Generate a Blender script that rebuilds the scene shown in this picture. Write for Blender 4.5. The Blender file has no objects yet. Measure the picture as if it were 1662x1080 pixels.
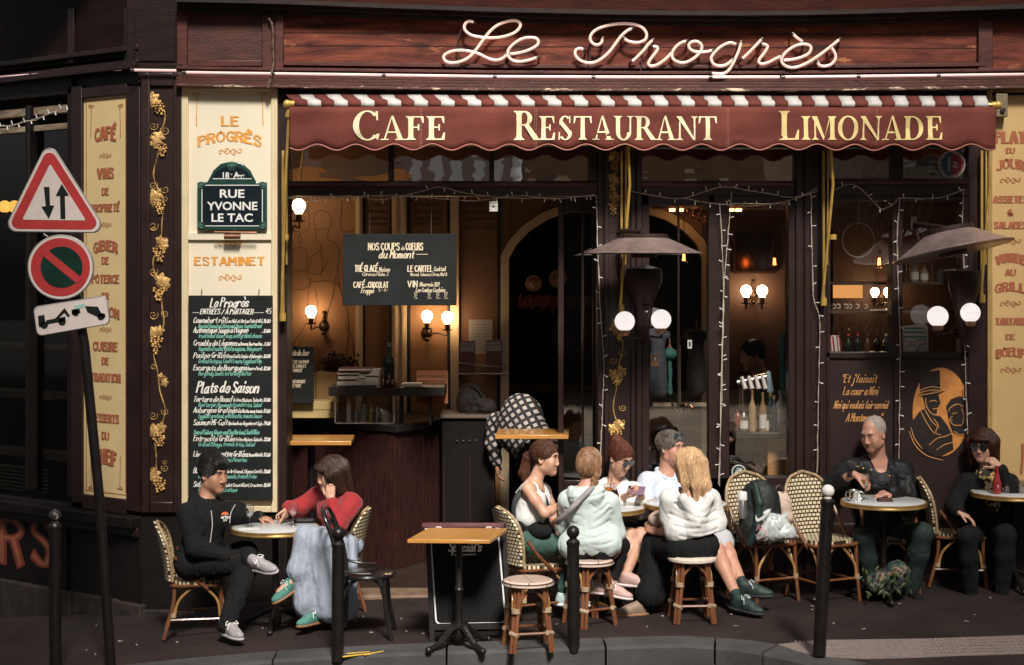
import bpy,bmesh,math,random
import numpy as np
from mathutils import Vector,Matrix
R=math.radians
random.seed(7)
SC=bpy.context.scene
COL=SC.collection
# ------------------------------------------------------------------ camera, sky, sun, exposure
FPX,CX,HY,D,H=2600.0,831.0,440.0,12.4,2.476
cam_d=bpy.data.cameras.new('camera');cam=bpy.data.objects.new('camera',cam_d);COL.objects.link(cam)
cam_d.sensor_width=36.0;cam_d.lens=FPX/1662*36.0;cam_d.shift_y=-(540-HY)/1662
cam_d.clip_start=0.1;cam_d.clip_end=500
cam.location=(0,-D,H);cam.rotation_euler=(R(90),0,0)
SC.camera=cam
SUN_EL,SUN_AZ=46,170
wd=bpy.data.worlds.new('World');SC.world=wd;wd.use_nodes=True
nt=wd.node_tree;bg=nt.nodes['Background']
sky=nt.nodes.new('ShaderNodeTexSky');sky.sky_type='NISHITA';sky.sun_disc=False
sky.sun_elevation=R(SUN_EL);sky.sun_rotation=R(SUN_AZ);sky.dust_density=4.0;sky.air_density=1.0;sky.ozone_density=0.5
hs=nt.nodes.new('ShaderNodeHueSaturation');hs.inputs['Saturation'].default_value=0.35
nt.links.new(sky.outputs[0],hs.inputs['Color']);nt.links.new(hs.outputs[0],bg.inputs[0])
bg.inputs[1].default_value=0.04
sun_d=bpy.data.lights.new('sun','SUN');sun_d.energy=2.8;sun_d.angle=R(11);sun_d.color=(1.0,0.95,0.87)
sun=bpy.data.objects.new('sun',sun_d);COL.objects.link(sun)
_sd=Vector((math.sin(R(SUN_AZ))*math.cos(R(SUN_EL)),math.cos(R(SUN_AZ))*math.cos(R(SUN_EL)),math.sin(R(SUN_EL))))
sun.rotation_euler=_sd.to_track_quat('Z','Y').to_euler()
SC.view_settings.view_transform='Standard';SC.view_settings.look='None'
SC.view_settings.exposure=1.05;SC.view_settings.gamma=1.0
SC.cycles.max_bounces=8;SC.cycles.transparent_max_bounces=16
# ------------------------------------------------------------------ mapping from the survey of the photograph to metres
def W(px,py,y=0.0):
 s=(y+D)/FPX
 return Vector(((px-CX)*s,y,H-(py-HY)*s))
def MPP(y=0.0):return(y+D)/FPX
def gz(x):
 z=0.025*max(-6,min(6,x))
 if x<-0.5:z-=0.02*min(-x-0.5,3.0)**2
 return z
def G(px,py):
 z=0.0
 for _ in range(8):
  dep=(H-z)*FPX/(py-HY);x=(px-CX)*dep/FPX;z=gz(x)
 return Vector((x,dep-D,z))
def GX(px,y):
 x=(px-CX)*MPP(y);return Vector((x,y,gz(x)))
# ------------------------------------------------------------------ materials
MATS={}
def M(name,col,rough=0.6,metal=0.0,var=0.12,scale=9,bump=0.0,bscale=90,stretch=(1,1,1),spec=0.5,coat=0.0,
      emit=None,estr=0.0,trans=0.0,wear=None,wear_amt=0.0,wscale=14,col2=None,sheen=0.0,sss=0.0,wstretch=None):
 if name in MATS:return MATS[name]
 m=bpy.data.materials.new(name);m.use_nodes=True;MATS[name]=m
 n=m.node_tree.nodes;l=m.node_tree.links;b=n['Principled BSDF']
 b.inputs['Roughness'].default_value=rough;b.inputs['Metallic'].default_value=metal
 b.inputs['Specular IOR Level'].default_value=spec;b.inputs['Coat Weight'].default_value=coat
 b.inputs['Transmission Weight'].default_value=trans;b.inputs['Sheen Weight'].default_value=sheen
 if sss:b.inputs['Subsurface Weight'].default_value=sss;b.inputs['Subsurface Radius'].default_value=(0.012,0.005,0.003)
 tc=n.new('ShaderNodeTexCoord');mp=n.new('ShaderNodeMapping');mp.inputs['Scale'].default_value=stretch
 l.new(tc.outputs['Object'],mp.inputs[0])
 nz=n.new('ShaderNodeTexNoise');nz.inputs['Scale'].default_value=scale;nz.inputs['Detail'].default_value=6
 nz.inputs['Roughness'].default_value=0.62
 l.new(mp.outputs[0],nz.inputs['Vector'])
 rp=n.new('ShaderNodeValToRGB');rp.color_ramp.elements[0].position=0.3;rp.color_ramp.elements[1].position=0.72
 c0=[max(0,c*(1-var))for c in col];c1=[min(1,c*(1+var))for c in(col2 or col)]
 rp.color_ramp.elements[0].color=(*c0,1);rp.color_ramp.elements[1].color=(*c1,1)
 l.new(nz.outputs[0],rp.inputs[0]);out=rp.outputs[0]
 if wear:
  wm=n.new('ShaderNodeMapping');wm.inputs['Scale'].default_value=wstretch or stretch;l.new(tc.outputs['Object'],wm.inputs[0])
  wn=n.new('ShaderNodeTexNoise');wn.inputs['Scale'].default_value=wscale;wn.inputs['Detail'].default_value=8;wn.inputs['Roughness'].default_value=0.7
  l.new(wm.outputs[0],wn.inputs['Vector'])
  wr=n.new('ShaderNodeValToRGB');e=wr.color_ramp.elements
  e[0].position=0.72-wear_amt;e[1].position=0.78-wear_amt
  l.new(wn.outputs[0],wr.inputs[0])
  mx=n.new('ShaderNodeMix');mx.data_type='RGBA';mx.inputs[7].default_value=(*wear,1)
  l.new(wr.outputs[0],mx.inputs[0]);l.new(out,mx.inputs[6]);out=mx.outputs[2]
 l.new(out,b.inputs['Base Color'])
 rr=n.new('ShaderNodeMath');rr.operation='MULTIPLY_ADD';rr.inputs[1].default_value=0.25*rough;rr.inputs[2].default_value=rough*0.875
 l.new(nz.outputs[0],rr.inputs[0]);l.new(rr.outputs[0],b.inputs['Roughness'])
 if bump:
  bn=n.new('ShaderNodeTexNoise');bn.inputs['Scale'].default_value=bscale;bn.inputs['Detail'].default_value=5
  l.new(mp.outputs[0],bn.inputs['Vector'])
  bp=n.new('ShaderNodeBump');bp.inputs['Strength'].default_value=bump;bp.inputs['Distance'].default_value=0.01
  l.new(bn.outputs[0],bp.inputs['Height']);l.new(bp.outputs[0],b.inputs['Normal'])
 if emit:
  b.inputs['Emission Color'].default_value=(*emit,1);b.inputs['Emission Strength'].default_value=estr
 return m
def glass_mat(name,fac=0.10,tint=(1,1,1),rough=0.0):
 if name in MATS:return MATS[name]
 m=bpy.data.materials.new(name);m.use_nodes=True;MATS[name]=m
 n=m.node_tree.nodes;l=m.node_tree.links;n.remove(n['Principled BSDF'])
 o=n['Material Output'];t=n.new('ShaderNodeBsdfTransparent');t.inputs[0].default_value=(*tint,1)
 g=n.new('ShaderNodeBsdfGlossy');g.inputs['Roughness'].default_value=rough
 g.inputs[0].default_value=(1,1,1,1)
 fr=n.new('ShaderNodeFresnel');fr.inputs[0].default_value=1.45
 ad=n.new('ShaderNodeMath');ad.operation='ADD';ad.use_clamp=True;ad.inputs[1].default_value=fac
 nz=n.new('ShaderNodeTexNoise');nz.inputs['Scale'].default_value=1.6;bp=n.new('ShaderNodeBump')
 bp.inputs['Strength'].default_value=0.06;bp.inputs['Distance'].default_value=0.02
 l.new(nz.outputs[0],bp.inputs['Height']);l.new(bp.outputs[0],g.inputs['Normal'])
 mx=n.new('ShaderNodeMixShader')
 ge=n.new('ShaderNodeNewGeometry');bf=n.new('ShaderNodeMath');bf.operation='SUBTRACT';bf.inputs[0].default_value=1.0;l.new(ge.outputs['Backfacing'],bf.inputs[1])
 mu=n.new('ShaderNodeMath');mu.operation='MULTIPLY';l.new(ad.outputs[0],mu.inputs[0]);l.new(bf.outputs[0],mu.inputs[1])
 l.new(fr.outputs[0],ad.inputs[0]);l.new(mu.outputs[0],mx.inputs[0]);l.new(t.outputs[0],mx.inputs[1]);l.new(g.outputs[0],mx.inputs[2])
 l.new(mx.outputs[0],o.inputs[0]);return m
def emis(name,col,strength,rough=0.4):return M(name,col,rough,emit=col,estr=strength,var=0.0)
# ------------------------------------------------------------------ object helpers
def wl(o):
 v=Vector((0,0,0))
 while o is not None:v+=o.location;o=o.parent
 return v
def tag(o,label=None,cat=None,group=None,kind=None):
 if label:o['label']=label
 if cat:o['category']=cat
 if group:o['group']=group
 if kind:o['kind']=kind
 return o
def thing(name,label,cat,loc=(0,0,0),rz=0.0,group=None):
 o=bpy.data.objects.new(name,None);COL.objects.link(o);o.empty_display_size=0.1
 o.location=loc;o.rotation_euler=(0,0,rz);return tag(o,label,cat,group)
def copy_tree(o,parent=None):
 c=o.copy();COL.objects.link(c)
 if parent:c.parent=parent
 for ch in list(o.children):copy_tree(ch,c)
 return c
def crom(pts,n=6,closed=False):
 P=[Vector(p)for p in pts]
 if len(P)<3:return P
 out=[];m=len(P)
 for i in range(m if closed else m-1):
  p0=P[(i-1)%m]if(closed or i>0)else P[0]*2-P[1]
  p1=P[i];p2=P[(i+1)%m]
  p3=P[(i+2)%m]if(closed or i+2<m)else P[-1]*2-P[-2]
  for k in range(n):
   t=k/n
   out.append(0.5*((2*p1)+(p2-p0)*t+(2*p0-5*p1+4*p2-p3)*t*t+(3*p1-p0-3*p2+p3)*t**3))
 if not closed:out.append(P[-1])
 return out
class MB:
 def __init__(s):s.v=[];s.f=[];s.uv={}
 def add(s,vs,fs,uvs=None):
  b=len(s.v);s.v+=[tuple(v)for v in vs]
  for i,f in enumerate(fs):
   if uvs:s.uv[len(s.f)]=[uvs[j]for j in f]
   s.f.append(tuple(b+j for j in f))
  return s
 def box(s,a,b):
  x0,x1=sorted((a[0],b[0]));y0,y1=sorted((a[1],b[1]));z0,z1=sorted((a[2],b[2]))
  return s.add([(x0,y0,z0),(x1,y0,z0),(x1,y1,z0),(x0,y1,z0),(x0,y0,z1),(x1,y0,z1),(x1,y1,z1),(x0,y1,z1)],
                     [(0,3,2,1),(4,5,6,7),(0,1,5,4),(1,2,6,5),(2,3,7,6),(3,0,4,7)])
 def prism(s,pts,n):
  k=len(pts);n=Vector(n);P=[Vector(p)for p in pts]
  nn=sum(((P[(i+1)%k]-P[0]).cross(P[i]-P[0])for i in range(1,k)),Vector())
  if nn.dot(n)<0:P.reverse()
  return s.add(P+[p+n for p in P],[tuple(range(k)),tuple(range(2*k-1,k-1,-1))]+[((i+1)%k,i,k+i,k+(i+1)%k)for i in range(k)])
 def tube(s,pts,r,seg=8,closed=False,caps=True,flat=None):
  P=[Vector(p)for p in pts];m=len(P)
  rr=r if hasattr(r,'__len__')else[r]*m
  T=[]
  for i in range(m):
   a=P[(i-1)%m]if(closed or i>0)else P[0];b=P[(i+1)%m]if(closed or i<m-1)else P[-1]
   t=(b-a);T.append(t.normalized()if t.length>1e-9 else Vector((0,0,1)))
  u=T[0].cross(Vector((0,0,1)));
  if u.length<0.05:u=T[0].cross(Vector((0,1,0)))
  u.normalize();vs=[]
  for i in range(m):
   u=u-T[i]*u.dot(T[i])
   if u.length<1e-6:u=T[i].orthogonal()
   u.normalize();w=T[i].cross(u)
   for k in range(seg):
    a=2*math.pi*k/seg;vs.append(P[i]+u*(rr[i]*math.cos(a))+w*(rr[i]*math.sin(a)*(flat or 1)))
  fs=[]
  for i in range(m if closed else m-1):
   j=(i+1)%m
   for k in range(seg):k2=(k+1)%seg;fs.append((i*seg+k,i*seg+k2,j*seg+k2,j*seg+k))
  if caps and not closed:fs+=[tuple(range(seg-1,-1,-1)),tuple((m-1)*seg+k for k in range(seg))]
  return s.add(vs,fs)
 def lathe(s,prof,c=(0,0,0),seg=24,axis=None,sx=1,sy=1):
  c=Vector(c);q=Vector((0,0,1)).rotation_difference(Vector(axis).normalized())if axis is not None else None
  vs=[];fs=[];m=len(prof)
  for r,z in prof:
   for k in range(seg):
    a=2*math.pi*k/seg;p=Vector((r*math.cos(a)*sx,r*math.sin(a)*sy,z))
    vs.append(c+(q@p if q else p))
  for i in range(m-1):
   for k in range(seg):k2=(k+1)%seg;fs.append((i*seg+k,i*seg+k2,(i+1)*seg+k2,(i+1)*seg+k))
  if prof[0][0]>1e-6:fs.append(tuple(range(seg-1,-1,-1)))
  if prof[-1][0]>1e-6:fs.append(tuple((m-1)*seg+k for k in range(seg)))
  return s.add(vs,fs)
 def ball(s,c,r,seg=16,rings=10,sx=1,sy=1,sz=1):
  return s.lathe([(max(1e-7,r*math.sin(math.pi*i/rings)),-r*math.cos(math.pi*i/rings)*sz)for i in range(rings+1)],c,seg,sx=sx,sy=sy)
 def build(s,name,mat,parent=None,world=True,bevel=0.0,smooth=True,angle=40,sub=0):
  me=bpy.data.meshes.new(name);off=wl(parent)if(parent and world)else Vector()
  me.from_pydata([(v[0]-off[0],v[1]-off[1],v[2]-off[2])for v in s.v],[],s.f);me.update()
  if s.uv:
   ul=me.uv_layers.new(name='UVMap').data
   for p in me.polygons:
    if p.index in s.uv:
     for li,uv in zip(p.loop_indices,s.uv[p.index]):ul[li].uv=uv
  o=bpy.data.objects.new(name,me);COL.objects.link(o)
  if mat:me.materials.append(mat)
  if parent:o.parent=parent
  if bevel:
   bv=o.modifiers.new('bevel','BEVEL');bv.width=bevel;bv.segments=2;bv.limit_method='ANGLE';bv.angle_limit=R(35)
  if sub:sb=o.modifiers.new('sub','SUBSURF');sb.levels=sub;sb.render_levels=sub
  if smooth:
   me.polygons.foreach_set('use_smooth',[True]*len(me.polygons));me.set_sharp_from_angle(angle=R(angle))
  return o
def fbox(mb,x0,y0,x1,y1,yf,yb):
 a=W(x0,y1,yf);b=W(x1,y0,yf);return mb.box((a.x,yf,a.z),(b.x,yb,b.z))
def fblock(name,mat,parent,rects,yf,yb,bevel=0.006):
 for r in rects:mb=MB();fbox(mb,*r,yf,yb);o=mb.build(name,mat,parent,bevel=bevel)
 return o
# ------------------------------------------------------------------ flat lettering
class Plane:
 def __init__(s,o,ux,uz=(0,0,1)):s.o=Vector(o);s.ux=Vector(ux).normalized();s.uz=Vector(uz).normalized();s.n=s.ux.cross(s.uz)
 def p(s,u,v,off=0.0):return s.o+s.ux*u+s.uz*v+s.n*off
_fc={}
def font_geo(txt,bold=0.0):
 if(txt,bold)in _fc:return _fc[(txt,bold)]
 c=bpy.data.curves.new('t','FONT');c.body=txt;c.size=1;c.resolution_u=3;c.offset=bold;c.align_x='LEFT'
 o=bpy.data.objects.new('t',c);COL.objects.link(o)
 me=bpy.data.meshes.new_from_object(o.evaluated_get(bpy.context.evaluated_depsgraph_get()))
 vs=[(v.co.x,v.co.y)for v in me.vertices];fs=[tuple(p.vertices)for p in me.polygons]
 bpy.data.objects.remove(o);bpy.data.curves.remove(c);bpy.data.meshes.remove(me)
 _fc[(txt,bold)]=(vs,fs);return vs,fs
def sans(mb,pl,txt,u,v,h,off=0.003,align=0.5,width=None,shear=0.0,bold=0.0,thick=0.0):
 vs,fs=font_geo(txt,bold)
 if not vs:return
 x0=min(a for a,b in vs);x1=max(a for a,b in vs);sc=h/0.70;sx=sc if width is None else width/(x1-x0)
 w=(x1-x0)*sx
 mb.add([pl.p(u-align*w+(a-x0)*sx+shear*b*sc,v+b*sc,off)for a,b in vs],fs)
G2=dict(a="56371604133355|575463",b="0a0413335456371605",c="5637160504234354",d="56371604133355|5a5463",e="05555647270504234354",
 f="4a3a2823|0747",g="56371604133355|5752402001",h="0a03|0527475653",i="171323|191a",j="37322001|393a",k="0a03|470553",l="0a041323",
 m="0703|05273633|35576663",n="0703|0527475653",o="3717051333545637",p="0700|05274755432304",q="55371705133355|5750",r="0703|05274756",
 s="463717062544331304",t="29243343|0747",u="0704133355|575463",v="072357",w="0723476387",x="0753|5703",y="0704133355|5752402001",z="07570353",
 A="033a63|1555",B="0a03|0a3a59583707|3756543303",C="593a190706143354",D="0a03|0a3a58553303",E="5a0a0353|0747",F="5a0a03|0747",
 G="593a190706143354|545636",H="0a03|5a53|0757",I="1a13",J="4a44331304",K="0a03|5a07|1753",L="0a0353",M="030a366a63",N="030a535a",
 O="3a190706143354666759",P="030a|0a3a59583707",Q="3a1907061433546667593a|4563",R="030a|0a3a59583707|3753",S="593a1a08274655432304",
 T="0a6a|3a33",U="0a052343656a",V="0a336a",W="0a2348638a",X="0a53|5a03",Y="0a366a|3633",Z="0a5a0353",
 _="0353")
G2['O']="3a1907061433546667593a"
G2.update({'0':"2a08051333444949 2a".replace(' ',''),'1':"081a13",'2':"092a4a480353",'3':"093a495837554313 04".replace(' ',''),'4':"3a0555|4843",'5':"4a0a072746444303",'6':"4a170513334455370 5".replace(' ',''),
 '7':"0a4a13",'8':"2a08264443130426482a",'9':"4727294a4913",'-':"0646",'.':"0304",',':"0402","'":"0a08",'"':"0a08|2a28",'/':"035a",'&':"6306182a48042333 56".replace(' ',''),'!':"0a05|0304",'e\u0301':""})
ACC={'é':('e',"294b"),'è':('e',"2b49"),'ê':('e',"193b59"),'à':('a',"2b49"),'ô':('o',"193b59"),'É':('E',"2b5d"),'È':('E',"2d5b"),'À':('A',"2d4b")}
SHARP=set("AEFHIKLMNTVWXYZvwxzk147-_/'\".")
def glyph(ch):
 ac=''
 if ch in ACC:ch,ac=ACC[ch]
 g=G2.get(ch,'')
 st=[]
 for part in[q for q in g.split('|')if q]:
  p=[(int(part[i],16),int(part[i+1],16)-3)for i in range(0,len(part)-1,2)]
  st.append((p,ch in SHARP))
 if ac:st.append(([(int(ac[i],16),int(ac[i+1],16)-3)for i in range(0,len(ac),2)],True))
 w=max([x for p,_ in st for x,y in p]or[2])
 return st,w
def ribbon(mb,pl,pts,w0,off,contrast=0.0,flare=0.0):
 P=[Vector((a,b))for a,b in pts];m=len(P)
 if m<2:return
 vs=[];
 for i in range(m):
  t=P[min(i+1,m-1)]-P[max(i-1,0)]
  t=t.normalized()if t.length>1e-9 else Vector((1,0));n=Vector((-t.y,t.x))
  w=w0*(1+contrast*(abs(t.y)-0.5)*2);e=min(i,m-1-i)/max(1,m-1)*2
  w*=1+flare*(1-e)**2
  q=P[i]+(t*(-w0*0.4)if i==0 else t*(w0*0.4)if i==m-1 else Vector((0,0)))
  vs+=[pl.p(q.x+n.x*w/2,q.y+n.y*w/2,off),pl.p(q.x-n.x*w/2,q.y-n.y*w/2,off)]
 mb.add(vs,[(2*i,2*i+1,2*i+3,2*i+2)for i in range(m-1)])
def hand_w(txt,gap=2.2):return sum((3.0 if c==' ' else glyph(c)[1]+gap)for c in txt)-gap
def hand(mb,pl,txt,u,v,h,lw=0.12,shear=0.2,align=0.0,width=None,off=0.003,contrast=0.25,flare=0.0,arc=0.0,gap=2.2,jit=0.0,narrow=1.0):
 sc=h/7.0;tw=hand_w(txt,gap);sx=sc*narrow if width is None else width/tw
 x=u-align*tw*sx;k=0;u0=x;tot=tw*sx;rnd=random.Random(hash(txt)%9973 if False else sum(map(ord,txt)))
 for c in txt:
  if c==' ':x+=3.0*sx;continue
  st,w=glyph(c);jy=rnd.uniform(-jit,jit)*h
  for p,sharp in st:
   pts=[(a*sx,b*sc)for a,b in p]
   if not sharp and len(pts)>2:pts=[(q.x,q.y)for q in crom([(a,b,0)for a,b in pts],3)]
   if arc:
    xm=((x+w*sx/2)-u0)/tot*2-1;lift=-arc*xm*xm;rot=-2*arc*xm/(tot/2)
   else:lift=0;rot=0
   cxm=w*sx/2
   pts=[(x+a+shear*b-rot*0*b,v+b+lift+jy+rot*(a-cxm))for a,b in pts]
   segs=[pts]if not sharp else[pts[i:i+2]for i in range(len(pts)-1)]
   for sg in segs:ribbon(mb,pl,sg,lw*h,off+0.00015*(k%5),contrast,flare);k+=1
  x+=(w+gap)*sx
 return x
# ================================================================== palette
frame_m=M('dark_maroon_paint',(0.021,0.0085,0.007),0.42,var=0.3,scale=5,bump=0.12,bscale=40,wear=(0.11,0.06,0.045),wear_amt=-0.03,wscale=22)
frame_dk=M('near_black_paint',(0.009,0.006,0.0055),0.5,spec=0.3,var=0.3,scale=5,bump=0.1,bscale=40)
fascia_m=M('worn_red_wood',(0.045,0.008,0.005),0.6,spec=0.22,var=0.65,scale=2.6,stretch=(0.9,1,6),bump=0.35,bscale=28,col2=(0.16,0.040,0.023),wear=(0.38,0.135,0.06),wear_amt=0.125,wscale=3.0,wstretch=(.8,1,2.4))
mould_m=M('red_brown_moulding',(0.075,0.019,0.014),0.45,var=0.4,scale=4,stretch=(1,1,5),bump=0.2,bscale=40,wear=(0.5,0.34,0.24),wear_amt=0.0,wscale=9,wstretch=(1,1,4))
peel_m=M('peeling_ledge_paint',(0.09,0.035,0.025),0.6,var=0.4,scale=7,bump=0.5,bscale=30,wear=(0.72,0.58,0.42),wear_amt=0.17,wscale=10,wstretch=(0.6,1,3))
cream_m=M('cream_panel_paint',(0.80,0.705,0.54),0.45,var=0.03,scale=3,bump=0.05,bscale=30,wear=(0.42,0.27,0.14),wear_amt=-0.05,wscale=16)
creamf_m=M('cream_frame_paint',(0.70,0.57,0.36),0.5,var=0.08,scale=6,bump=0.15,bscale=40,wear=(0.22,0.11,0.05),wear_amt=0.03,wscale=8,wstretch=(2,2,0.7))
yellow_m=M('aged_yellow_panel_paint',(0.78,0.58,0.29),0.5,var=0.06,scale=3,bump=0.06,bscale=30,wear=(0.22,0.13,0.07),wear_amt=-0.045,wscale=18)
gold_m=M('gilding',(0.36,0.19,0.06),0.42,0.5,var=0.6,scale=16,col2=(0.62,0.38,0.14),wear=(0.06,0.03,0.015),wear_amt=0.05,wscale=38,bump=0.5,bscale=160)
orange_let=M('orange_lettering_paint',(0.74,0.33,0.06),0.5,var=0.2,scale=30)
redbr_let=M('red_brown_lettering_paint',(0.42,0.13,0.06),0.5,var=0.2,scale=30)
glass=glass_mat('window_glass',0.04)
glass_dk=glass_mat('side_window_glass',0.03,(0.5,0.5,0.5))
stone_m=M('rough_plinth_stone',(0.03,0.02,0.015),0.85,var=0.7,scale=7,bump=0.8,bscale=16)
wall_m=M('pale_stone_wall',(0.42,0.36,0.28),0.85,var=0.1,scale=2,bump=0.2,bscale=30)
pane_z=0.055
def sagf(tab):
 xs=[a for a,b in tab];ys=[b for a,b in tab]
 return lambda px:float(np.interp(px,xs,ys))
sag_n=sagf([(285,-1),(300,0),(500,2.5),(800,6.5),(1000,7.5),(1250,7.5),(1450,5.5),(1662,3),(1900,0)])
sag_t=sagf([(285,-3),(440,0),(620,7),(830,14),(1050,18.5),(1260,19.5),(1450,15),(1662,8),(1900,0)])
PXS=[286,340,400,460,540,620,700,800,900,1000,1100,1200,1300,1400,1500,1600,1700,1850]
def sagbar(mb,sag,yt,yb,yf,ybk,pxs=PXS):
 vs=[];fs=[]
 for px in pxs:
  d=sag(px);t=W(px,yt+d,yf);b=W(px,yb+d,yf)
  vs+=[(t.x,yf,t.z),(b.x,yf,b.z),(t.x,ybk,t.z),(b.x,ybk,b.z)]
 for i in range(len(pxs)-1):
  a=4*i;c=a+4
  fs+=[(a,a+1,c+1,c),(a,c,c+2,a+2),(a+1,a+3,c+3,c+1),(a+2,c+2,c+3,a+3)]
 e=4*(len(pxs)-1);fs+=[(0,2,3,1),(e,e+1,e+3,e+2)]
 return mb.add(vs,fs)
# ================================================================== ground
def ground_sheet(name,xs,ys,dz,mat,hole=None):
 mb=MB();vs=[(x,y,gz(x)+dz)for y in ys for x in xs];n=len(xs)
 fs=[(j*n+i,j*n+i+1,(j+1)*n+i+1,(j+1)*n+i)for j in range(len(ys)-1)for i in range(n-1)]
 return tag(mb.add(vs,fs).build(name,mat,angle=30),kind='structure')
asphalt=M('road_asphalt',(0.022,0.02,0.019),0.8,var=0.3,scale=3,bump=0.6,bscale=220,wear=(0.14,0.12,0.11),wear_amt=-0.02,wscale=120)
def pave_mat():
 m=M('pavement_asphalt',(0.028,0.0175,0.0155),0.85,spec=0.3,var=0.5,scale=1.6,bump=0.8,bscale=230,wear=(0.085,0.06,0.052),wear_amt=0.075,wscale=62)
 return m
XS=[-90,-40,-15,-6]+[-5.5+0.25*i for i in range(45)]+[7,15,40,90]
sunlit_street=M('sunlit_street_tone',(0.36,0.25,0.15),0.75,var=0.6,scale=0.8,bump=0.4,bscale=12,wear=(0.10,0.08,0.06),wear_amt=0.04,wscale=3,wstretch=(0.4,2,1))  # sunlight and dark shadow stripes are put into this street colour
ground_sheet('sunlit_street_sheet',XS,[-70,-40,-30,-20,-14,-10,-7.5],-0.124,sunlit_street)  # pale sheet added over the asphalt to brighten the pane reflections
ground_sheet('road',XS,[-90,-45,-30,-20,-12,-8,-6,-5,-4,-3.2,-2.4,-1.0,0.4,8],-0.13,asphalt)
kerb_y=sagf([(-6,-2.02),(-3,-2.0),(-1.6,-1.98),(1.1,-1.92),(1.45,-1.97),(1.75,-2.16),(2.0,-2.42),(2.3,-2.8),(2.8,-3.4),(3.5,-3.9),(5,-4.1),(8,-4.2)])
def kerb_drop(x):return float(np.interp(x,[-9,1.15,1.7,2.4,9],[0,0,0.035,0.075,0.09]))
kx=[-8,-6,-5]+[-4.6+0.2*i for i in range(48)]+[6,8]
def strip_sheet(name,mat,f0,f1,dz,zfun=None,extra=None):
 mb=MB();n=len(kx);rows=14;vs=[]
 for j in range(rows):
  for x in kx:
   t=j/(rows-1);y=f0(x)*(1-t)+f1(x)*t
   vs.append((x,y,gz(x)+dz-(zfun(x)*(1-t)**2 if zfun else 0)))
 fs=[(j*n+i,j*n+i+1,(j+1)*n+i+1,(j+1)*n+i)for j in range(rows-1)for i in range(n-1)]
 return tag(mb.add(vs,fs).build(name,mat,angle=30),kind='structure')
strip_sheet('pavement',pave_mat(),lambda x:kerb_y(x)+0.18,lambda x:0.35,0.0,kerb_drop)
# granite kerb: stones about a metre long with mortar gaps between them
kerb_m=M('granite_kerb',(0.062,0.058,0.057),0.85,var=0.4,scale=3,bump=0.7,bscale=180,wear=(0.035,0.032,0.031),wear_amt=0.10,wscale=60)
kb=MB();edges=[-8,-5.2,-4.0,-2.75,-1.55,-0.42,0.62,1.33,1.62,2.05,2.7,3.6,5,8]
for a,b in zip(edges[:-1],edges[1:]):
 b-=0.014;n=max(2,int((b-a)/0.15));vs=[];fs=[]
 for i in range(n+1):
  x=a+(b-a)*i/n;y=kerb_y(x);zt=gz(x)+0.004-kerb_drop(x)
  sl=(kerb_y(x+0.02)-kerb_y(x-0.02))/0.04;nx,ny=-sl/math.hypot(1,sl),1/math.hypot(1,sl)
  vs+=[(x,y,gz(x)-0.25),(x,y,zt-0.02),(x+nx*0.015,y+ny*0.015,zt),(x+nx*0.26,y+ny*0.26,zt),(x+nx*0.26,y+ny*0.26,zt-0.2)]
 for i in range(n):
  p=5*i;fs+=[(p+k,p+5+k,p+6+k,p+1+k)for k in range(4)]
 fs+=[(0,1,2,3,4),tuple(5*n+k for k in(4,3,2,1,0))]
 kb.add(vs,fs)
tag(kb.build('kerb',kerb_m,angle=35),kind='structure')
# rows of studs in a pale tactile strip by the crossing
tact_m=M('pale_tactile_paving',(0.22,0.17,0.155),0.7,var=0.25,scale=30,bump=0.3,bscale=90,wear=(0.12,0.09,0.08),wear_amt=0.06,wscale=40)
tp=MB();corner=[G(1262,1039),G(1330,1032),G(1500,1031),G(1700,1026),G(1720,1052),G(1500,1056),G(1400,1057),G(1335,1055),G(1300,1050)]
def zlay(p,dz):
 t=(p.y-0.35)/(kerb_y(p.x)+0.18-0.35)
 return Vector((p.x,p.y,gz(p.x)-kerb_drop(p.x)*max(0,min(1,t))**2+dz))
tp.prism([zlay(p,-0.002)for p in corner],(0,0,0.008))
for i in range(64):
 for j in range(5):
  q=G(1285+i*6.6+(j%2)*3.3,1035+j*4.4-i*0.06)
  if 1290+8*j<1285+i*6.6:tp.lathe([(0.011,0),(0.007,0.007),(1e-6,0.008)],zlay(q,0.006),6)
tag(tp.build('tactile_paving_strip',tact_m),'pale studded tactile paving strip in the asphalt by the right bollard','paving')
ym=MB()
for a,b,c_,d_ in[(556,1067,607,1061),(563,1062,600,1059),(590,1064,622,1058)]:
 p,q=G(a,b),G(c_,d_);n=(q-p).cross(Vector((0,0,1))).normalized()*0.016
 ym.prism([v+Vector((0,0,0.0025))for v in(p-n*0.6,q-n*0.3,q+n*0.5,p+n)],(0,0,0.003))
tag(ym.build('painted_yellow_mark',M('yellow_road_paint',(0.72,0.45,0.04),0.7,var=0.3,scale=60)),'yellow sprayed paint mark on the pavement at the foot of a black bollard','road marking')
# ================================================================== the cafe building
B=thing('cafe_building','dark maroon corner cafe building with worn wooden fascia, cream panels and glazed bays','cafe building',(0,0,0))
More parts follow.
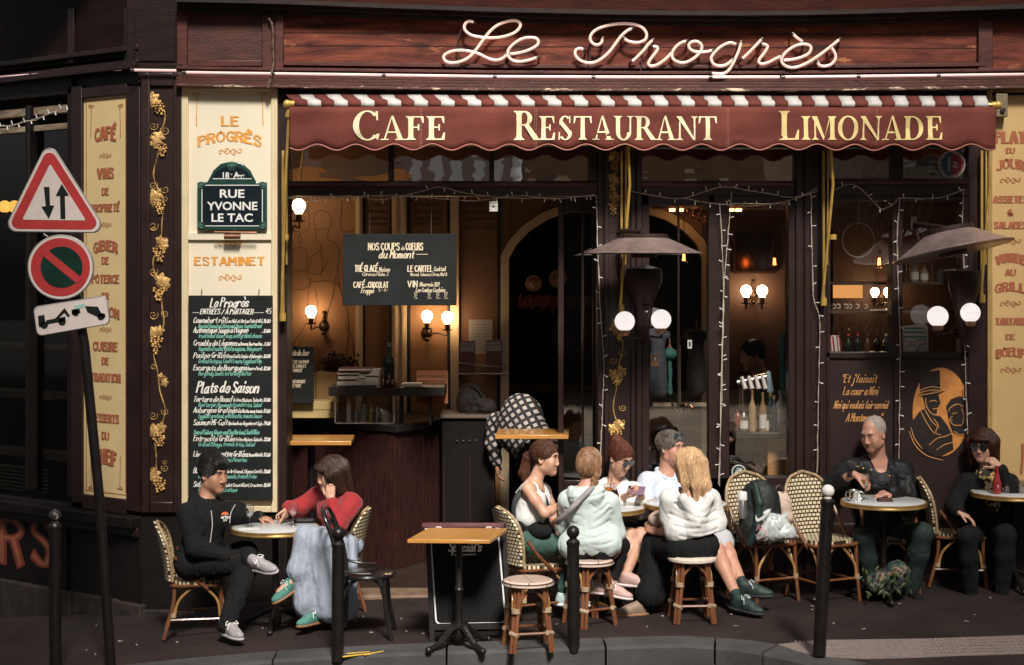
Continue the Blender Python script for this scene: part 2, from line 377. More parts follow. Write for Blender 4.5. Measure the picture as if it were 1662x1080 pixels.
# --- fascia
mb=MB();sagbar(mb,sag_t,22,108,0.0,0.3,[p for p in PXS if p>=460]);mb.build('fascia',fascia_m,B)
for k,yy in enumerate((52,73)):
 mb=MB();sagbar(mb,sagf([(286,0),(1000,3),(1900,6)]),yy,yy+1.2,-0.002,0.01,[p for p in PXS if 460<=p<=1600]);mb.build('board_joint',frame_dk,B)
fblock('fascia_side_panel',M('side_panel_wood',(0.06,0.014,0.010),0.5,var=0.6,scale=3,stretch=(1,1,5),bump=0.3,bscale=30),B,[(304,16,432,106)],-0.005,0.2)
fblock('fascia_pilaster',mould_m,B,[(287,-60,304,118),(425,14,446,118)],-0.03,0.25);fblock('fascia_pilaster',mould_m,B,[(1588,14,1612,118)],-0.04,0.25);fblock('fascia_pilaster',mould_m,B,[(446,14,460,118)],-0.045,0.25);fblock('fascia_rail',mould_m,B,[(304,98,425,108),(304,14,425,19)],-0.02,0.2)
mb=MB();sagbar(mb,sag_t,-1,6,-0.17,0.1);sagbar(mb,sag_t,6,14,-0.12,0.1);sagbar(mb,sag_t,14,22,-0.07,0.1)
mb.build('cornice',M('cornice_paint',(0.03,0.02,0.018),0.6,spec=0.2,var=0.4,scale=6,stretch=(1,1,5),bump=0.2),B)
mb=MB();sagbar(mb,sag_t,-120,-1,-0.02,0.3);mb.build('upper_fascia',M('dark_upper_wood',(0.040,0.009,0.006),0.7,spec=0.12,var=0.6,scale=3,stretch=(1,1,6),bump=0.3,bscale=25),B)
mb=MB();sagbar(mb,sag_n,98,104,-0.045,0.1,[p for p in PXS if p>=460 and p<=1600]);sagbar(mb,sag_n,108,113,-0.07,0.1);sagbar(mb,sag_n,113,126,-0.05,0.1);sagbar(mb,sag_n,126,131,-0.085,0.1);sagbar(mb,sag_n,131,136,-0.11,0.1)
mb.build('moulding',mould_m,B,bevel=0.003)
mb=MB();sagbar(mb,sag_n,136,140.5,-0.13,0.1);mb.build('ledge',peel_m,B,bevel=0.003)
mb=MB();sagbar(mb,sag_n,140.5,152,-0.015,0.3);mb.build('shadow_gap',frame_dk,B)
mb=MB();mb.box((W(226,0).x,-0.045,W(0,136).z),(W(297,0).x,0.25,W(0,105).z));fbox(mb,205,-120,297,106,-0.02,0.25);fbox(mb,218,16,284,100,-0.03,0.2);mb.build('corner_fascia',M('edge_shade_fascia_wood',(0.013,0.005,0.004),0.6,spec=0.2,var=0.5,scale=3,stretch=(1,1,6),bump=0.3,bscale=25),B,bevel=0.005)  # edge falloff is put into the darker colour of this corner wood
# --- upper storeys (out of the picture)
mb=MB();mb.box((-4.2,0.02,5.0),(5.6,8,9.5));uw=mb.build('upper_wall',wall_m,B)
for x in(-3.2,-1.2,0.8,2.8):
 mb=MB();mb.box((x,-0.02,5.7),(x+0.95,0.06,7.9));mb.build('upper_window',frame_dk,B,bevel=0.02)
# --- grape pilasters and their frames
def raised_panel(rects,yf):return fblock('pilaster',frame_m,B,rects,yf,0.3,0.008)
raised_panel([(228,118,296,835)],-0.03)
fblock('pilaster_frame',frame_m,B,[(229,118,243,833),(281,118,295,833),(243,118,281,140),(243,815,281,833)],-0.055,-0.0,0.008)
raised_panel([(970,245,1040,1000)],0.0)
fblock('pilaster_frame',frame_m,B,[(970,245,978,990),(981,245,988,990),(1024,245,1031,990),(1033,245,1042,990),(988,735,1024,760)],-0.03,0.02,0.006)
raised_panel([(1290,245,1342,1000)],0.0)
fblock('pilaster_frame',frame_m,B,[(1292,245,1302,990),(1306,245,1316,990),(1330,245,1338,990)],-0.03,0.02,0.006)
raised_panel([(1572,150,1606,1000)],-0.01)
raised_panel([(449,150,466,1000)],-0.01)
# --- transom rail, mullions and glass
fblock('transom_rail',frame_m,B,[(466,294,970,318),(1042,294,1290,318),(1342,290,1572,318)],-0.01,0.2,0.008)
fblock('rail_moulding',mould_m,B,[(466,297,970,303),(1042,297,1290,303),(1342,294,1572,299)],-0.03,0.02,0.004)
fblock('head_rail',frame_m,B,[(466,150,970,236),(1042,150,1290,240),(1342,150,1572,240)],0.0,0.2,0.006)
fblock('mullion',frame_m,B,[(630,236,638,294),(794,236,802,294),(955,236,970,294),(1448,240,1466,294),(1448,318,1465,580)],-0.005,0.16,0.005)
tg=glass_mat('transom_glass',0.55)
for r in[(466,236,630,294),(638,236,794,294),(802,236,955,294),(1042,240,1290,294),(1342,240,1448,290),(1466,240,1572,290)]:
 fblock('transom_pane',tg,B,[r],pane_z,pane_z+0.008,0)
# --- bay two: glazed door and side window
fblock('door_frame',frame_m,B,[(1042,318,1054,1000),(1042,318,1160,334),(1150,318,1184,1000),(1184,318,1290,330),(1042,775,1290,1000),(1280,318,1292,780)],0.0,0.14,0.006)
fblock('door_moulding',frame_m,B,[(1054,800,1150,806),(1054,930,1150,936),(1054,806,1060,930),(1144,806,1150,930),(1190,800,1282,806),(1190,930,1282,936),(1190,806,1196,930),(1276,806,1282,930)],-0.02,0.05,0.004)
bay_glass=glass_mat('bay_glass',0.13)
fblock('door_pane',bay_glass,B,[(1054,334,1150,775)],pane_z,pane_z+0.008,0)
fblock('window_pane',bay_glass,B,[(1184,330,1280,775)],pane_z,pane_z+0.008,0)
# --- bay three: two windows over painted panels
fblock('window_frame',frame_m,B,[(1342,318,1348,580),(1560,318,1572,580),(1342,318,1448,326),(1465,318,1560,326),(1342,572,1572,582)],0.0,0.14,0.005)
fblock('window_pane',glass,B,[(1348,326,1448,572)],pane_z,pane_z+0.008,0)
fblock('window_pane',glass,B,[(1465,326,1560,572)],pane_z,pane_z+0.008,0)
pm=M('dark_maroon_panel_paint',(0.022,0.009,0.008),0.5,var=0.25,scale=4,bump=0.08)
fblock('lower_panel',pm,B,[(1342,582,1572,1000)],0.02,0.14,0.0)
fblock('panel_frame',frame_m,B,[(1342,582,1347,850),(1451,582,1463,850),(1566,582,1572,850),(1342,850,1572,870),(1342,950,1572,1000)],-0.005,0.05,0.005)
# painted lines on the lower panel
PB=Plane((0,0.02,0),(1,0,0))
tb=MB()
quote_m=M('ochre_script_paint',(0.62,0.29,0.10),0.5,var=0.2,scale=30)
for txt,x0,x1,yb,h in[('"Et j\'faisait',1366,1422,621,13),('La cour a Nini',1368,1424,641,13),('Nini qui voulais fair son nid',1353,1440,663,12),('A Montmartre"',1373,1430,684,13)]:
 a=W(x0,yb,0.02);b=W(x1,yb,0.02)
 tb=MB();hand(tb,PB,txt,a.x,a.z,h*MPP(0.02),0.085,0.28,width=b.x-a.x,off=0.003);tb.build('lettering',quote_m,B)
# oval portrait: black couple drawn on an orange disc
oc=W(1527,669,0.02);ow,oh=46*MPP(),72*MPP()
def opt(px,py,off):p=W(px,py,0.02);return Vector((p.x,0.02-off,p.z))
om=MB();om.prism([Vector((oc.x+ow*math.cos(a),0.02,oc.z+oh*math.sin(a)))for a in[2*math.pi*k/64 for k in range(64)]],(0,-0.003,0))
oval=om.build('painted_oval',M('copper_orange_paint',(0.66,0.27,0.07),0.5,var=0.25,scale=14),B)
bm_=MB()
def shape(pts,off):bm_.prism([opt(x,y,off)for x,y in pts],(0,-0.0012,0))
shape([(1492,606),(1525,601),(1526,634),(1493,638)],0.0035)
shape([(1488,642),(1500,637),(1516,636),(1534,634),(1524,640),(1500,645)],0.0045)
shape([(1497,644),(1523,640),(1526,655),(1521,664),(1520,672),(1511,672),(1502,662)],0.0035)
shape([(1474,692),(1492,668),(1503,662),(1514,674),(1526,676),(1537,690),(1545,706),(1547,730),(1527,741),(1505,735),(1490,722),(1480,706)],0.0055)
shape([(1535,660),(1543,648),(1557,643),(1569,646),(1572,662),(1571,690),(1562,708),(1546,702),(1540,684)],0.0065)
bm_.build('painted_couple',M('black_figure_paint',(0.022,0.014,0.012),0.5,var=0.2),oval)
lm=MB()
def line(pts,off=0.0095,w=0.007):
 P=crom([opt(x,y,0)for x,y in pts],5);ribbon(lm,Plane((0,0.02,0),(1,0,0)),[(p.x,p.z)for p in P],w,off,0.0,-0.3)
for pts in[[(1492,634),(1510,628),(1527,630)],[(1490,638),(1512,633),(1530,635)],[(1486,643),(1508,639),(1535,634)],[(1502,646),(1503,658),(1510,670),(1520,674)],[(1508,652),(1515,650),(1520,652)],[(1514,664),(1520,663),(1524,661)],
   [(1494,668),(1506,690),(1516,704)],[(1500,664),(1512,684),(1524,694)],[(1515,680),(1522,690),(1518,702),(1526,706)],[(1478,694),(1484,712),(1496,728)],[(1508,722),(1520,712),(1534,708),(1544,704)],[(1520,730),(1532,722),(1546,718)],
   [(1538,668),(1544,660),(1554,656),(1563,660)],[(1540,682),(1548,690),(1560,690)],[(1545,672),(1552,670)],[(1560,662),(1564,674),(1562,688)],[(1548,700),(1558,706),(1568,702)],[(1475,700),(1486,724),(1505,740),(1530,747)],[(1545,676),(1541,680),(1545,683)]]:line(pts)
lm.build('painted_line',quote_m,oval)
# --- cream sign panel left of the opening
cp=fblock('cream_panel',cream_m,B,[(296,139,449,832)],-0.02,0.2,0.0)
fblock('panel_frame',creamf_m,cp,[(294,137,305,832),(440,137,450,832),(305,137,440,146),(305,822,440,832)],-0.05,0.05,0.005)
PC=Plane((0,-0.02,0),(1,0,0));sC=MPP(-0.02)
def art(mb,pl,y0,txt,pxc,pyb,hpx,wpx,arc=0.0,lw=0.15,off=0.004):
 c=W(pxc,pyb,y0);s=MPP(y0);tw=wpx*s
 hand(mb,pl,txt,c.x-tw/2,c.z,hpx*s,lw,0.0,width=tw,off=off,contrast=0.42,flare=0.7,arc=arc*s)
def flourish(mb,pl,u,v,w,off=0.004,lw=None):
 lw=lw or w*0.035
 for sgn in(-1,1):
  for c in([(0.02,0.0),(0.12,0.10),(0.24,0.02),(0.36,-0.06),(0.46,0.02),(0.42,0.10),(0.35,0.06)],[(0.0,0.03),(0.08,-0.10),(0.18,-0.12),(0.20,-0.02),(0.13,-0.02)]):
   P=crom([(u+sgn*a*w,v+b*w*(1 if sgn>0 else-1),0)for a,b in c],4)
   ribbon(mb,pl,[(p.x,p.y)for p in P],lw,off+0.0002*(sgn>0),0,-0.5)
def stile(mb,pl,u,v,s,dy,flip=1):
 ribbon(mb,pl,[(u,v),(u+flip*0.3*s,v+dy*20*s),(u+flip*1.2*s,v+dy*40*s),(u+flip*2*s,v+dy*48*s)],1.5*s,0.004,0,0.3)
 P=crom([(u+flip*2*s,v+dy*48*s,0),(u-flip*4*s,v+dy*50*s,0),(u-flip*5*s,v+dy*53*s,0),(u+flip*2*s,v+dy*52*s,0),(u+flip*8*s,v+dy*51*s,0)],4)
 ribbon(mb,pl,[(p.x,p.y)for p in P],1.3*s,0.0045)
for a_ in(('LE',374,204,14,26),('PROGRÈS',373,229,15,100,9),('ESTAMINET',373,430,12,112)):mb=MB();art(mb,PC,-0.02,*a_);mb.build('lettering',orange_let,cp)
for yy in(246,395,451):c=W(374,yy,-0.02);mb=MB();flourish(mb,PC,c.x,c.z,40*sC);mb.build('flourish',orange_let,cp)
for px,fl in((319,1),(427,-1)):c=W(px,204,-0.02);mb=MB();stile(mb,PC,c.x,c.z,sC,1,fl);mb.build('corner_stalk',orange_let,cp)
mb=MB();fbox(mb,305,378,443,390,-0.045,0.0);mb.build('ledge_strip',cream_m,cp,bevel=0.004)
# --- yellow panel on the right
rp_=fblock('yellow_panel',M('ochre_yellow_panel_paint',(0.66,0.44,0.19),0.5,var=0.07,scale=3,bump=0.06,wear=(0.22,0.13,0.07),wear_amt=-0.04,wscale=18),B,[(1608,150,1740,804)],-0.01,0.2,0.0)
fblock('panel_frame',M('ochre_frame_paint',(0.42,0.27,0.10),0.5,var=0.15,bump=0.1,wear=(0.1,0.06,0.03),wear_amt=0.0),rp_,[(1603,145,1611,806),(1611,142,1740,150),(1611,780,1740,806)],-0.04,0.05,0.004)
PR=Plane((0,-0.01,0),(1,0,0));mb=MB()
for txt,y,h,w,arc in[('PLAT',232,17,48,0),('DU',249,8,12,0),('JOUR',273,14,42,4),('ASSIETES',329,10,54,0),('&',350,10,8,0),('SALADES',371,10,52,0),('VIARDE',425,13,46,5),('AU',447,9,15,0),('GRILL',472,13,48,4),('TARTARE',527,10,48,0),('DE',551,8,13,0),('BOEUF',578,13,44,4)]:
 mb=MB();art(mb,PR,-0.01,txt,1640,y,h,w,arc,lw=0.17);mb.build('lettering',redbr_let,rp_)
for yy in(293,392,493,601):c=W(1640,yy,-0.01);mb=MB();flourish(mb,PR,c.x,c.z,36*sC);mb.build('flourish',redbr_let,rp_)
mb=MB();c=W(1657,768,-0.01);ribbon(mb,PR,[(c.x,c.z),(c.x+0.01,c.z+0.1),(c.x+0.012,c.z+0.22)],0.02,0.004);mb.build('corner_stalk',redbr_let,rp_)
fblock('right_base_panel',frame_dk,B,[(1572,806,1740,1000)],-0.02,0.2,0.006)
fblock('right_head_panel',frame_dk,B,[(1606,128,1740,142)],-0.03,0.2,0.006)
fblock('cream_base_panel',frame_dk,B,[(228,835,466,1030)],-0.015,0.2,0.006)
# ================================================================== the angled left face, turning the corner
XA=W(232,0).x;TA=math.tan(R(36));LX=Vector((math.cos(R(36)),-math.sin(R(36)),0));LN=Vector((-math.sin(R(36)),-math.cos(R(36)),0))
def WL(px,py):
 c=(px-CX)/FPX;x=c*(D+TA*XA)/(1+c*TA);y=TA*(XA-x);s=(y+D)/FPX
 return Vector((x,y,H-(py-HY)*s))
PLf=Plane((XA,0,0),LX);PLf.n=LN
def LU(px):p=WL(px,HY);return-math.hypot(p.x-XA,p.y)
def lbox(mb,x0,y0,x1,y1,f,b):
 u0,u1=LU(x0),LU(x1);xm=(x0+x1)/2;z1=WL(xm,y0).z;z0=WL(xm,y1).z
 mb.prism([PLf.p(u0,z0,f),PLf.p(u1,z0,f),PLf.p(u1,z1,f),PLf.p(u0,z1,f)],LN*(b-f))
def lblock(name,mat,parent,rects,f,b,bevel=0.006):
 for r in rects:mb=MB();lbox(mb,*r,f,b);o=mb.build(name,mat,parent,bevel=bevel)
 return o
lblock('side_fascia',M('edge_shade_fascia_wood',(0.013,0.005,0.004),0.6,spec=0.2,var=0.5,scale=3,stretch=(1,1,6),bump=0.3,bscale=25),B,[(-260,-120,232,118)],0.0,-0.25,0)  # same wood, darkened in colour for the dim left edge
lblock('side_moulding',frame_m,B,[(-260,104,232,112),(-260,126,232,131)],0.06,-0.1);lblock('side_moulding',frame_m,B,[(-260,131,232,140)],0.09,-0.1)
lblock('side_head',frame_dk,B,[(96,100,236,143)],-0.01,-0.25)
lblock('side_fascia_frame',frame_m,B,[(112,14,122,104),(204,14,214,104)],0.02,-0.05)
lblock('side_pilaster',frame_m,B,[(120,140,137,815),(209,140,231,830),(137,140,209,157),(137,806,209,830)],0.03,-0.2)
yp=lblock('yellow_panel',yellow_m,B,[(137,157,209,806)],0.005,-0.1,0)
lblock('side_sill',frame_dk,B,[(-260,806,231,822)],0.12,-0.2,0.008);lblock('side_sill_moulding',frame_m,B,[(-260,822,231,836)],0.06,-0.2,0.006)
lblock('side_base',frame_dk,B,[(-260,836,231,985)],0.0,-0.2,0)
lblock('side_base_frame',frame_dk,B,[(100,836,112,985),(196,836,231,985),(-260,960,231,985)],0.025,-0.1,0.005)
sp=MB();rnd=random.Random(3)
for u0 in np.arange(-5.0,-0.02,0.42):
 h=0.0;sp.prism([PLf.p(u0,-0.55,0.06),PLf.p(u0+0.41,-0.55,0.06),PLf.p(u0+0.41,-0.10,0.05+rnd.uniform(-.015,.015)),PLf.p(u0,-0.10,0.05+rnd.uniform(-.015,.015))],-LN*0.2)
sp.box((XA,-0.05,-0.55),(W(466,0).x,0.2,-0.14));sp.build('plinth',stone_m,B,bevel=0.012)
sp=MB();sp.box((W(970,0).x,-0.035,-0.3),(6.0,0.2,0.0));sp.build('plinth',stone_m,B,bevel=0.012)
mb=MB()
YW=[('CAFÉ',226,19,42,3),('VINS',289,15,32,0),('DE',316,10,13,0),('PROPRIETÉ',343,11,58,0),('GIBIER',406,15,48,5),('DE',428,10,13,0),('POTERCE',459,12,56,0),('ER',485,9,13,0),('SAISON',513,14,54,4),('CUISIRE',569,13,50,0),('DE',591,10,13,0),('TRADITION',619,12,60,0),('DESSERTS',685,12,54,0),('DU',713,11,13,0),('CHEF',752,22,44,6)]
for txt,y,h,w,arc in YW:
 s=(WL(173,0).y+D)/FPX;u=(LU(140)+LU(206))/2;z=WL(173,y).z;tw=w*s*1.18
 mb=MB();hand(mb,PLf,txt,u-tw/2,z,h*s,0.165,0.0,width=tw,off=0.010,contrast=0.42,flare=0.7,arc=arc*s);mb.build('lettering',redbr_let,yp)
for yy in(253,365,535,645):mb=MB();flourish(mb,PLf,(LU(140)+LU(206))/2,WL(173,yy).z,26*MPP()*1.2,off=0.010);mb.build('flourish',redbr_let,yp)
for px,fl in((149,1),(197,-1)):
 s=MPP();PLs=Plane(PLf.p(0,0,0.006),LX);PLs.n=LN
 for y_,d_ in((222,1),(742,-1)):mb=MB();stile(mb,PLs,LU(px),WL(px,y_).z,s,d_,fl);mb.build('corner_stalk',redbr_let,yp)
mb=MB()
for a,b in(((141,161),(205,162.2)),((141,799),(205,800.2))):lbox(mb,a[0],a[1],b[0],b[1],0.0075,0.0)
for a in(140.5,204.5):lbox(mb,a,161,a+1,800,0.0065,0.0)
mb.build('edge_line',redbr_let,yp)
# base lettering: two big letters of a longer painted word
for ch,px,w_ in(('R',24,40),('S',72,34),('E',-30,36),('U',-78,38)):
 s=MPP(0.8)
 for nm,lw,mt,off in(('base_letter',0.20,M('dark_red_letter',(0.22,0.045,0.025),0.5,var=0.2),0.003),('base_letter',0.075,M('copper_letter_highlight',(0.36,0.12,0.06),0.5,var=0.2),0.0055)):
  mb=MB();hand(mb,PLf,ch,LU(px-w_/2),WL(px,914).z,70*s,lw,0.0,width=w_*s*1.2,off=off,contrast=0.3,flare=0.35);mb.build(nm,mt,B)
# side shop window: frame, shelves and things behind the glass
lblock('side_window_frame',frame_dk,B,[(112,140,122,806),(-260,140,120,172),(-260,795,112,806),(44,172,50,795)],0.02,-0.12)
lblock('side_window_rail',M('pale_wood_rail',(0.30,0.22,0.15),0.6,var=0.5,scale=8,stretch=(1,1,4)),B,[(-260,186,112,198),(-260,214,118,223)],-0.03,-0.1,0.003)
sw=lblock('side_window_pane',glass_dk,B,[(-260,223,112,795)],-0.06,-0.066,0)
for nm,rects,f,b,m_ in[('window_shelf',[(-100,560,110,566),(-100,636,52,646),(-100,735,110,744)],-0.15,-0.4,M('shelf_wood',(0.20,0.14,0.09),0.6,var=0.4)),
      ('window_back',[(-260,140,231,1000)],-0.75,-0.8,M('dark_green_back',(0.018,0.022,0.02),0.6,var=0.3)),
      ('window_slats',[(-100,757+6*k,46,759.5+6*k)for k in range(7)],-0.14,-0.2,M('pale_slat',(0.24,0.2,0.14),0.6)),
      ('window_green_shelf',[(-100,455,130,458),(-100,498,130,501),(-100,512,130,514)],-0.2,-0.3,M('green_shelf_edge',(0.02,0.05,0.042),0.4))]:
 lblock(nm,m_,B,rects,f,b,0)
# ================================================================== the room behind the open bay
YB=2.2
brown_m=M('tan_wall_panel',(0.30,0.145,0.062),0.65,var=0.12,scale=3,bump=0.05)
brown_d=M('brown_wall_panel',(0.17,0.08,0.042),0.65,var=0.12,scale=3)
trim_m=M('cream_interior_trim',(0.62,0.46,0.29),0.55,var=0.06,scale=4)
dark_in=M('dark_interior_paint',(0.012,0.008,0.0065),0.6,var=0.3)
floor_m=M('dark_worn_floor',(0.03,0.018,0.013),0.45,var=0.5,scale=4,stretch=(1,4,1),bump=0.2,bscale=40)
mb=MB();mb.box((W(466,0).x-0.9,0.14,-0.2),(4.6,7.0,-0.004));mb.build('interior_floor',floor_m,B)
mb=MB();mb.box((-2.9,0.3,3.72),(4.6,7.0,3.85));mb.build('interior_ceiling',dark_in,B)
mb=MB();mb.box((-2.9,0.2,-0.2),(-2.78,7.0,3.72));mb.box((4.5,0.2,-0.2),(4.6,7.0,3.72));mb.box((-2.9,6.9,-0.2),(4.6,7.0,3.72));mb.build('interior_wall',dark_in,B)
mb=MB();mb.box((W(452,0).x,-0.17,-0.4),(W(972,0).x,0.14,-0.002));mb.build('door_step',M('worn_stone_step',(0.17,0.105,0.07),0.7,var=0.4,scale=8,bump=0.6,bscale=60,wear=(0.06,0.045,0.04),wear_amt=0.1,wscale=6),B,bevel=0.015)
# rear wall with an arched opening
def bw(px,py,y=YB):return W(px,py,y)
arch=[(826,1000),(826,420),(838,398),(860,375),(890,356),(925,344),(965,339),(1005,340),(1045,346),(1080,357),(1108,374),(1130,396),(1139,420),(1139,1000)]
mb=MB();up=[bw(x,y)for x,y in arch]
top=bw(826,180).z
for(a,b)in zip(up[:-1],up[1:]):
 if abs(a.x-b.x)<1e-4:continue
 mb.prism([Vector((a.x,YB,a.z)),Vector((b.x,YB,b.z)),Vector((b.x,YB,top)),Vector((a.x,YB,top))],(0,0.14,0))
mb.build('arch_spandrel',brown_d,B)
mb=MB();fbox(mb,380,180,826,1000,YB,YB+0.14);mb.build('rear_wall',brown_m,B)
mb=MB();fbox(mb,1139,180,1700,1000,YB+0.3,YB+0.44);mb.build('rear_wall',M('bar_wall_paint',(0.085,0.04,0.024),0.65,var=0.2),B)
# folded-back glazed door leaf standing open at the right of the bay
for x0,x1 in((906,915),(944,948),(962,972)):fblock('open_door_leaf',frame_m,B,[(x0,318,x1,955)],0.35,0.40,0.005)
fblock('open_door_leaf',frame_m,B,[(915,318,962,345),(915,780,962,955)],0.355,0.395,0.005)
fblock('open_door_pane',glass_mat('leaf_glass',0.10),B,[(915,345,962,780)],0.372,0.378,0)
mb=MB();mb.box((-0.2,4.6,2.1),(1.6,4.75,2.2));mb.box((-0.6,4.6,1.2),(1.6,4.75,1.28));mb.build('back_room_shelf',brown_d,B,bevel=0.01)
# arch trim
mb=MB();inn=[bw(x,y)for x,y in arch];ou=[]
for(x,y)in arch:
 cx_,cy_=982,470
 if y>=990:ou.append(bw(x+(-14 if x<982 else 10),y))
 else:v=Vector((x-cx_,(y-cy_)));v=v*(1+14/max(60,v.length));ou.append(bw(cx_+v.x,cy_+v.y))
for i in range(len(inn)-1):
 mb.prism([Vector((p.x,YB-0.03,p.z))for p in(inn[i],inn[i+1],ou[i+1],ou[i])],(0,0.05,0))
mb.build('arch_trim',trim_m,B)
def wp(name,mat,rects,yf,bevel=0.004):return fblock(name,mat,B,rects,yf,YB,bevel)
wp('cream_pilaster',trim_m,[(577,318,588,760),(636,318,660,760),(731,318,745,760)],YB-0.05)
wp('cream_pilaster_moulding',trim_m,[(640,318,644,760),(652,318,656,760),(581,318,584,760)],YB-0.065,0.002)
wp('dark_strip',dark_in,[(588,318,593,760),(632,318,636,760),(660,318,666,760),(726,318,731,760),(807,318,813,700)],YB-0.03)
wp('brown_panel',brown_d,[(745,318,807,700),(593,318,632,400),(666,318,726,400)],YB-0.012)
# pencil line mural on the tan panel, and faint verses
mb=MB();PM=Plane((0,YB,0),(1,0,0))
def ink(pts,w=0.006):
 P=crom([bw(x,y)for x,y in pts],5);ribbon(mb,PM,[(p.x,p.z)for p in P],w,0.004)
for pts in[[(509,360),(513,345),(525,342),(535,350),(538,366),(528,372),(514,372),(509,360)],[(511,372),(514,390),(522,400),(516,410),(506,418),(500,440)],[(534,372),(532,388),(545,395),(551,410),(548,440),(552,470)],[(500,440),(510,446),(524,440),(532,424)],
   [(506,452),(500,480),(498,520),(485,545),(474,560)],[(474,560),(484,562),(492,550)],[(545,450),(540,480),(530,520),(535,550),(545,556)],[(469,445),(485,440),(500,444),(500,466),(480,470),(468,464)],[(475,404),(490,402),(499,412),(498,438)],[(475,404),(472,440)],[(500,328),(500,374),(468,374)],[(478,328),(478,374)],[(555,328),(555,374),(576,374)],
   [(520,400),(524,430),(520,450)],[(508,458),(530,456),(548,462)],[(552,470),(562,500),(566,540),(560,580)],[(512,470),(516,500),(510,530)],[(486,380),(490,388),(487,396),(484,388),(486,380)],[(560,530),(572,548),(575,580)]]:ink(pts)
mb.build('mural_line',M('brown_pencil_line',(0.07,0.035,0.02),0.7),B)
mb=MB();PM2=Plane((0,YB-0.012,0),(1,0,0))
for x0,x1,ys in((598,628,(335,346,357,366)),(674,716,(335,346,357,366)),(752,800,(335,347,358,372))):
 for k,y in enumerate(ys):a=bw(x0,y,YB-0.012);b=bw(x1,y,YB-0.012);hand(mb,PM2,['a Montmartre','les bohemes','un petit verre','le soir venu'][k],a.x,a.z,0.04,0.12,0.3,width=b.x-a.x)
mb.build('verse',M('faint_verse_ink',(0.06,0.03,0.018),0.7),B)
# ================================================================== grapevine reliefs
def vine(pl,u,ztop,zbot,w,name='grapevine_relief',seed=1):
 rnd=random.Random(seed);mb=MB();L=ztop-zbot;n=max(2,round(L/0.36))
 zs=[ztop-L*(k+(rnd.uniform(-.16,.16)if 0<k<n else 0))/n for k in range(n+1)];stem=[]
 for i in range(n*10+1):
  t=i/(n*10);stem.append(pl.p(u+(math.sin(t*n*3.1+0.4)*.2+math.sin(t*n*6.9)*.07)*w,ztop-t*L,0.005))
 mb.tube(stem,[0.0055*(0.7+0.6*rnd.random())for _ in stem],6)
 for k in range(n+1):
  z=zs[k]+0.03;uc=u+rnd.uniform(-.1,.1)*w;g=rnd.uniform(.8,1.12);lean=rnd.uniform(-.25,.25)
  for a0 in rnd.sample([0.4,1.2,2.1,2.8,3.3,-.2],rnd.choice((2,3,3))):
   r=w*rnd.uniform(0.20,0.33);c=(uc+math.cos(a0)*w*0.24,z+math.sin(a0)*w*0.2-.005);pts=[]
   for j in range(24):
    a=2*math.pi*j/24;rr=r*(0.52+0.48*abs(math.cos(2.5*(a-a0-0.2))))*rnd.uniform(.9,1.06);pts.append(pl.p(c[0]+rr*math.cos(a),c[1]+rr*math.sin(a),rnd.uniform(.002,.006)))
   mb.add(pts+[pl.p(c[0],c[1],0.014)],[(j,(j+1)%24,24)for j in range(24)])
  if rnd.random()<.85 or k in(0,n):
   for r_ in range(rnd.choice((6,7,8))):
    m=[2,4,4,3,3,2,2,1][r_]
    for j in range(m):mb.ball(pl.p(uc+((j-(m-1)/2)*.14+lean*r_*.07)*w*g+rnd.gauss(0,.004),z-0.02-r_*w*0.105*g+rnd.gauss(0,.003),0.007+rnd.uniform(0,.006)),w*rnd.uniform(.055,.085)*g,7,5)
  if k<n:
   for sgn in rnd.sample((-1,1,-1,1),rnd.choice((2,3,3))):
    z0=zs[k]+(zs[k+1]-zs[k])*rnd.uniform(.45,.95);R0=w*rnd.uniform(.10,.22);P=[]
    for j in range(24):a=j/23*rnd.choice((9.4,9.5));rr=R0*(1-j/26);P.append(pl.p(u+sgn*(w*0.25+rr*math.cos(a+2.6)),z0+rr*math.sin(a+2.6),0.004))
    mb.tube(P,[0.0038*(1-0.5*j/23)for j in range(24)],5)
 return mb.build(name,gold_m,B)
PF=Plane((0,-0.03,0),(1,0,0))
vine(PF,W(260,0).x,W(0,168).z,W(0,778).z,38*MPP())
PF2=Plane((0,0.0,0),(1,0,0))
vine(PF2,W(1003,0).x,W(0,536).z,W(0,700).z,32*MPP(),seed=4);vine(PF2,W(996,0).x,W(0,262).z,W(0,330).z,26*MPP(),seed=6)
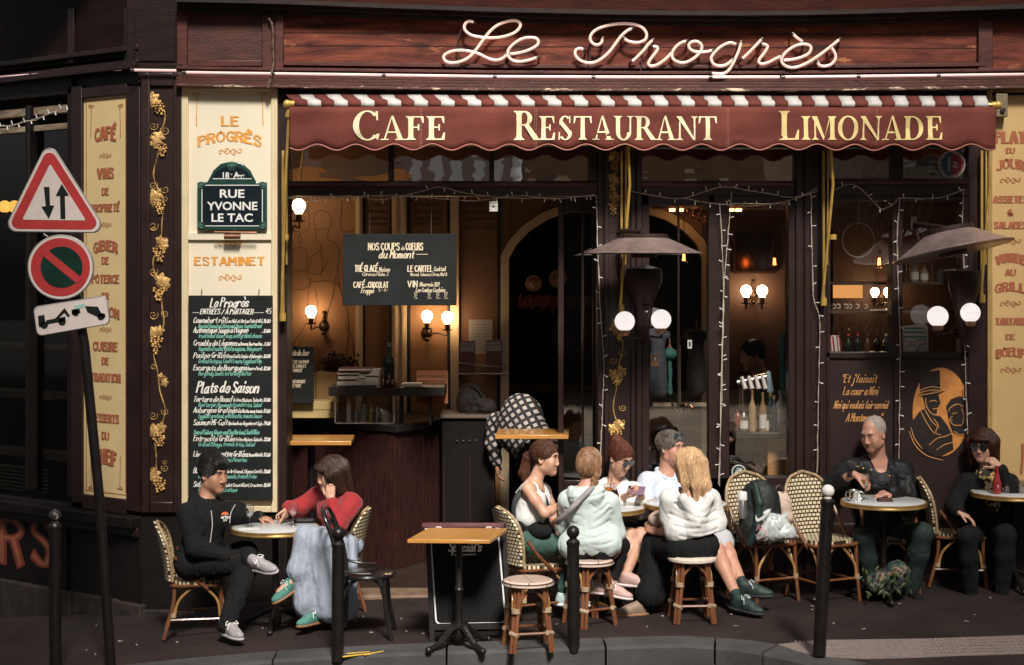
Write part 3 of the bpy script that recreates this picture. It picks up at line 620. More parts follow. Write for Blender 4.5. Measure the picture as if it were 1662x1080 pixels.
# ================================================================== neon script and neon borders
neon_m=M('pale_pink_neon_glass',(0.83,0.60,0.52),0.25,var=0.05,scale=20,emit=(1.0,0.62,0.5),estr=0.13)
neon_end=M('dark_tube_end',(0.05,0.03,0.03),0.4)
NY=-0.09
NZ=thing('neon_sign','large pale pink script neon lettering on the worn red wooden fascia','neon sign',W(1040,105,NY))
def nz1(x,y):return(700+x/4.617,20+y/4.617)
def nz2(x,y):return(1020+x/4.617,20+y/4.617)
NS=[('L',nz1,[(318,76),(290,68),(262,78),(247,108),(258,142),(300,172),(370,188),(450,194),(540,184),(620,156),(662,116),(664,82),(630,64),(570,70),(500,96),(440,144),(390,206),(340,276),(290,332),(230,366),(160,380),(112,370),(92,340),(110,312),(160,292),(220,286),(290,294),(360,314),(420,344),(480,360),(530,348),(568,318)]),
      ('e',nz1,[(585,314),(650,306),(730,284),(790,250),(802,222),(788,198),(740,190),(680,200),(620,236),(580,280),(574,320),(600,356),(650,370),(720,362),(792,340)]),
      ('P',nz1,[(1504,122),(1470,138),(1430,172),(1390,222),(1340,290),(1280,346),(1220,376),(1160,378),(1106,354),(1078,316),(1084,284),(1110,272),(1140,280)]),
      ('P bow',nz1,[(1284,200),(1272,232),(1238,246),(1206,230),(1190,200),(1204,160),(1250,124),(1330,98),(1430,86),(1520,92),(1580,116),(1612,160),(1604,204),(1560,226),(1510,226),(1468,214),(1446,196)]),
      ('r',nz2,[(26,370),(60,340),(110,290),(150,240),(182,210)]),('r2',nz2,[(182,256),(214,262),(216,284),(190,320),(160,360),(150,388),(168,404),(210,396),(260,366),(300,330),(326,300)]),
      ('o',nz2,[(434,216),(390,232),(350,266),(326,310),(336,352),(380,376),(430,376),(490,346),(540,296),(548,250),(520,222),(478,222),(452,246),(462,276),(500,296),(550,300),(600,294),(628,284)]),
      ('g',nz2,[(808,242),(770,230),(730,238),(680,268),(634,316),(620,352),(640,390),(690,404),(740,390),(780,356)]),('g2',nz2,[(844,228),(826,290),(800,350),(776,400),(740,446),(690,464),(624,458)]),
      ('r3',nz2,[(852,350),(900,306),(960,244),(998,204)]),('r4',nz2,[(998,236),(1036,248),(1040,268),(1010,316),(982,352),(978,376),(1000,388),(1050,376),(1100,350),(1144,330)]),
      ('e2',nz2,[(1160,362),(1220,356),(1290,340),(1350,310),(1368,270),(1350,246),(1300,240),(1240,258),(1180,300),(1148,346),(1156,386),(1200,412),(1260,412),(1340,380),(1420,330),(1500,270),(1580,206)]),
      ('acc',nz2,[(1236,166),(1262,192),(1306,222)]),('s',nz2,[(1520,264),(1548,310),(1550,352),(1520,390),(1470,406),(1430,396),(1420,374)])]
for nm,f,pts in NS:
 P=crom([W(*f(x,y),NY)for x,y in pts],5);mb=MB();mb.tube(P,0.0115,8);o=mb.build('neon_tube',neon_m,NZ,world=True)
 mb=MB()
 for e,e2 in((P[0],P[2]),(P[-1],P[-3])):
  d=(e-e2).normalized();mb.tube([e-d*0.004,e+d*0.006,e+d*0.02+Vector((0,0.05,0)),e+d*0.02+Vector((0,0.088,0))],[0.0125,0.0125,0.009,0.006],8)
 mb.build('tube_end',neon_end,o,world=True)
cb=MB()
for pts in[[(752,40),(745,60),(742,80),(748,100),(750,118)],[(958,70),(957,95),(955,108),(953,120)],[(1042,90),(1041,108),(1038,122)],[(1345,108),(1348,116),(1350,124)]]:cb.tube(crom([W(x,y,-0.05)for x,y in pts],5),0.006,6)
cb.build('cable',neon_end,NZ)
bord_m=M('pale_neon_border_glass',(0.85,0.62,0.58),0.2,var=0.05,emit=(1.0,0.55,0.55),estr=0.12)
def neon_run(pts,label,off=None):
 t=thing('neon_border_tube',label,'neon tube',pts[len(pts)//2]);mb=MB();cl=MB()
 mb.tube(pts,0.011,8)
 for i in range(0,len(pts)-1,2):
  p=pts[i];q=pts[i+1];d=(q-p).normalized();cl.tube([p,p+d*0.03],0.0135,8)
 mb.build('glass_tube',neon_m if off else bord_m,t);cl.build('tube_cap',neon_end,t)
neon_run([W(px,118+sag_n(px),-0.1)for px in(296,360,440,540,620,715,800,880,960,1050,1150,1265)],'long straight pink neon border tube on the ledge under the script sign, left run')
neon_run([W(px,118+sag_n(px),-0.1)for px in(1268,1325,1390,1450,1520,1597,1662,1760)],'straight pink neon border tube on the ledge, run to the right end')
neon_run([PLf.p(LU(px),WL(px,y).z,0.07)for px,y in((-160,137),(0,127.5),(60,123.5),(130,119),(208,114))],'pink neon border tube along the angled dark side fascia')
neon_run([W(px,y,-0.1)for px,y in((212,114),(248,114.5),(286,115))],'short pink neon border tube above the gold grapevine pilaster at the corner')
# ================================================================== awning
AY=-0.48;AW=thing('awning','brown awning with striped top and scalloped valance lettered Cafe Restaurant Limonade','awning',W(1035,175,AY))
brown_c=M('brown_awning_canvas',(0.150,0.041,0.031),0.9,spec=0.2,var=0.28,scale=2.2,bump=0.25,bscale=160,stretch=(1,1,0.35),wear=(0.22,0.066,0.05),wear_amt=0.06,wscale=3.5,wstretch=(1,1,.4))
white_c=M('white_awning_canvas',(0.60,0.57,0.54),0.85,var=0.12,scale=8,bump=0.25,bscale=400)
t0=W(462,151,-0.03);t1=W(1600,154,-0.03);f0=W(478,164,AY);f1=W(1604,166,AY);b0=W(478,173,AY-0.015);b1=W(1604,174,AY-0.015)
NSt=52;mbs=[MB(),MB()]
for i in range(NSt):
 a,b=i/NSt,(i+1)/NSt;m=mbs[i%2];rows=[]
 for t in(a,b):
  top=t0.lerp(t1,t);fr=f0.lerp(f1,t);bt=b0.lerp(b1,t)
  c1=top.lerp(fr,0.4)+Vector((0,0,-0.006-0.012*(math.sin(t*55)*0.5+0.5)));c2=top.lerp(fr,0.75)+Vector((0,0,-0.004));fr2=fr+Vector((0,-0.014,-0.006))
  rows.append([top,c1,c2,fr,fr2,bt])
 m.add(rows[0]+rows[1],[(k,k+1,k+7,k+6)for k in range(5)])
for m,mt,nm in zip(mbs,(brown_c,white_c),('brown_stripe','white_stripe')):
 o=m.build(nm,mt,AW);sd=o.modifiers.new('thick','SOLIDIFY');sd.thickness=0.004
VY=AY-0.02
def val_y(px,py,t):
 return VY-0.012*math.sin(px*0.021)*t-0.006*math.sin(px*0.083+1)*t-0.007*math.sin(px*0.031+t*5.5)-0.004*math.sin(px*0.012+t*12)
mb=MB();NXv=420;rows=7;vs=[];uv=[]
for j in range(rows):
 for i in range(NXv+1):
  px=470+(1616-470)*i/NXv
  bot=239.5-4.8*math.cos((px-515)/62.4*2*math.pi);t=j/(rows-1);py=173.5+(bot-173.5)*t
  p=W(px,py,VY);vs.append((p.x,val_y(px,py,t),p.z))
for j in range(rows-1):
 for i in range(NXv):a=j*(NXv+1)+i;mb.f.append((a,a+NXv+1,a+NXv+2,a+1))
mb.v=vs;va=mb.build('valance',brown_c,AW);sd=va.modifiers.new('thick','SOLIDIFY');sd.thickness=0.003;sd.offset=-1
pipe=MB();pipe.tube([Vector(vs[(rows-1)*(NXv+1)+i])+Vector((0,-0.001,0.001))for i in range(NXv+1)],0.0055,5);pipe.build('piping',M('pinkish_piping',(0.40,0.15,0.11),0.7),va)
sm=MB()
for px in(682,684.5,868,871,1180,1183,1423):
 for k in range(16):
  y0=176+k*4;p=W(px,y0,0);q=W(px,y0+2.6,0);z0=W(px,y0+2.6,VY).z;z1=W(px,y0,VY).z;x=W(px,y0,VY).x
  yy=val_y(px,y0,(y0-173)/66)-0.002;sm.box((x-0.0012,yy,z0),(x+0.0012,yy+0.003,z1))
sm.build('seam_stitching',M('pale_thread',(0.45,0.25,0.2),0.8),va)
# serif capitals, drawn as stems, serifs and swelling bowls
def serif_text(mb,txt,px0,px1,py_b,capfirst,hpx,yfun):
 s=MPP(VY);k=[0]
 def put(pts):
  k[0]+=1;q=[]
  for x,y in pts:p=W(x,y,VY);q.append((p.x,yfun(x,y)-0.0045-0.0002*(k[0]%6),p.z))
  mb.add(q,[tuple(range(len(q)))])
 def strip(a,b):
  k[0]+=1;q=[]
  for(x,y)in a+b:p=W(x,y,VY);q.append((p.x,yfun(x,y)-0.0045-0.0002*(k[0]%6),p.z))
  n=len(a);mb.add(q,[(i,i+1,n+i+1,n+i)for i in range(n-1)])
 def stem(x,w,y0,y1,st=True,sb=True,sw=0.55,slant=0):
  L=[];Rr=[]
  prof=[(0.0,sw if sb else 0),(0.035,sw if sb else 0),(0.06,sw*0.35 if sb else 0),(0.14,0.03 if sb else 0),(0.5,0),(0.86,0.03 if st else 0),(0.94,sw*0.35 if st else 0),(0.965,sw if st else 0),(1.0,sw if st else 0)]
  for t,e in prof:
   y=y0+(y1-y0)*t;xx=x+slant*t;L.append((xx-w/2-e*w,y));Rr.append((xx+w/2+e*w,y))
  return[(L,Rr)]
 def bowl(cx,cy,rx,ry,tw,th,a0,a1,n=18):
  o=[];i_=[]
  for k_ in range(n+1):
   a=R(a0+(a1-a0)*k_/n);ca,sa=math.cos(a),math.sin(a)
   o.append((cx+rx*ca,cy+ry*sa));i_.append((cx+(rx-tw)*ca,cy+(ry-th)*sa))
  return[(o,i_)]
 def bar(x0,x1,y0,y1,flick=0):
  xs=[x0,x1-0.05,x1];up=[(x0,y1),(x1-0.06,y1),(x1-0.02,y1+flick),(x1,y1+flick)];dn=[(x0,y0),(x1-0.12,y0),(x1-0.03,y0-flick*.2),(x1,y0)]
  return[(up,dn)]
 def poly(*p):return[(list(p[:len(p)//2]),list(p[len(p)//2:])[::-1])]
 T=0.19
 def let(c):
  if c=='C':return 0.86,bowl(.46,.5,.46,.52,T,.05,42,318)+poly((.72,.98),(.80,1.0),(.80,.66),(.745,.70))+poly((.745,.20),(.85,.22),(.80,.0),(.70,.08))
  if c=='A':return 0.92,poly((.40,1.0),(.48,1.02),(.87,0),(.66,0))+poly((.38,.93),(.44,1.0),(.17,0.0),(.10,0))+poly((.22,.36),(.66,.36),(.66,.29),(.22,.29))+poly((-.02,.045),(.29,.045),(.29,0),(-.02,0))+poly((.56,.045),(.97,.045),(.97,0),(.56,0))
  if c in 'FE':
   g=stem(.2,T,0,1)+poly((.2,1.0),(.68,1.0),(.68,.945),(.2,.945))+poly((.58,.96),(.69,1.0),(.70,.70),(.655,.72))+poly((.2,.56),(.52,.56),(.52,.50),(.2,.50))+poly((.47,.66),(.53,.66),(.53,.40),(.47,.40))
   if c=='E':g+=poly((.2,.055),(.70,.055),(.70,0),(.2,0))+poly((.665,.30),(.73,.32),(.71,0),(.58,.04))
   return(0.80 if c=='E' else 0.76),g
  if c=='R':return 0.93,stem(.2,T,0,1)+poly((.2,1.0),(.42,1.0),(.42,.945),(.2,.945))+bowl(.40,.745,.30,.255,T*.95,.055,90,-90)+poly((.2,.545),(.42,.545),(.42,.49),(.2,.49))+poly((.38,.52),(.57,.54),(.99,0),(.74,0))+poly((.74,.04),(1.02,.04),(1.02,0),(.74,0))
  if c=='S':return 0.70,bowl(.36,.745,.27,.275,.15,.05,35,205)+poly((.10,.70),(.27,.76),(.66,.32),(.50,.22))+bowl(.36,.265,.30,.285,.16,.05,25,-150)+poly((.54,1.0),(.60,1.02),(.60,.70),(.55,.72))+poly((.07,.33),(.12,.33),(.10,.0),(.05,0))
  if c=='T':return 0.86,stem(.43,T,0,1,st=False)+poly((.03,1.0),(.83,1.0),(.83,.94),(.03,.94))+poly((.02,1.0),(.13,.97),(.06,.70),(.01,.70))+poly((.73,.97),(.84,1.0),(.85,.70),(.80,.70))
  if c=='U':return 0.94,stem(.2,T,.3,1,sb=False)+bowl(.46,.32,.355,.34,T,.06,180,360)+stem(.775,.075,.3,1,sb=False,sw=1.6)
  if c=='N':return 0.98,stem(.16,.075,0,1,st=False,sw=1.5)+poly((.0,1.0),(.24,1.0),(.88,0),(.80,-.02))+stem(.84,.07,.0,1,sb=False,sw=1.6)
  if c=='L':return 0.80,stem(.2,T,0,1)+poly((.2,.055),(.72,.055),(.72,0),(.2,0))+poly((.69,.34),(.75,.36),(.73,0),(.58,.04))
  if c=='I':return 0.44,stem(.21,T,0,1)
  if c=='M':return 1.14,stem(.15,.075,0,1,st=False,sw=1.5)+poly((.0,1.0),(.25,1.0),(.58,.12),(.53,-.02))+poly((.58,.12),(.54,-.01),(.82,1.0),(.88,1.0))+stem(.93,T,0,1,sw=.5)
  if c=='O':return 0.98,bowl(.47,.5,.47,.52,T,.055,0,360,30)
  if c=='D':return 0.96,stem(.2,T,0,1)+poly((.2,1.0),(.42,1.0),(.42,.945),(.2,.945))+bowl(.40,.5,.50,.5,T,.055,90,-90,22)+poly((.2,.055),(.42,.055),(.42,0),(.2,0))
 lays=[];x=0
 for i,c in enumerate(txt):
  h=1.0 if i==0 else 0.82;w,g=let(c);lays.append((x,h,g));x+=w*(h if i else 1.0)+0.035
 kx_=(px1-px0)/(x-0.10)
 for(x0,h,g)in lays:
  for a,b in g:
   cv=lambda q:(px0+(x0+q[0]*h)*kx_,py_b-q[1]*h*hpx)
   A_=[cv(q)for q in a];B_=[cv(q)for q in b]
   if len(A_)==len(B_):strip(A_,B_)
let_m=M('cream_awning_letter',(0.83,0.73,0.47),0.75,var=0.08,scale=4,bump=0.1,wear=(0.68,0.48,0.2),wear_amt=0.0,wscale=3)
let_y=M('golden_awning_letter',(0.72,0.47,0.10),0.75,var=0.15,scale=4,bump=0.1)
yf_=lambda x,y:val_y(x,y,max(0,min(1,(y-173.5)/66)))
for txt,a,b,mt in(('CAFE',573,722,let_m),('RESTAURANT',834,1161,let_m),('LIMONADE',1264,1528,M('pale_gold_awning_letter',(0.79,0.62,0.27),0.75,var=0.2,scale=2.2,bump=0.1))):
 mb=MB();serif_text(mb,txt,a,b,227.5,True,47,yf_);mb.build('valance_lettering',mt,va,smooth=False)
mb=MB();mb.tube([f0+Vector((-0.03,0.012,-0.022)),f1+Vector((0.05,0.012,-0.022))],0.02,10);mb.build('front_bar',M('brass_bar',(0.6,0.4,0.15),0.35,0.8),AW)
brass=M('yellow_painted_brass',(0.62,0.40,0.10),0.35,0.35,var=0.25,scale=10,bump=0.15,wear=(0.25,0.14,0.05),wear_amt=0.03,wscale=25)
mb=MB()
for p in(f0,f1):mb.ball(p+Vector((-0.055 if p is f0 else 0.075,0.012,-0.022)),0.032,14,10);mb.tube([p+Vector((-0.04 if p is f0 else 0.03,0.012,-0.022)),p+Vector((0.0 if p is f0 else 0.07,0.012,-0.022))],0.026,12)
mb.build('brass_finial',brass,AW)
for xt,xb,yb,xt2 in((463,457,515,470),(1022,1007,500,1018),(1352,1335,490,1345),(1606,1592,485,1600)):
 mb=MB();mb.tube([W(xt2,172,AY+0.02),W(xt,300,AY+0.16),W(xb,yb-6,-0.10)],0.0115,10);mb.tube([W(xt2,178,AY+0.03),W(xt2-2,190,AY+0.04)],0.024,10)
 o=mb.build('brass_arm',brass,AW)
 mb=MB();fbox(mb,xb,245,xb+4,yb,-0.075,-0.045);mb.tube([W(xb+9,238,-0.07),W(xb+8,430,-0.07)],0.008,8);mb.build('brass_rail',brass,AW,bevel=0.004)
 mb=MB();mb.lathe([(0.0,-0.03),(0.024,-0.03),(0.024,0.03),(0,0.03)],W(xb+2,yb,-0.09),12);mb.lathe([(0,-.02),(.028,-.02),(.028,.02),(0,.02)],W(xt,385 if xt>500 else 385,-0.15),12)
 mb.build('arm_pivot',brass,AW)
# ================================================================== signs and boards on the facade
def frame_plaque():
 c=W(376,330,-0.075);t=thing('street_name_plaque','dark green enamel street plaque with arched top on the cream panel','street sign',c)
 grn=M('dark_green_enamel',(0.018,0.055,0.045),0.25,var=0.1,coat=0.4);navy=M('navy_enamel',(0.009,0.016,0.022),0.25,var=0.1,coat=0.4);wht=M('white_enamel',(0.80,0.79,0.75),0.3,var=0.03,coat=0.3)
 Y=-0.075
 def P(x,y):return W(x,y,Y)
 top=[(320,374),(433,374),(433,296),(416,296),(412,289),(406,277),(394,266),(376,262),(358,266),(346,277),(340,289),(336,296),(320,296)]
 mb=MB();mb.prism([P(*q)for q in top],(0,0.03,0));mb.build('plaque_plate',grn,t,bevel=0.006)
 mb=MB();mb.prism([P(*q)+Vector((0,-.004,0))for q in[(327,368),(427,368),(427,300),(327,300)]],(0,0.006,0));mb.prism([P(*q)+Vector((0,-.004,0))for q in[(344,291),(409,291),(402,280),(390,272),(376,269),(362,272),(350,280)]],(0,0.006,0));mb.build('navy_field',navy,t)
 mb=MB();pl=Plane((0,Y-0.004,0),(1,0,0))
 for pts in([(334,367),(420,367)],[(334,301),(420,301)],[(328,308),(328,360)],[(426,308),(426,360)],[(346,290.5),(408,290.5)]):
  q=[P(*a)for a in pts];ribbon(mb,pl,[(a.x,a.z)for a in q],0.006,0.0015)
 mb.build('border_line',wht,t)
 mb=MB()
 for txt,yb,h,w in(('RUE',321,13,40),('YVONNE',341,13,82),('LE TAC',360,13,67)):c=P(377,yb);sans(mb,pl,txt,c.x,c.z,h*MPP(Y),0.002,0.5,w*MPP(Y),bold=0.022)
 c=P(372,289);sans(mb,pl,'18',P(367,289).x,c.z,9*MPP(Y),0.0022,0.5,bold=0.02);sans(mb,pl,'A',P(384,289).x,c.z,9.5*MPP(Y),0.0022,0.5,bold=0.02);sans(mb,pl,'rr',P(391,288).x,c.z,7*MPP(Y),0.0022,0.5,bold=0.02);sans(mb,pl,'!',P(396,288).x,c.z,6*MPP(Y),0.0022,.5);sans(mb,pl,'e',P(376,284).x,P(0,284.5).z,3.5*MPP(Y),0.0022,.5)
 mb.build('plaque_lettering',wht,t)
 ring=M('pale_green_enamel',(0.07,0.14,0.115),0.3)
 for x,y,r in((327,301,6),(426,301,6),(327,366,6),(426,366,6),(376,270,7)):
  mb=MB();c=P(x,y);rr=r*MPP(Y);mb.lathe([(0,0.007),(rr*.35,0.006),(rr*.45,0.002),(rr*.7,0.002),(rr*.82,0.007),(rr,0.0)],c+Vector((0,-0.001,0)),20,(0,-1,0));mb.build('rosette',ring if r==6 else ring,t)
frame_plaque()
t=thing('picture_lamp','small rusty brass picture lamp with a flat bar under the street plaque','picture lamp',W(376,382,-0.1))
mb=MB();mb.tube([W(348,377,-0.12),W(417,378,-0.12)],0.008,8);mb.tube([W(380,372,-0.12),W(380,377,-0.12)],0.006,8);mb.build('bar',M('tarnished_brass',(0.25,0.12,0.07),0.45,0.6,var=0.4),t)
mb=MB();mb.tube([W(364,384,-0.1),W(390,384,-0.1)],0.022,12);mb.build('lamp_tube',M('tarnished_brass',(0.25,0.12,0.07)),t)
slate=M('black_slate',(0.010,0.012,0.012),0.6,spec=0.3,var=0.35,scale=6,bump=0.05,wear=(0.022,0.025,0.024),wear_amt=0.02,wscale=5)
chalk=M('white_chalk_marker',(0.78,0.75,0.68),0.8,var=0.1,scale=60);chalk_g=M('green_chalk_marker',(0.16,0.42,0.33),0.8,var=0.1,scale=60);chalk_w=M('warm_white_chalk',(0.74,0.62,0.44),0.8,var=0.1)
MY=-0.085
t=thing('menu_board','tall black menu board with white and green handwritten dishes on the cream panel','menu board',W(374,810,MY))
mb=MB();fbox(mb,306,480,442,812,MY,-0.055);mb.build('board',slate,t,bevel=0.004)
PLM=Plane((0,MY,0),(1,0,0));mw=MB();mg=MB()
def row(mb,txt,x0,x1,yb,h,lw=0.12):a=W(x0,yb,MY);b=W(x1,yb,MY);hand(mb,PLM,txt,a.x,a.z,h*MPP(MY),lw,0.25,width=b.x-a.x,off=0.002,jit=0.06)
row(mw,'Le Progrès',341,402,498,14,0.13);row(mw,'ENTRÉES / À PARTAGER',325,410,510,8,0.15);row(mw,'_',313,323,508,8);row(mw,'_',412,428,508,8);row(mw,'45',431,439,509,8)
MENU=[(524,'Camembert rôti','au Miel et Herbes Pain Grillé','11.00','Roasted Camembert, Honey and Thyme, Toasted Bread'),(540,'Authentique Soupe à l\'oignon','','13.00','traditional Onion Soup, with grilled cheese'),(561,'Crumble de Légumes','au Parmesan, Yaourt aux Fines','9.00','Vegetable Crumble, with Parmigiana, Thin yaourt'),
  (581,'Poulpe Grillé','Citron Confit, Caviar d\'Aubergine','16.00','Grilled Octopus, Confit Lemon, Eggplant Dip'),(601,'Escargots de Bourgogne','Beurre Persil','12.00','Burgundy Snails in Parsley Butter')]
MENU2=[(652,'Tartare de Boeuf','frites Maison, Salade','19.00','Beef tartar, Homemade French Fries, Salad'),(670,'Aubergine Gratinée','à la Ricotta, sauce tomate','17.00','Eggplant gratined, with Ricotta, tomato Sauce'),(690,'Saumon Mi-Cuit','Marinade au Gingembre et Soja','24.00',''),(716,'Entrecôte Grillée','frites Maison, Salade','32.00','Grilled Ribeye, french fries, Salad'),
         (741,'Linguine Courgettes Grillées','Parmesan et Citron Confit','17.00','Linguine al Zucchini, Pecorino'),(768,'Burger Boeuf','Pain Artisanal, Oignon Confit','20.00','Bacon Burger, Homemade, french Fries'),(790,'Salade César','Poulet Croustillant, Croutons','18.00','Chicken, Romaine Lettuce')]
for y,a,b,pr,g in MENU+MENU2:
 w=min(88,len(a)*3.9);row(mw,a,314,314+w,y,8.5,0.125)
 if b:row(mw,b,316+w,425,y,5.5,0.13)
 row(mw,'_',424,428,y,6);row(mw,pr,428,438,y,5.5,0.18)
 if g:row(mg,g,322,min(424,322+len(g)*2.6),y+8.5,6.8,0.13)
row(mg,'Seared Salmon, Ginger and Soy Marinad, Sushi Rice',314,420,705,7,0.16)
row(mw,'Plats de Saison',319,418,637,17,0.13)
mw.build('board_writing',chalk,t);mg.build('board_writing',chalk_g,t)
mb=MB()
for x in(327,420):mb.tube([W(x,480,-0.06),W(x,473,-0.06),W(x+1,470,-0.03)],0.003,6)
mb.build('hook',neon_end,t)
HYb=-0.06
t=thing('hanging_menu_board','black hanging board Nos coups de coeurs du Moment in the open bay','menu board',W(648,437,HYb))
mb=MB();fbox(mb,556,380,741,496,HYb,HYb+0.02);mb.build('board',slate,t,bevel=0.003)
PLH=Plane((0,HYb,0),(1,0,0));mb=MB()
def rowh(txt,x0,x1,yb,h,lw=0.11,sh=0.22):a=W(x0,yb,HYb);b=W(x1,yb,HYb);hand(mb,PLH,txt,a.x,a.z,h*MPP(HYb),lw,sh,width=b.x-a.x,off=0.002)
rowh('NOS COUPS',598,648,406,11,0.14,0.02);rowh('de',651,656,406,6);rowh('COEURS',659,686,406,11,0.14,0.02);rowh('du Moment',615,671,419,12,0.13)
rowh('_',676,694,413,4,0.3);rowh('THÉ GLACÉ',576,613,441,10,0.15,0.02);rowh('Maison',615,632,441,7);rowh('Citron ou Pêche . 7.',588,630,448,5.5)
rowh('CAFÉ',574,592,467,9,0.15,0.02);rowh('ou',593,597,467,4);rowh('CHOCOLAT',598,630,467,9,0.15,0.02);rowh('Frappé',586,606,476,8);rowh('5.- 6.-',614,630,473,5)
rowh('LE CARTEL',662,702,441,9.5,0.15,0.02);rowh('Cocktail',704,723,440,7);rowh('Mezcal, Tabasco, Citron, Miel 11.',666,725,448,5)
rowh('VIN',662,677,466,9.5,0.15,0.02);rowh('Minervois 2021',681,712,465,6.5);rowh('Les Combes Cachées',675,722,474,6.5)
for x in(672,694,708,721):rowh('12',x,x+5,479,4.5);rowh('5.',x,x+6,485,4.5)
mb.build('board_writing',chalk_w,t)
mb=MB();mb.tube([W(600,380,HYb+.01),W(601,310,0.0)],0.0025,6);mb.tube([W(700,380,HYb+.01),W(700,310,0.0)],0.0025,6);mb.build('cord',neon_end,t)
# round sticker of the transom on the right, and the little round sticker on the window
def disc(mb,c,r,off,seg=40,ny=(0,-1,0)):mb.lathe([(0,off),(r,off),(r,0)][::1],c,seg,ny)
c=W(1545,267,0.045);t=thing('round_window_sticker','round red and blue licence sticker with Paris lettering in the right transom','sticker',c)
r=22*MPP()
mb=MB();disc(mb,c,r,0.002);mb.build('sticker_disc',M('pale_sticker_paper',(0.5,0.47,0.42),0.5),t)
mb=MB();q=[c+Vector((r*0.93*math.cos(a),-0.003,r*0.93*math.sin(a)))for a in[math.pi/2+math.pi*k/16 for k in range(17)]];mb.add(q,[tuple(range(17))]);mb.build('blue_half',M('dull_blue_ink',(0.03,0.07,0.11),0.5),t)
mb=MB();q=[c+Vector((r*0.93*math.cos(a),-0.003,r*0.93*math.sin(a)))for a in[-math.pi/2+math.pi*k/16 for k in range(17)]];mb.add(q,[tuple(range(17))]);mb.build('red_half',M('dull_red_ink',(0.25,0.03,0.04),0.5),t)
mb=MB();
for k,ch in enumerate('VILLE DE PARIS - SHOPPING - LICENCE DEBIT - '):
 a=math.pi*1.25-2*math.pi*k/44;pl=Plane(c+Vector((0.78*r*math.cos(a),-0.0035,0.78*r*math.sin(a))),(math.sin(a),0,-math.cos(a)),(math.cos(a),0,math.sin(a)));pl.n=Vector((0,-1,0));sans(mb,pl,ch,0,0,0.016,0.001)
pl=Plane(c+Vector((0,-0.0035,0)),(0,0,1),(-1,0,0));pl.n=Vector((0,-1,0));sans(mb,pl,'LICENCE',0,0.012,0.02,0.001,width=0.11);sans(mb,pl,'IV',0,-0.045,0.04,0.001);mb.build('sticker_lettering',chalk,t)
c=W(1199,766,0.045);t=thing('round_door_sticker','small round green and white sticker low on the window by the chair','sticker',c);r=11.5*MPP()
mb=MB();disc(mb,c,r,0.002);mb.build('sticker_disc',M('white_sticker',(0.75,0.76,0.72),0.4),t);mb=MB();disc(mb,c+Vector((0,-.0022,0)),r*.88,0.001);mb.build('green_disc',M('dark_green_ink',(0.02,0.07,0.05),0.4),t)
mb=MB();mb.lathe([(r*.55,.001),(r*.62,.001)],c+Vector((0,-.0036,0)),30,(0,-1,0));pl=Plane(c+Vector((0,-.0036,0)),(1,0,0));sans(mb,pl,'COCKTAIL',0,-.004,.008,.001,width=r*1.0);mb.box(c+Vector((-r*.4,-.005,.012)),c+Vector((r*.4,-.004,.016)));mb.build('sticker_mark',M('white_sticker',(0.75,0.76,0.72)),t)
# electric box at the right end of the awning
t=thing('crank_box','small beige awning switch box on the yellow panel beside the awning end','switch box',W(1626,172,-0.1))
mb=MB();fbox(mb,1617,152,1636,190,-0.1,-0.02);mb.build('box',M('dirty_beige_plastic',(0.22,0.17,0.10),0.5,var=0.3),t,bevel=0.006)
mb=MB();mb.lathe([(0,.02),(.02,.018),(.02,0)],W(1627,179,-0.1),14,(0,-1,0));mb.build('knob',neon_end,t);mb=MB();mb.tube(crom([W(1608,160,-.03),W(1612,145,-.05),W(1630,141,-.05),W(1700,142,-.04)],5),0.005,6);mb.build('cable',M('pale_cable',(0.5,0.45,0.38),0.5),t)
# ================================================================== patio heaters, globe lamps
hood_m=M('weathered_copper_hood',(0.44,0.32,0.30),0.33,0.6,var=0.35,scale=7,bump=0.15,wear=(0.42,0.36,0.32),wear_amt=0.02,wscale=11)
rust_m=M('rusty_dark_metal',(0.042,0.021,0.017),0.55,0.4,var=0.4,scale=14,bump=0.3)
def heater(px,py,rpx,y,tilt,yaw,hpx,label):
 c=W(px,py,y);s=MPP(y);r=rpx*s
 t=thing('patio_heater',label,'heater',c)
 q=Matrix.Rotation(yaw,4,'Y')@Matrix.Rotation(tilt,4,'X')
 def tr(mb):
  mb.v=[tuple(c+q@Vector(v))for v in mb.v];return mb
 mb=MB();h=hpx*s
 mb.lathe([(r,0.0),(r*1.0,0.006),(r*0.93,0.012),(r*0.40,h*0.86),(r*0.37,h*0.90),(r*0.35,h*0.90),(r*0.38,h*0.84),(r*0.92,0.0),(r,0)],(0,0,0),48);o=tr(mb).build('hood',hood_m,t,angle=25)
 mb=MB();mb.lathe([(0,h*0.88),(r*0.42,h*0.88),(r*0.42,h*1.02),(r*0.36,h*1.06),(0,h*1.06)],(0,0,0),28);tr(mb).build('hood_cap',rust_m,t)
 mb=MB();mb.lathe([(0,-0.03),(r*0.22,-0.03),(r*0.26,0.02),(r*0.3,h*0.8),(0,h*0.8)],(0,0,0),24);tr(mb).build('burner',rust_m,t)
 return t,c,s
t,c,s=heater(1044,412,97,-0.62,0.0,0.0,30,'copper patio heater hood seen edge on, near the gold vine pilaster')
mb=MB();mb.tube([W(1004,380,-0.06),W(1010,375,-0.2),W(1044,377,-0.6)],0.02,10);mb.tube([W(1006,412,-0.1),W(1012,450,-0.1),W(1025,480,-0.1)],0.012,8);mb.build('support_arm',rust_m,t)
mb=MB();bc=W(1045,430,-0.12);sv=MPP(-.12)
mb.lathe([(z_r*sv,(430-y)*sv)for y,z_r in((548,6),(545,8),(528,11),(500,14),(490,17),(475,22),(462,28),(455,30),(441,30),(436,28),(430,0))],bc,28);mb.build('gas_body',rust_m,t)
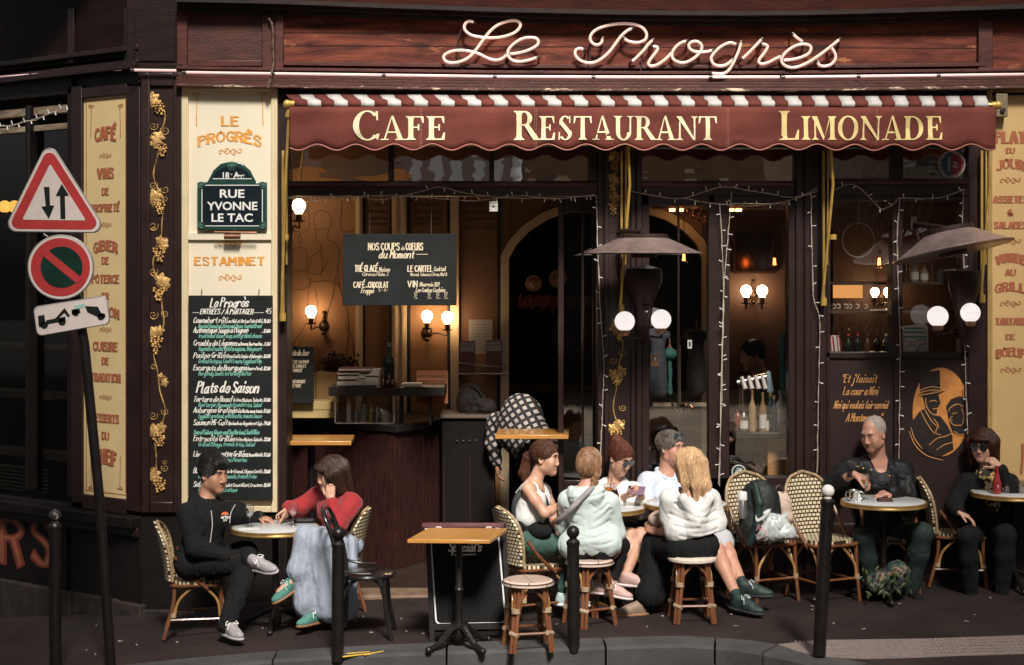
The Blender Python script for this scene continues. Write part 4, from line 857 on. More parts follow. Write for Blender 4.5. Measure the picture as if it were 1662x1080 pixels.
mb=MB();k=W(1049,505,-0.2);mb.box(k+Vector((-.028,-.01,-.045)),k+Vector((.028,.03,.045)));mb.build('control_plate',neon_end,t,bevel=0.008);mb=MB();mb.ball(k+Vector((0,-.014,.0)),0.014,10,8);mb.build('control_knob',M('chrome',(0.7,0.7,0.7),0.15,1.0),t)
t,c,s=heater(1547,409,98,-0.62,R(-7),R(-10.5),38,'copper patio heater hood tilted down to the left, by the yellow panel')
mb=MB();mb.tube([W(1484,362,-0.02),W(1490,364,-0.15),W(1553,372,-0.55)],0.016,10);mb.tube([W(1485,364,-0.04),W(1493,398,-0.3)],0.010,8);fbox(mb,1478,352,1488,372,-0.05,-0.01);mb.build('support_arm',rust_m,t)
mb=MB();bc=W(1565,440,-0.1);sv=MPP(-.1)
mb.lathe([(z_r*sv,(440-y)*sv)for y,z_r in((560,6),(545,9),(510,14),(490,18),(470,24),(452,26),(440,24),(436,0))],bc,28);mb.build('gas_body',rust_m,t)
opal=M('opal_white_globe',(0.86,0.80,0.77),0.18,var=0.02,coat=0.3,emit=(1.0,0.92,0.87),estr=0.42)
def globes(label,pts,hub,y):
 t=thing('globe_lamp',label,'wall lamp',W(*hub,y))
 for px,py,r in pts:
  s=MPP(y-0.2);c=W(px,py,y-0.2);rr=r*s;mb=MB();mb.ball(c,rr,28,18);o=mb.build('globe',opal,t,angle=60)
  mb=MB();mb.lathe([(0,-rr-.03),(rr*.35,-rr-.03),(rr*.52,-rr-.015),(rr*.52,-rr*.80),(0,-rr*.8)],c,20);mb.build('brass_cup',M('dull_copper',(0.45,0.25,0.15),0.4,0.6),t)
  mb=MB();mb.tube(crom([c+Vector((0,0,-rr-.03)),c+Vector((0,0.03,-rr-.06)),W(hub[0],py+r+9,y-0.1),W(hub[0],hub[1],y)],6),0.009,8);mb.build('lamp_arm',rust_m,t)
 mb=MB();mb.lathe([(0,.03),(.03,.03),(.045,0),(.045,-.02)],W(hub[0],hub[1],y),16,(0,-1,0));mb.build('wall_rose',rust_m,t)
globes('pair of white globe lamps on a bracket below the edge-on copper heater',[(1014,522,16.5),(1073,519,16.5)],(1045,545),-0.06)
globes('pair of white globe lamps at the right below the tilted copper heater',[(1522,514,17),(1575,508,16)],(1552,540),0.0)
# ================================================================== sconces of the room and filament bulbs
bulb_m=emis('glowing_bulb',(1.0,0.70,0.40),15.0)
iron_m=M('dark_bronze_iron',(0.05,0.026,0.016),0.4,0.6,var=0.3)
def sconce(label,bulbs,hub,y,r=9):
 t=thing('wall_sconce',label,'wall lamp',W(*hub,y));h=W(*hub,y)
 mb=MB();mb.lathe([(0,.03),(.02,.028),(.04,.012),(.05,0)],h,18,(0,-1,0));mb.ball(h+Vector((0,-.04,-.06)),.022,10,8);mb.tube([h+Vector((0,-.02,-.05)),h+Vector((0,-.02,.12))],.010,8);mb.ball(h+Vector((0,-.02,.13)),.016,10,8);mb.ball(h+Vector((0,-.02,.06)),.018,10,8);mb.build('back_plate',iron_m,t)
 for px,py in bulbs:
  b=W(px,py,y-0.16);s=MPP(y-0.16);rr=r*s
  mb=MB();mb.ball(b,rr,18,12);mb.lathe([(rr*.5,-rr*1.2),(rr*.62,-rr*.8)],b,14);mb.build('bulb',bulb_m,t)
  mb=MB();mb.lathe([(0,-rr*2.4),(rr*.42,-rr*2.4),(rr*.48,-rr*1.15),(0,-rr*1.1)],b,14);mb.lathe([(0,-rr*2.5),(rr*.9,-rr*2.35),(rr*.95,-rr*2.2),(0,-rr*2.3)],b,16)
  mb.tube(crom([b+Vector((0,0,-rr*2.4)),b+Vector((0,.02,-rr*3.3)),(b+h)/2+Vector((0,0,-.075)),h+Vector((0,-.03,-.02))],6),.008,8);mb.build('lamp_arm',iron_m,t)
sconce('single lit wall sconce high in the left corner beside the awning arm',[(485,334)],(468,372),YB-0.3,11)
sconce('single lit sconce on the line mural panel, left of the hanging board',[(505,505)],(526,530),YB)
sconce('twin lit sconce on the tan panel below the hanging black board',[(693,513),(726,515)],(693,540),YB-0.02)
sconce('twin lit sconce seen through the right side window beside the wooden plank',[(1211,472),(1237,472)],(1222,480),YB+0.3)
sconce('twin lit sconce above the shelf glasses behind the right-hand window',[(1420,474),(1441,474)],(1431,482),YB+0.2,7)
def edison(px,py,y,label):
 t=thing('filament_bulb',label,'pendant bulb',W(px,py,y));c=W(px,py,y)
 mb=MB();mb.lathe([(0,-.055),(.02,-.05),(.036,-.02),(.034,.01),(.018,.05),(.014,.06)],c,16);mb.build('bulb_glass',glass_mat('amber_bulb_glass',0.03,(1,0.62,0.4)),t)
 mb=MB();mb.tube([c+Vector((.008,0,-.03)),c+Vector((.004,0,.03)),c+Vector((-.004,0,.03)),c+Vector((-.008,0,-.03))],.006,6);mb.build('filament',emis('glowing_filament',(1.0,0.33,0.10),6.0),t)
 mb=MB();mb.lathe([(0,.06),(.016,.06),(.018,.10),(0,.11)],c,12);mb.tube([c+Vector((0,0,.1)),Vector((c.x,c.y,3.72))],.003,6);mb.build('socket',iron_m,t)
edison(1257,425,1.6,'amber filament bulb hanging in the side window');edison(1427,425,1.2,'amber filament bulb hanging in front of the bar shelves');edison(1110,418,1.4,'small amber filament bulb behind the copper heater hood')
for px,py in((8,333),(24,333)):
 t=thing('yellow_globe_bulb','glowing yellow globe bulb in the dark side window, %s the warning sign'%('farther from' if px<10 else 'nearer to'),'bulb');p=PLf.p(LU(px-72),WL(px-72,py).z,-0.45);t.location=p
 mb=MB();mb.ball(p,0.055,20,14);mb.build('bulb',emis('yellow_glow',(1.0,0.50,0.10),2.2),t);mb=MB();mb.lathe([(0,-.1),(.03,-.1),(.03,-.05),(0,-.05)],p,12);mb.tube([p+Vector((0,0,-.1)),p+Vector((0,0,-.25)),p+Vector((0,0,-.25))-LN*0.3],.008,6);mb.build('socket',iron_m,t)
# ================================================================== strings of little lights
wire_m=M('pale_light_wire',(0.55,0.47,0.38),0.5,var=0.1)
def string(label,pts,y,n=1.0,seed=1,sag=0):
 t=thing('string_lights',label,'string lights',W(*pts[0],y),group='string lights around the bays');rnd=random.Random(seed)
 P=crom([W(px,py,y-0.004*(k%2))for k,(px,py)in enumerate(pts)],8);mb=MB();mb.tube(P,0.0022,5)
 mb.tube([p+Vector((rnd.uniform(-.006,.006),rnd.uniform(-.008,0),rnd.uniform(-.006,.006)))for p in P],0.0017,5);mb.build('wire',wire_m,t)
 lb=MB();d=0
 for a,b in zip(P[:-1],P[1:]):
  d+=(b-a).length
  if d>0.105*n:
   d=0;tn=(b-a).normalized();sd=Vector((tn.z,0,-tn.x))*rnd.choice((-1,1));v=(sd*rnd.uniform(.6,1)+tn*rnd.uniform(-.5,.5)+Vector((0,-.4,0))).normalized()
   lb.tube([a,a+v*0.018],0.0026,5);lb.tube([a+v*0.018,a+v*0.036],0.0040,6)
 lb.build('bulb',M('clear_white_bulb',(0.85,0.82,0.76),0.3),t)
string('string of small white lights along the rail over the open bay',[(464,320),(500,327),(560,318),(620,324),(680,312),(715,304),(760,314),(830,322),(900,320),(968,318)],-0.05)
string('second strand of small lights sagging over the open bay rail',[(466,322),(540,321),(640,317),(700,322),(770,326),(840,318),(900,323),(966,317)],-0.06,seed=5)
string('string of lights hanging down beside the door of the open bay',[(968,318),(970,400),(974,500),(980,590),(978,660),(975,740)],-0.05,seed=2)
string('string of lights swagged over the glazed door bay',[(1024,310),(1060,318),(1110,322),(1170,304),(1230,312),(1290,320),(1326,306)],-0.05,seed=3)
string('second swag of lights over the glazed door bay',[(1110,322),(1160,331),(1220,334),(1280,326),(1328,309)],-0.06,seed=4)
string('tall string of lights beside the glazed door, left strand',[(1168,330),(1172,400),(1174,470),(1172,560),(1170,640),(1168,790)],-0.06,seed=6)
string('slanting string of lights beside the glazed door, right strand',[(1188,312),(1182,380),(1176,450),(1173,560),(1171,660),(1166,786)],-0.05,seed=7)
string('string of lights down the pilaster between window and quote panel',[(1316,310),(1318,400),(1320,480),(1330,520),(1329,620),(1326,768)],-0.05,seed=8)
string('string of lights over the two right-hand windows',[(1350,310),(1385,300),(1420,330),(1432,340),(1452,330),(1462,322),(1520,322),(1565,308)],-0.03,seed=9)
string('string of lights down the mullion between quote and oval portrait',[(1461,320),(1456,380),(1458,480),(1461,560),(1460,650),(1459,745)],-0.03,seed=10)
string('string of lights down the right side of the oval portrait',[(1564,312),(1562,380),(1566,470),(1566,560),(1568,640),(1571,704)],-0.05,seed=11)
P=[PLf.p(LU(px),WL(px,py).z,0.06)for px,py in((-60,200),(0,207),(40,202),(80,190),(118,174))]
t=thing('string_lights','string of white lights sagging across the top of the dark side window','string lights',P[0],group='string lights around the bays');mb=MB();P=crom(P,8);mb.tube(P,.004,5);mb.tube([p+Vector((.004,-.005,.012*math.sin(i*.8)))for i,p in enumerate(P)],.003,5);mb.build('wire',wire_m,t)
mb=MB()
for i,p in enumerate(P[::2]):mb.tube([p,p+Vector((.01*(-1)**i,-.01,.035 if i%2 else-.03))],.005,5)
mb.build('bulb',M('clear_white_bulb',(0.85,0.82,0.76)),t)
t=thing('hanging_cable','frayed dark cable hanging down the fascia edge onto the cream panel','cable',W(441,90,-.08));mb=MB();P=crom([W(x,y,-.075-(.06 if y>112 else 0))for x,y in((436,30),(442,42),(443,70),(444,100),(441,118),(439,130),(436,142))],6);mb.tube(P,[.008+.004*math.sin(i*1.7)for i in range(len(P))],6);mb.build('cable',M('dusty_cable',(.13,.08,.06),.8,var=.5,scale=40),t);mb=MB();mb.tube([W(439,128,-.14),W(435,143,-.14)],.014,8);mb.build('plug',M('dusty_cable',(.13,.08,.06)),t)
# white junction box under the rail
t=thing('junction_box','small white perforated junction box hanging from the rail of the open bay','junction box',W(801,335,-0.06))
mb=MB();fbox(mb,794,327,808,344,-0.08,-0.05);mb.build('box',M('white_plastic',(0.75,0.73,0.7),0.4),t,bevel=0.006)
mb=MB()
for x,y in((797,330),(805,330),(797,340),(805,340),(797,335),(805,335),(801,330)):mb.ball(W(x,y,-0.081),.004,6,5)
fbox(mb,799,334,803,337,-0.083,-0.07);mb.build('hole',neon_end,t);mb=MB();mb.tube([W(801,327,-.06),W(801,318,-.05)],.003,5);mb.build('cord',wire_m,t)
# ================================================================== the street behind the camera: unseen blocks added to shade the sides, and what shows in the panes
def house(name,label,x0,x1,y0,y1,h,col,cols,rows,y_front,gx=0.9):
 t=thing('added_building',label,'building',((x0+x1)/2,y_front,-0.13))
 mb=MB();mb.box((x0,y0,-0.3),(x1,y1,h));mb.build('wall',M(name+'_wall',col,0.85,var=0.1,scale=0.6,bump=0.1),t)
 dk=M('shaded_house_glass',(0.03,0.03,0.035),0.15);sh=M('house_shutter',(0.30,0.28,0.25),0.7)
 for i in range(cols):
  for j in range(rows):
   x=x0+(x1-x0)*(i+0.5)/cols;z=4.6+j*3.1
   if z+2>h:continue
   mb=MB();mb.box((x-0.5,y_front-0.02,z),(x+0.5,y_front+0.03,z+1.9));o=mb.build('window',dk,t)
   mb=MB();mb.box((x-0.98,y_front,z),(x-0.52,y_front+0.06,z+1.9));mb.box((x+0.52,y_front,z),(x+0.98,y_front+0.06,z+1.9));mb.build('shutters',sh,o)
 mb=MB();mb.box((x0-0.1,y_front-0.3,3.9),(x1+0.1,y_front+0.25,4.2));mb.box((x0-0.2,y_front-0.3,h),(x1+0.2,y_front+0.4,h+0.4));mb.build('string_course',M('house_trim',(0.3,0.26,0.2),0.8),t)
 mb=MB();mb.box((x0+0.3,y_front-0.1,0.3),(x1-0.3,y_front+0.08,3.6));mb.build('shopfront',M(name+'_shop',(0.05,0.035,0.03),0.5),t)
 return t
def neighbour(label,pl,n,u0,u1,z0):
 t=thing('neighbour_building',label,'building',pl(u0,z0,0))
 def bx(a,b,z0_,z1_,f,bk):return MB().prism([pl(a,z0_,f),pl(b,z0_,f),pl(b,z1_,f),pl(a,z1_,f)],n*(bk-f))
 bx(u0,u1,z0-.4,9.3,-.03,-6).build('wall',M('sooty_stone_wall',(0.10,0.08,0.062),0.85,var=0.25,scale=1.5,bump=0.3,bscale=18),t)
 bx(u0,u1,3.85,4.15,.12,-.05).build('string_course',M('house_trim',(0.3,0.26,0.2),0.8),t,bevel=.02)
 k=max(1,int((u1-u0)/2.2))
 for i in range(k):
  a=u0+(u1-u0)*(i+.18)/k;b=u0+(u1-u0)*(i+.82)/k
  fr=bx(a,b,.5,3.3,.02,-.1).build('shop_window_frame',frame_dk,t,bevel=.01);bx(a+.1,b-.1,.75,3.15,.026,.02).build('pane',M('shaded_house_glass',(0.03,0.03,0.035),0.15),fr)
  m=(a+b)/2;fr=bx(m-.55,m+.55,4.9,7.2,.02,-.1).build('window_frame',frame_dk,t,bevel=.01);bx(m-.45,m+.45,5.0,7.1,.026,.02).build('pane',M('shaded_house_glass',(0.03,0.03,0.035)),fr)
XR=W(1738,0).x
neighbour('sooty stone building adjoining the cafe on the right',lambda u,z,f:Vector((u,-f,z)),Vector((0,-1,0)),XR+.01,16.0,0.1)
neighbour('sooty stone building continuing the angled side face on the left',lambda u,z,f:PLf.p(u,z,f),LN,-16.0,LU(-260)-.01,-.4)
house('west','unseen tall stone building added across the street to shade the facade on the left',-34,0.3,-32,-20,25,(0.20,0.15,0.10),10,6,-20)  # added unseen; its edge cuts the sun off the left side
house('east','unseen tall stone building added across the street to shade the facade on the right',7.0,34,-32,-20,25,(0.19,0.145,0.10),8,6,-20)  # added unseen; its edge cuts the sun off the right side
house('far','unseen lower building added to close off bright sky in the reflections',-4,14,-66,-58,13,(0.10,0.07,0.05),5,2,-58)  # added unseen so the panes reflect no bright sky
t=thing('blocker','unseen low dark green reflection pavilion across the street','reflection blocker',(3.4,-21,-0.13));mb=MB();mb.box((0.5,-24,-0.2),(6.8,-21,3.6));mb.build('wall',M('dark_green_blocker',(0.012,0.016,0.014),.5,var=.4),t);mb=MB();mb.box((0.3,-24.2,3.6),(6.95,-20.6,3.8));mb.build('roof',M('blocker_roof',(0.04,0.035,0.03),.7),t)  # added unseen to keep the far street dark in the reflections
for k in range(5):mb=MB();x=0.9+k*1.06;mb.box((x,-21.02,0.7),(x+.8,-20.97,2.9));mb.build('window',M('blocker_window',(0.05,0.045,0.04),.3,var=.6,scale=3),t)
oc_m=M('orange_parasol_canvas',(0.85,0.30,0.06),0.7,var=0.08,emit=None)
for x,nm in((-3.75,'left'),(-2.25,'right')):
 y=-16.6;t=thing('parasol','orange cafe parasol across the street, the %s one of the pair'%nm,'parasol',(x,y,-0.13))
 mb=MB();seg=8;ring=[Vector((x+1.05*math.cos(2*math.pi*k/seg),y+1.05*math.sin(2*math.pi*k/seg),3.75))for k in range(seg)]
 mb.add([Vector((x,y,4.42))]+ring+[p-Vector((0,0,0.2))for p in ring],[(0,1+k,1+(k+1)%seg)for k in range(seg)]+[(1+k,9+k,9+(k+1)%seg,1+(k+1)%seg)for k in range(seg)]);mb.build('canopy',oc_m,t,smooth=False)
 mb=MB();mb.tube([(x,y,-0.13),(x,y,4.45)],0.03,8);mb.lathe([(.3,0),(.3,.06),(.04,.1)],(x,y,-0.13),16);mb.build('pole',rust_m,t)
t=thing('striped_shop_awning','pale striped shop awning across the street','awning',(-0.8,-19.9,3.0))
for i in range(12):
 x=-2.2+i*0.2;mb=MB();mb.prism([(x,-19.8,4.8),(x+0.2,-19.8,4.8),(x+0.2,-18.6,3.9),(x,-18.6,3.9)],(0,0,0.02));mb.build('stripe',M('pale_stripe',(0.75,0.72,0.66),0.8)if i%2 else M('taupe_stripe',(0.28,0.22,0.18),0.8),t)
# ================================================================== street furniture
iron_blk=M('black_cast_iron_paint',(0.012,0.009,0.0085),0.36,0.2,var=0.4,scale=12,bump=0.2,wear=(0.07,0.035,0.03),wear_amt=-0.03,wscale=30)
def bollard(base,top,ball_r,r,label,cap=None):
 t=thing('bollard',label,'bollard',base);a=(top-base).normalized()
 mb=MB();L=(top-base).length
 mb.lathe([(r*1.0,-0.03),(r,0.0),(r,L-0.10),(r*1.12,L-0.095),(r*1.12,L-0.075),(r*0.8,L-0.06),(0,L-0.06)],base,28,a);mb.build('post',iron_blk,t)
 mb=MB();c=base+a*(L-0.05+ball_r*0.9);mb.ball(c,ball_r,24,16);mb.lathe([(ball_r*.6,L-0.065),(ball_r*.55,L-0.03)],base,20,a);mb.build('ball',cap or iron_blk,t)
def bol(px0,py0,px1,py1,rp,wp_,label,cap=None):
 b=G(px0,py0);bollard(b,W(px1,py1,b.y),rp*MPP(b.y),wp_/2*MPP(b.y),label,cap)
bol(548,1066,549,864,11.5,20,'black ball-topped bollard beside the bentwood chair and the seated woman in red')
bol(931,1051,930,861,10.6,20,'dark brown ball-topped bollard in front of the woman in the mint hoodie')
bol(1330,1056,1344,794,10.5,21,'leaning black bollard with a white peeling ball in front of the empty cane chair',M('peeling_white_paint',(0.72,0.66,0.62),0.5,var=0.1,wear=(0.06,0.05,0.05),wear_amt=0.13,wscale=26))
bol(90,1100,89,834,10,19,'black bollard with a chipped pale top near the red painted letters at the left',M('chipped_black_top',(0.03,0.025,0.024),0.4,wear=(0.5,0.42,0.38),wear_amt=0.12,wscale=24))
db=MB();rnd=random.Random(12)
for k in range(60):
 y=rnd.uniform(-1.7,-.1);x=rnd.uniform(-3.2,3.6);z=gz(x)+.003;a=rnd.uniform(0,6.3);L,w_=rnd.choice(((.014,.004),(.008,.006),(.018,.003),(.005,.005),(.009,.007)));u=Vector((math.cos(a),math.sin(a),0))*L;v=Vector((-math.sin(a),math.cos(a),0))*w_;c=Vector((x,y,z));db.prism([c-u-v,c+u-v*.7,c+u*.9+v,c-u*.8+v],(0,0,.004))
tag(db.build('pavement_litter',M('pale_litter',(.40,.36,.30),.8,var=.6,scale=3)),kind='stuff')
# --- leaning post with three traffic signs
YS=-1.86;base=GX(181,-1.80)
TS=thing('traffic_sign_post','leaning dark post with two-way warning triangle, no parking disc and tow-away plate','road sign',base)
mb=MB();mb.tube([base-Vector((0,0,.05)),W(161,806,-1.80),W(137,560,-1.80),W(86,262,-1.80)],0.033,16);mb.build('post',iron_blk,TS)
signwh=M('dirty_white_sign_face',(0.70,0.60,0.56),0.35,var=0.08,scale=8,coat=0.2,wear=(0.25,0.19,0.17),wear_amt=-0.01,wscale=20)
signred=M('faded_red_sign_film',(0.46,0.045,0.045),0.35,var=0.12,scale=9,coat=0.2,wear=(0.6,0.3,0.27),wear_amt=-0.03,wscale=18)
signblk=M('black_sign_film',(0.012,0.016,0.015),0.35,var=0.2);signblue=M('darkened_blue_sign_film',(0.010,0.035,0.026),0.3,var=0.3,scale=5)
edge_m=M('grey_sign_edge',(0.35,0.32,0.31),0.4,0.5)
def spt(x,y,o=0):p=W(x,y,YS);return Vector((p.x,YS-o,p.z))
def rounded(pts,r,n=6):
 out=[];m=len(pts);P=[Vector((a,b))for a,b in pts]
 for i in range(m):
  p=P[i];a=(P[i-1]-p).normalized();b=(P[(i+1)%m]-p).normalized();ang=a.angle(b)/2;d=r/math.tan(ang)
  s0=p+a*d;s1=p+b*d;c=p+(a+b).normalized()*(r/math.sin(ang))
  a0=math.atan2(s0.y-c.y,s0.x-c.x);a1=math.atan2(s1.y-c.y,s1.x-c.x);dd=(a1-a0+math.pi)%(2*math.pi)-math.pi
  out+=[(c.x+r*math.cos(a0+dd*k/n),c.y+r*math.sin(a0+dd*k/n))for k in range(n+1)]
 return out
def plate(name,pts,o0,o1,mat,par,bevel=0.0):mb=MB();mb.prism([spt(x,y,o0)for x,y in pts],(0,-(o1-o0),0));return mb.build(name,mat,par,bevel=bevel)
tri=[(80,226),(177,379),(5,377)]
w=plate('warning_sign',rounded(tri,14),0,0.018,edge_m,TS,0.004)
def shrink(pts,k):c=(sum(p[0]for p in pts)/len(pts),sum(p[1]for p in pts)/len(pts));return[(c[0]+(x-c[0])*k,c[1]+(y-c[1])*k)for x,y in pts]
plate('white_rim',rounded(shrink(tri,0.965),13),0.018,0.020,signwh,w);plate('red_border',rounded(shrink(tri,0.89),11),0.020,0.022,signred,w);plate('white_field',rounded(shrink(tri,0.60),2),0.022,0.024,signwh,w)
plate('down_arrow',[(73,304),(82,304),(83,334),(90,334),(81,356),(69,336),(76,335)],0.024,0.026,signblk,w);plate('up_arrow',[(108,356),(100,356),(99,319),(92,319),(102,299),(114,318),(107,319)],0.024,0.026,signblk,w)
def circ(cx,cy,r,n=48):return[(cx+r*1.0*math.cos(2*math.pi*k/n),cy+r*0.985*math.sin(2*math.pi*k/n))for k in range(n)]
w=plate('no_parking_sign',circ(99.5,434,54),0.0,0.018,edge_m,TS,0.004)
plate('white_rim',circ(99.5,434,52),0.018,0.020,signwh,w);plate('red_ring',circ(99.5,434,48),0.020,0.022,signred,w);plate('blue_field',circ(101.5,434,34),0.022,0.024,signblue,w)
plate('red_bar',[(66,411),(75,403),(135,452),(127,461)],0.024,0.026,signred,w)
w=plate('tow_away_plate',rounded([(54,498),(174,479),(180,526),(61,547)],9),0.0,0.014,edge_m,TS,0.004)
plate('white_face',rounded([(56,499.5),(173,481),(178,525),(62,545)],8),0.014,0.016,signwh,w)
pic=MB()
def pp(pts):pic.prism([spt(x,y,0.016)for x,y in pts],(0,-0.002,0))
pp([(63,513),(73,511),(75,523),(66,532),(64,529)]);pp([(76,520),(107,514),(108,521),(76,527)]);pp([(91,517),(106,500),(115,513),(111,515),(106,508),(96,517)])
for x,y,r in((73,528,6),(102,523,6),(124,508,5.5),(165,514,6)):pp(circ(x,y,r,20))
pp([(117,503),(130,501),(132,508),(118,511)]);pp([(139,497),(160,498),(165,508),(172,510),(172,516),(158,514),(143,507)])
pic.build('tow_pictogram',signblk,w)
pic=MB();pp([(121,497),(138,493),(138,499),(122,503)]);pic.build('torn_green_sticker',M('pale_green_sticker',(0.3,0.5,0.45),0.6),w)
mb=MB();mb.tube([spt(70,384,0.0),spt(72,380,.015),spt(78,384,.01)],.004,5)
for y in(300,420,510):mb.tube([W(92+(y-300)*.17,y,-1.83),W(104+(y-300)*.17,y,-1.83)],0.02,8)
mb.build('clamp',edge_m,TS)
# ================================================================== cane chairs and stools
def weave_mat(name,c1,c2,dark,bw=0.033,rh=0.026,mort=0.0055):
 m=bpy.data.materials.new(name);m.use_nodes=True;n=m.node_tree.nodes;l=m.node_tree.links;b=n['Principled BSDF'];b.inputs['Roughness'].default_value=0.5
 tc=n.new('ShaderNodeTexCoord');br=n.new('ShaderNodeTexBrick');br.inputs['Scale'].default_value=1.0;br.inputs['Brick Width'].default_value=bw;br.inputs['Row Height'].default_value=rh
 br.inputs['Mortar Size'].default_value=mort;br.inputs['Mortar Smooth'].default_value=0.1;br.inputs['Color1'].default_value=(*c1,1);br.inputs['Color2'].default_value=(*c2,1);br.inputs['Mortar'].default_value=(*dark,1);br.offset=0.5
 l.new(tc.outputs['UV'],br.inputs['Vector']);l.new(br.outputs[0],b.inputs['Base Color'])
 bp=n.new('ShaderNodeBump');bp.inputs['Strength'].default_value=0.7;bp.inputs['Distance'].default_value=0.004;bp.invert=True;l.new(br.outputs['Fac'],bp.inputs['Height']);l.new(bp.outputs[0],b.inputs['Normal'])
 return m
weave=weave_mat('cream_and_black_cane_weave',(0.78,0.66,0.45),(0.68,0.55,0.34),(0.035,0.018,0.012),0.036,0.029,0.0048)
weave2=weave_mat('pinkish_slat_cane_weave',(0.60,0.42,0.34),(0.66,0.50,0.42),(0.05,0.025,0.018),0.26,0.026,0.004)
cane_r=M('red_brown_cane',(0.17,0.062,0.026),0.35,var=0.35,scale=14,stretch=(1,1,0.4),coat=0.25,bump=0.08)
cane_y=M('honey_cane',(0.38,0.21,0.075),0.35,var=0.25,scale=14,coat=0.25,bump=0.08)
clip_m=M('pale_lashing',(0.38,0.27,0.17),0.5,var=0.2)
def woven(mb,grid,th,nrm):
 R_,C_=len(grid),len(grid[0]);vs=[];uv=[]
 for s in(0,1):
  for r in grid:
   for p,q in r:vs.append(p+(nrm(p)*(-th)if s else Vector()));uv.append(q)
 N=R_*C_;fs=[]
 for i in range(R_-1):
  for j in range(C_-1):a=i*C_+j;fs.append((a,a+1,a+C_+1,a+C_));fs.append((N+a,N+a+C_,N+a+C_+1,N+a+1))
 ed=[(0,j)for j in range(C_)]+[(i,C_-1)for i in range(1,R_)]+[(R_-1,j)for j in range(C_-2,-1,-1)]+[(i,0)for i in range(R_-2,0,-1)]
 ix=[i*C_+j for i,j in ed]
 for a,b in zip(ix,ix[1:]+ix[:1]):fs.append((b,a,N+a,N+b))
 mb.add(vs,fs,uv)
def make_chair():
 t=thing('cane_chair','x','chair',(0,0,0),group='woven cane bistro chairs on the terrace')
 w,d,sh=0.205,0.205,0.455
 mb=MB();grid=[]
 for i in range(13):
  row=[]
  for j in range(13):
   u,v=j/6-1,i/6-1;e=math.sqrt(max(0,1-0.42*v*v));f=math.sqrt(max(0,1-0.42*u*u))
   row.append((Vector((u*e*w,v*f*d,sh-0.012*(1-u*u)*(1-v*v))),(u*e*w,v*f*d)))
  grid.append(row)
 woven(mb,grid,0.028,lambda p:Vector((0,0,1)));mb.build('seat',weave,t,world=False)
 mb=MB();grid=[];HB=0.45
 for i in range(17):
  tt=i/16;z=sh+0.0+HB*tt;hw=0.185+0.028*math.sin(tt*2.6)
  if tt>0.55:hw*=math.sqrt(max(0.0,1-((tt-0.55)/0.45)**2.4))*0.93+0.07
  row=[]
  for j in range(13):
   u=j/6-1;x=u*hw;y=-0.205-0.085*tt**1.3-0.045*(1-(x/0.21)**2)+0.02
   row.append((Vector((x,y,z)),(x,HB*tt)))
  grid.append(row)
 woven(mb,grid,0.02,lambda p:Vector((p.x*1.2,1,0)).normalized());mb.build('backrest',weave,t,world=False)
 mb=MB();lf=[r[0][0]for r in grid];rt=[r[-1][0]for r in grid];rim=lf+rt[::-1]
 mb.tube([p+Vector((0,0.008,0))for p in rim],0.0125,7);mb.build('back_rim',M('wrapped_cane_rim',(0.36,0.25,0.14),.45,var=.5,scale=45,bump=.3,bscale=80),t,world=False)
 for sx in(-1,1):
  mb=MB();mb.tube(crom([(sx*0.175,0.17,sh-0.02),(sx*0.178,0.175,0.25),(sx*0.19,0.20,0.0)],4),0.0145,8);mb.build('leg',cane_r,t,world=False)
  mb=MB();mb.tube(crom([(sx*0.165,-0.17,sh-0.02),(sx*0.17,-0.185,0.25),(sx*0.185,-0.25,0.0)],4),0.0145,8);mb.build('leg',cane_r,t,world=False)
  mb=MB();mb.tube(crom([(sx*0.205,0.07,sh-0.06),(sx*0.215,-0.06,sh+0.06),(sx*0.213,-0.17,sh+0.2)],5),0.0135,8);mb.build('side_strut',cane_r,t,world=False)
  mb=MB();mb.tube(crom([(sx*0.18,0.165,0.16),(sx*0.172,0.14,0.3),(sx*0.168,0.03,sh-0.035)],5),0.0105,7);mb.tube(crom([(sx*0.17,-0.175,0.16),(sx*0.17,-0.14,0.3),(sx*0.168,-0.02,sh-0.035)],5),0.0105,7);mb.build('side_brace',cane_y,t,world=False)
 for sy,yy in((1,0.182),(-1,-0.18)):
  mb=MB()
  for sx in(-1,1):mb.tube(crom([(sx*0.168,yy,0.16),(sx*0.15,yy,0.28),(sx*0.03,yy*0.95,sh-0.035)],5),0.0105,7)
  mb.build('arched_brace',cane_y,t,world=False)
  mb=MB();mb.tube([(-0.18,yy,0.17),(0.18,yy,0.17)],0.010,7);mb.build('stretcher',cane_r,t,world=False)
 mb=MB()
 for sx in(-1,1):mb.tube([(sx*0.183,-0.2,0.15),(sx*0.183,0.18,0.15)],0.010,7)
 mb.build('stretcher',cane_r,t,world=False)
 mb=MB();mb.tube(crom([(-0.19,0.17,sh-0.035),(0,0.195,sh-0.035),(0.19,0.17,sh-0.035),(0.195,0,sh-0.035),(0.18,-0.18,sh-0.035),(0,-0.2,sh-0.035),(-0.18,-0.18,sh-0.035),(-0.195,0,sh-0.035)],4,True),0.013,7,closed=True);mb.build('seat_frame',cane_r,t,world=False)
 mb=MB()
 for sx in(-1,1):
  for yy in(0.18,-0.18):mb.lathe([(0.021,0.17),(0.021,0.20)],(sx*0.177,yy,0),10)
 mb.build('lashing',clip_m,t,world=False)
 return t
chair0=make_chair();_cu=[False]
def put_chair(px,y,face,label,sz=.89):
 o=chair0 if not _cu[0]else copy_tree(chair0);_cu[0]=True
 g=GX(px,y);o.location=(g.x,g.y,g.z);o.rotation_euler=(0,0,R(face));o.scale=(.94,.94,sz);o['label']=label;return o
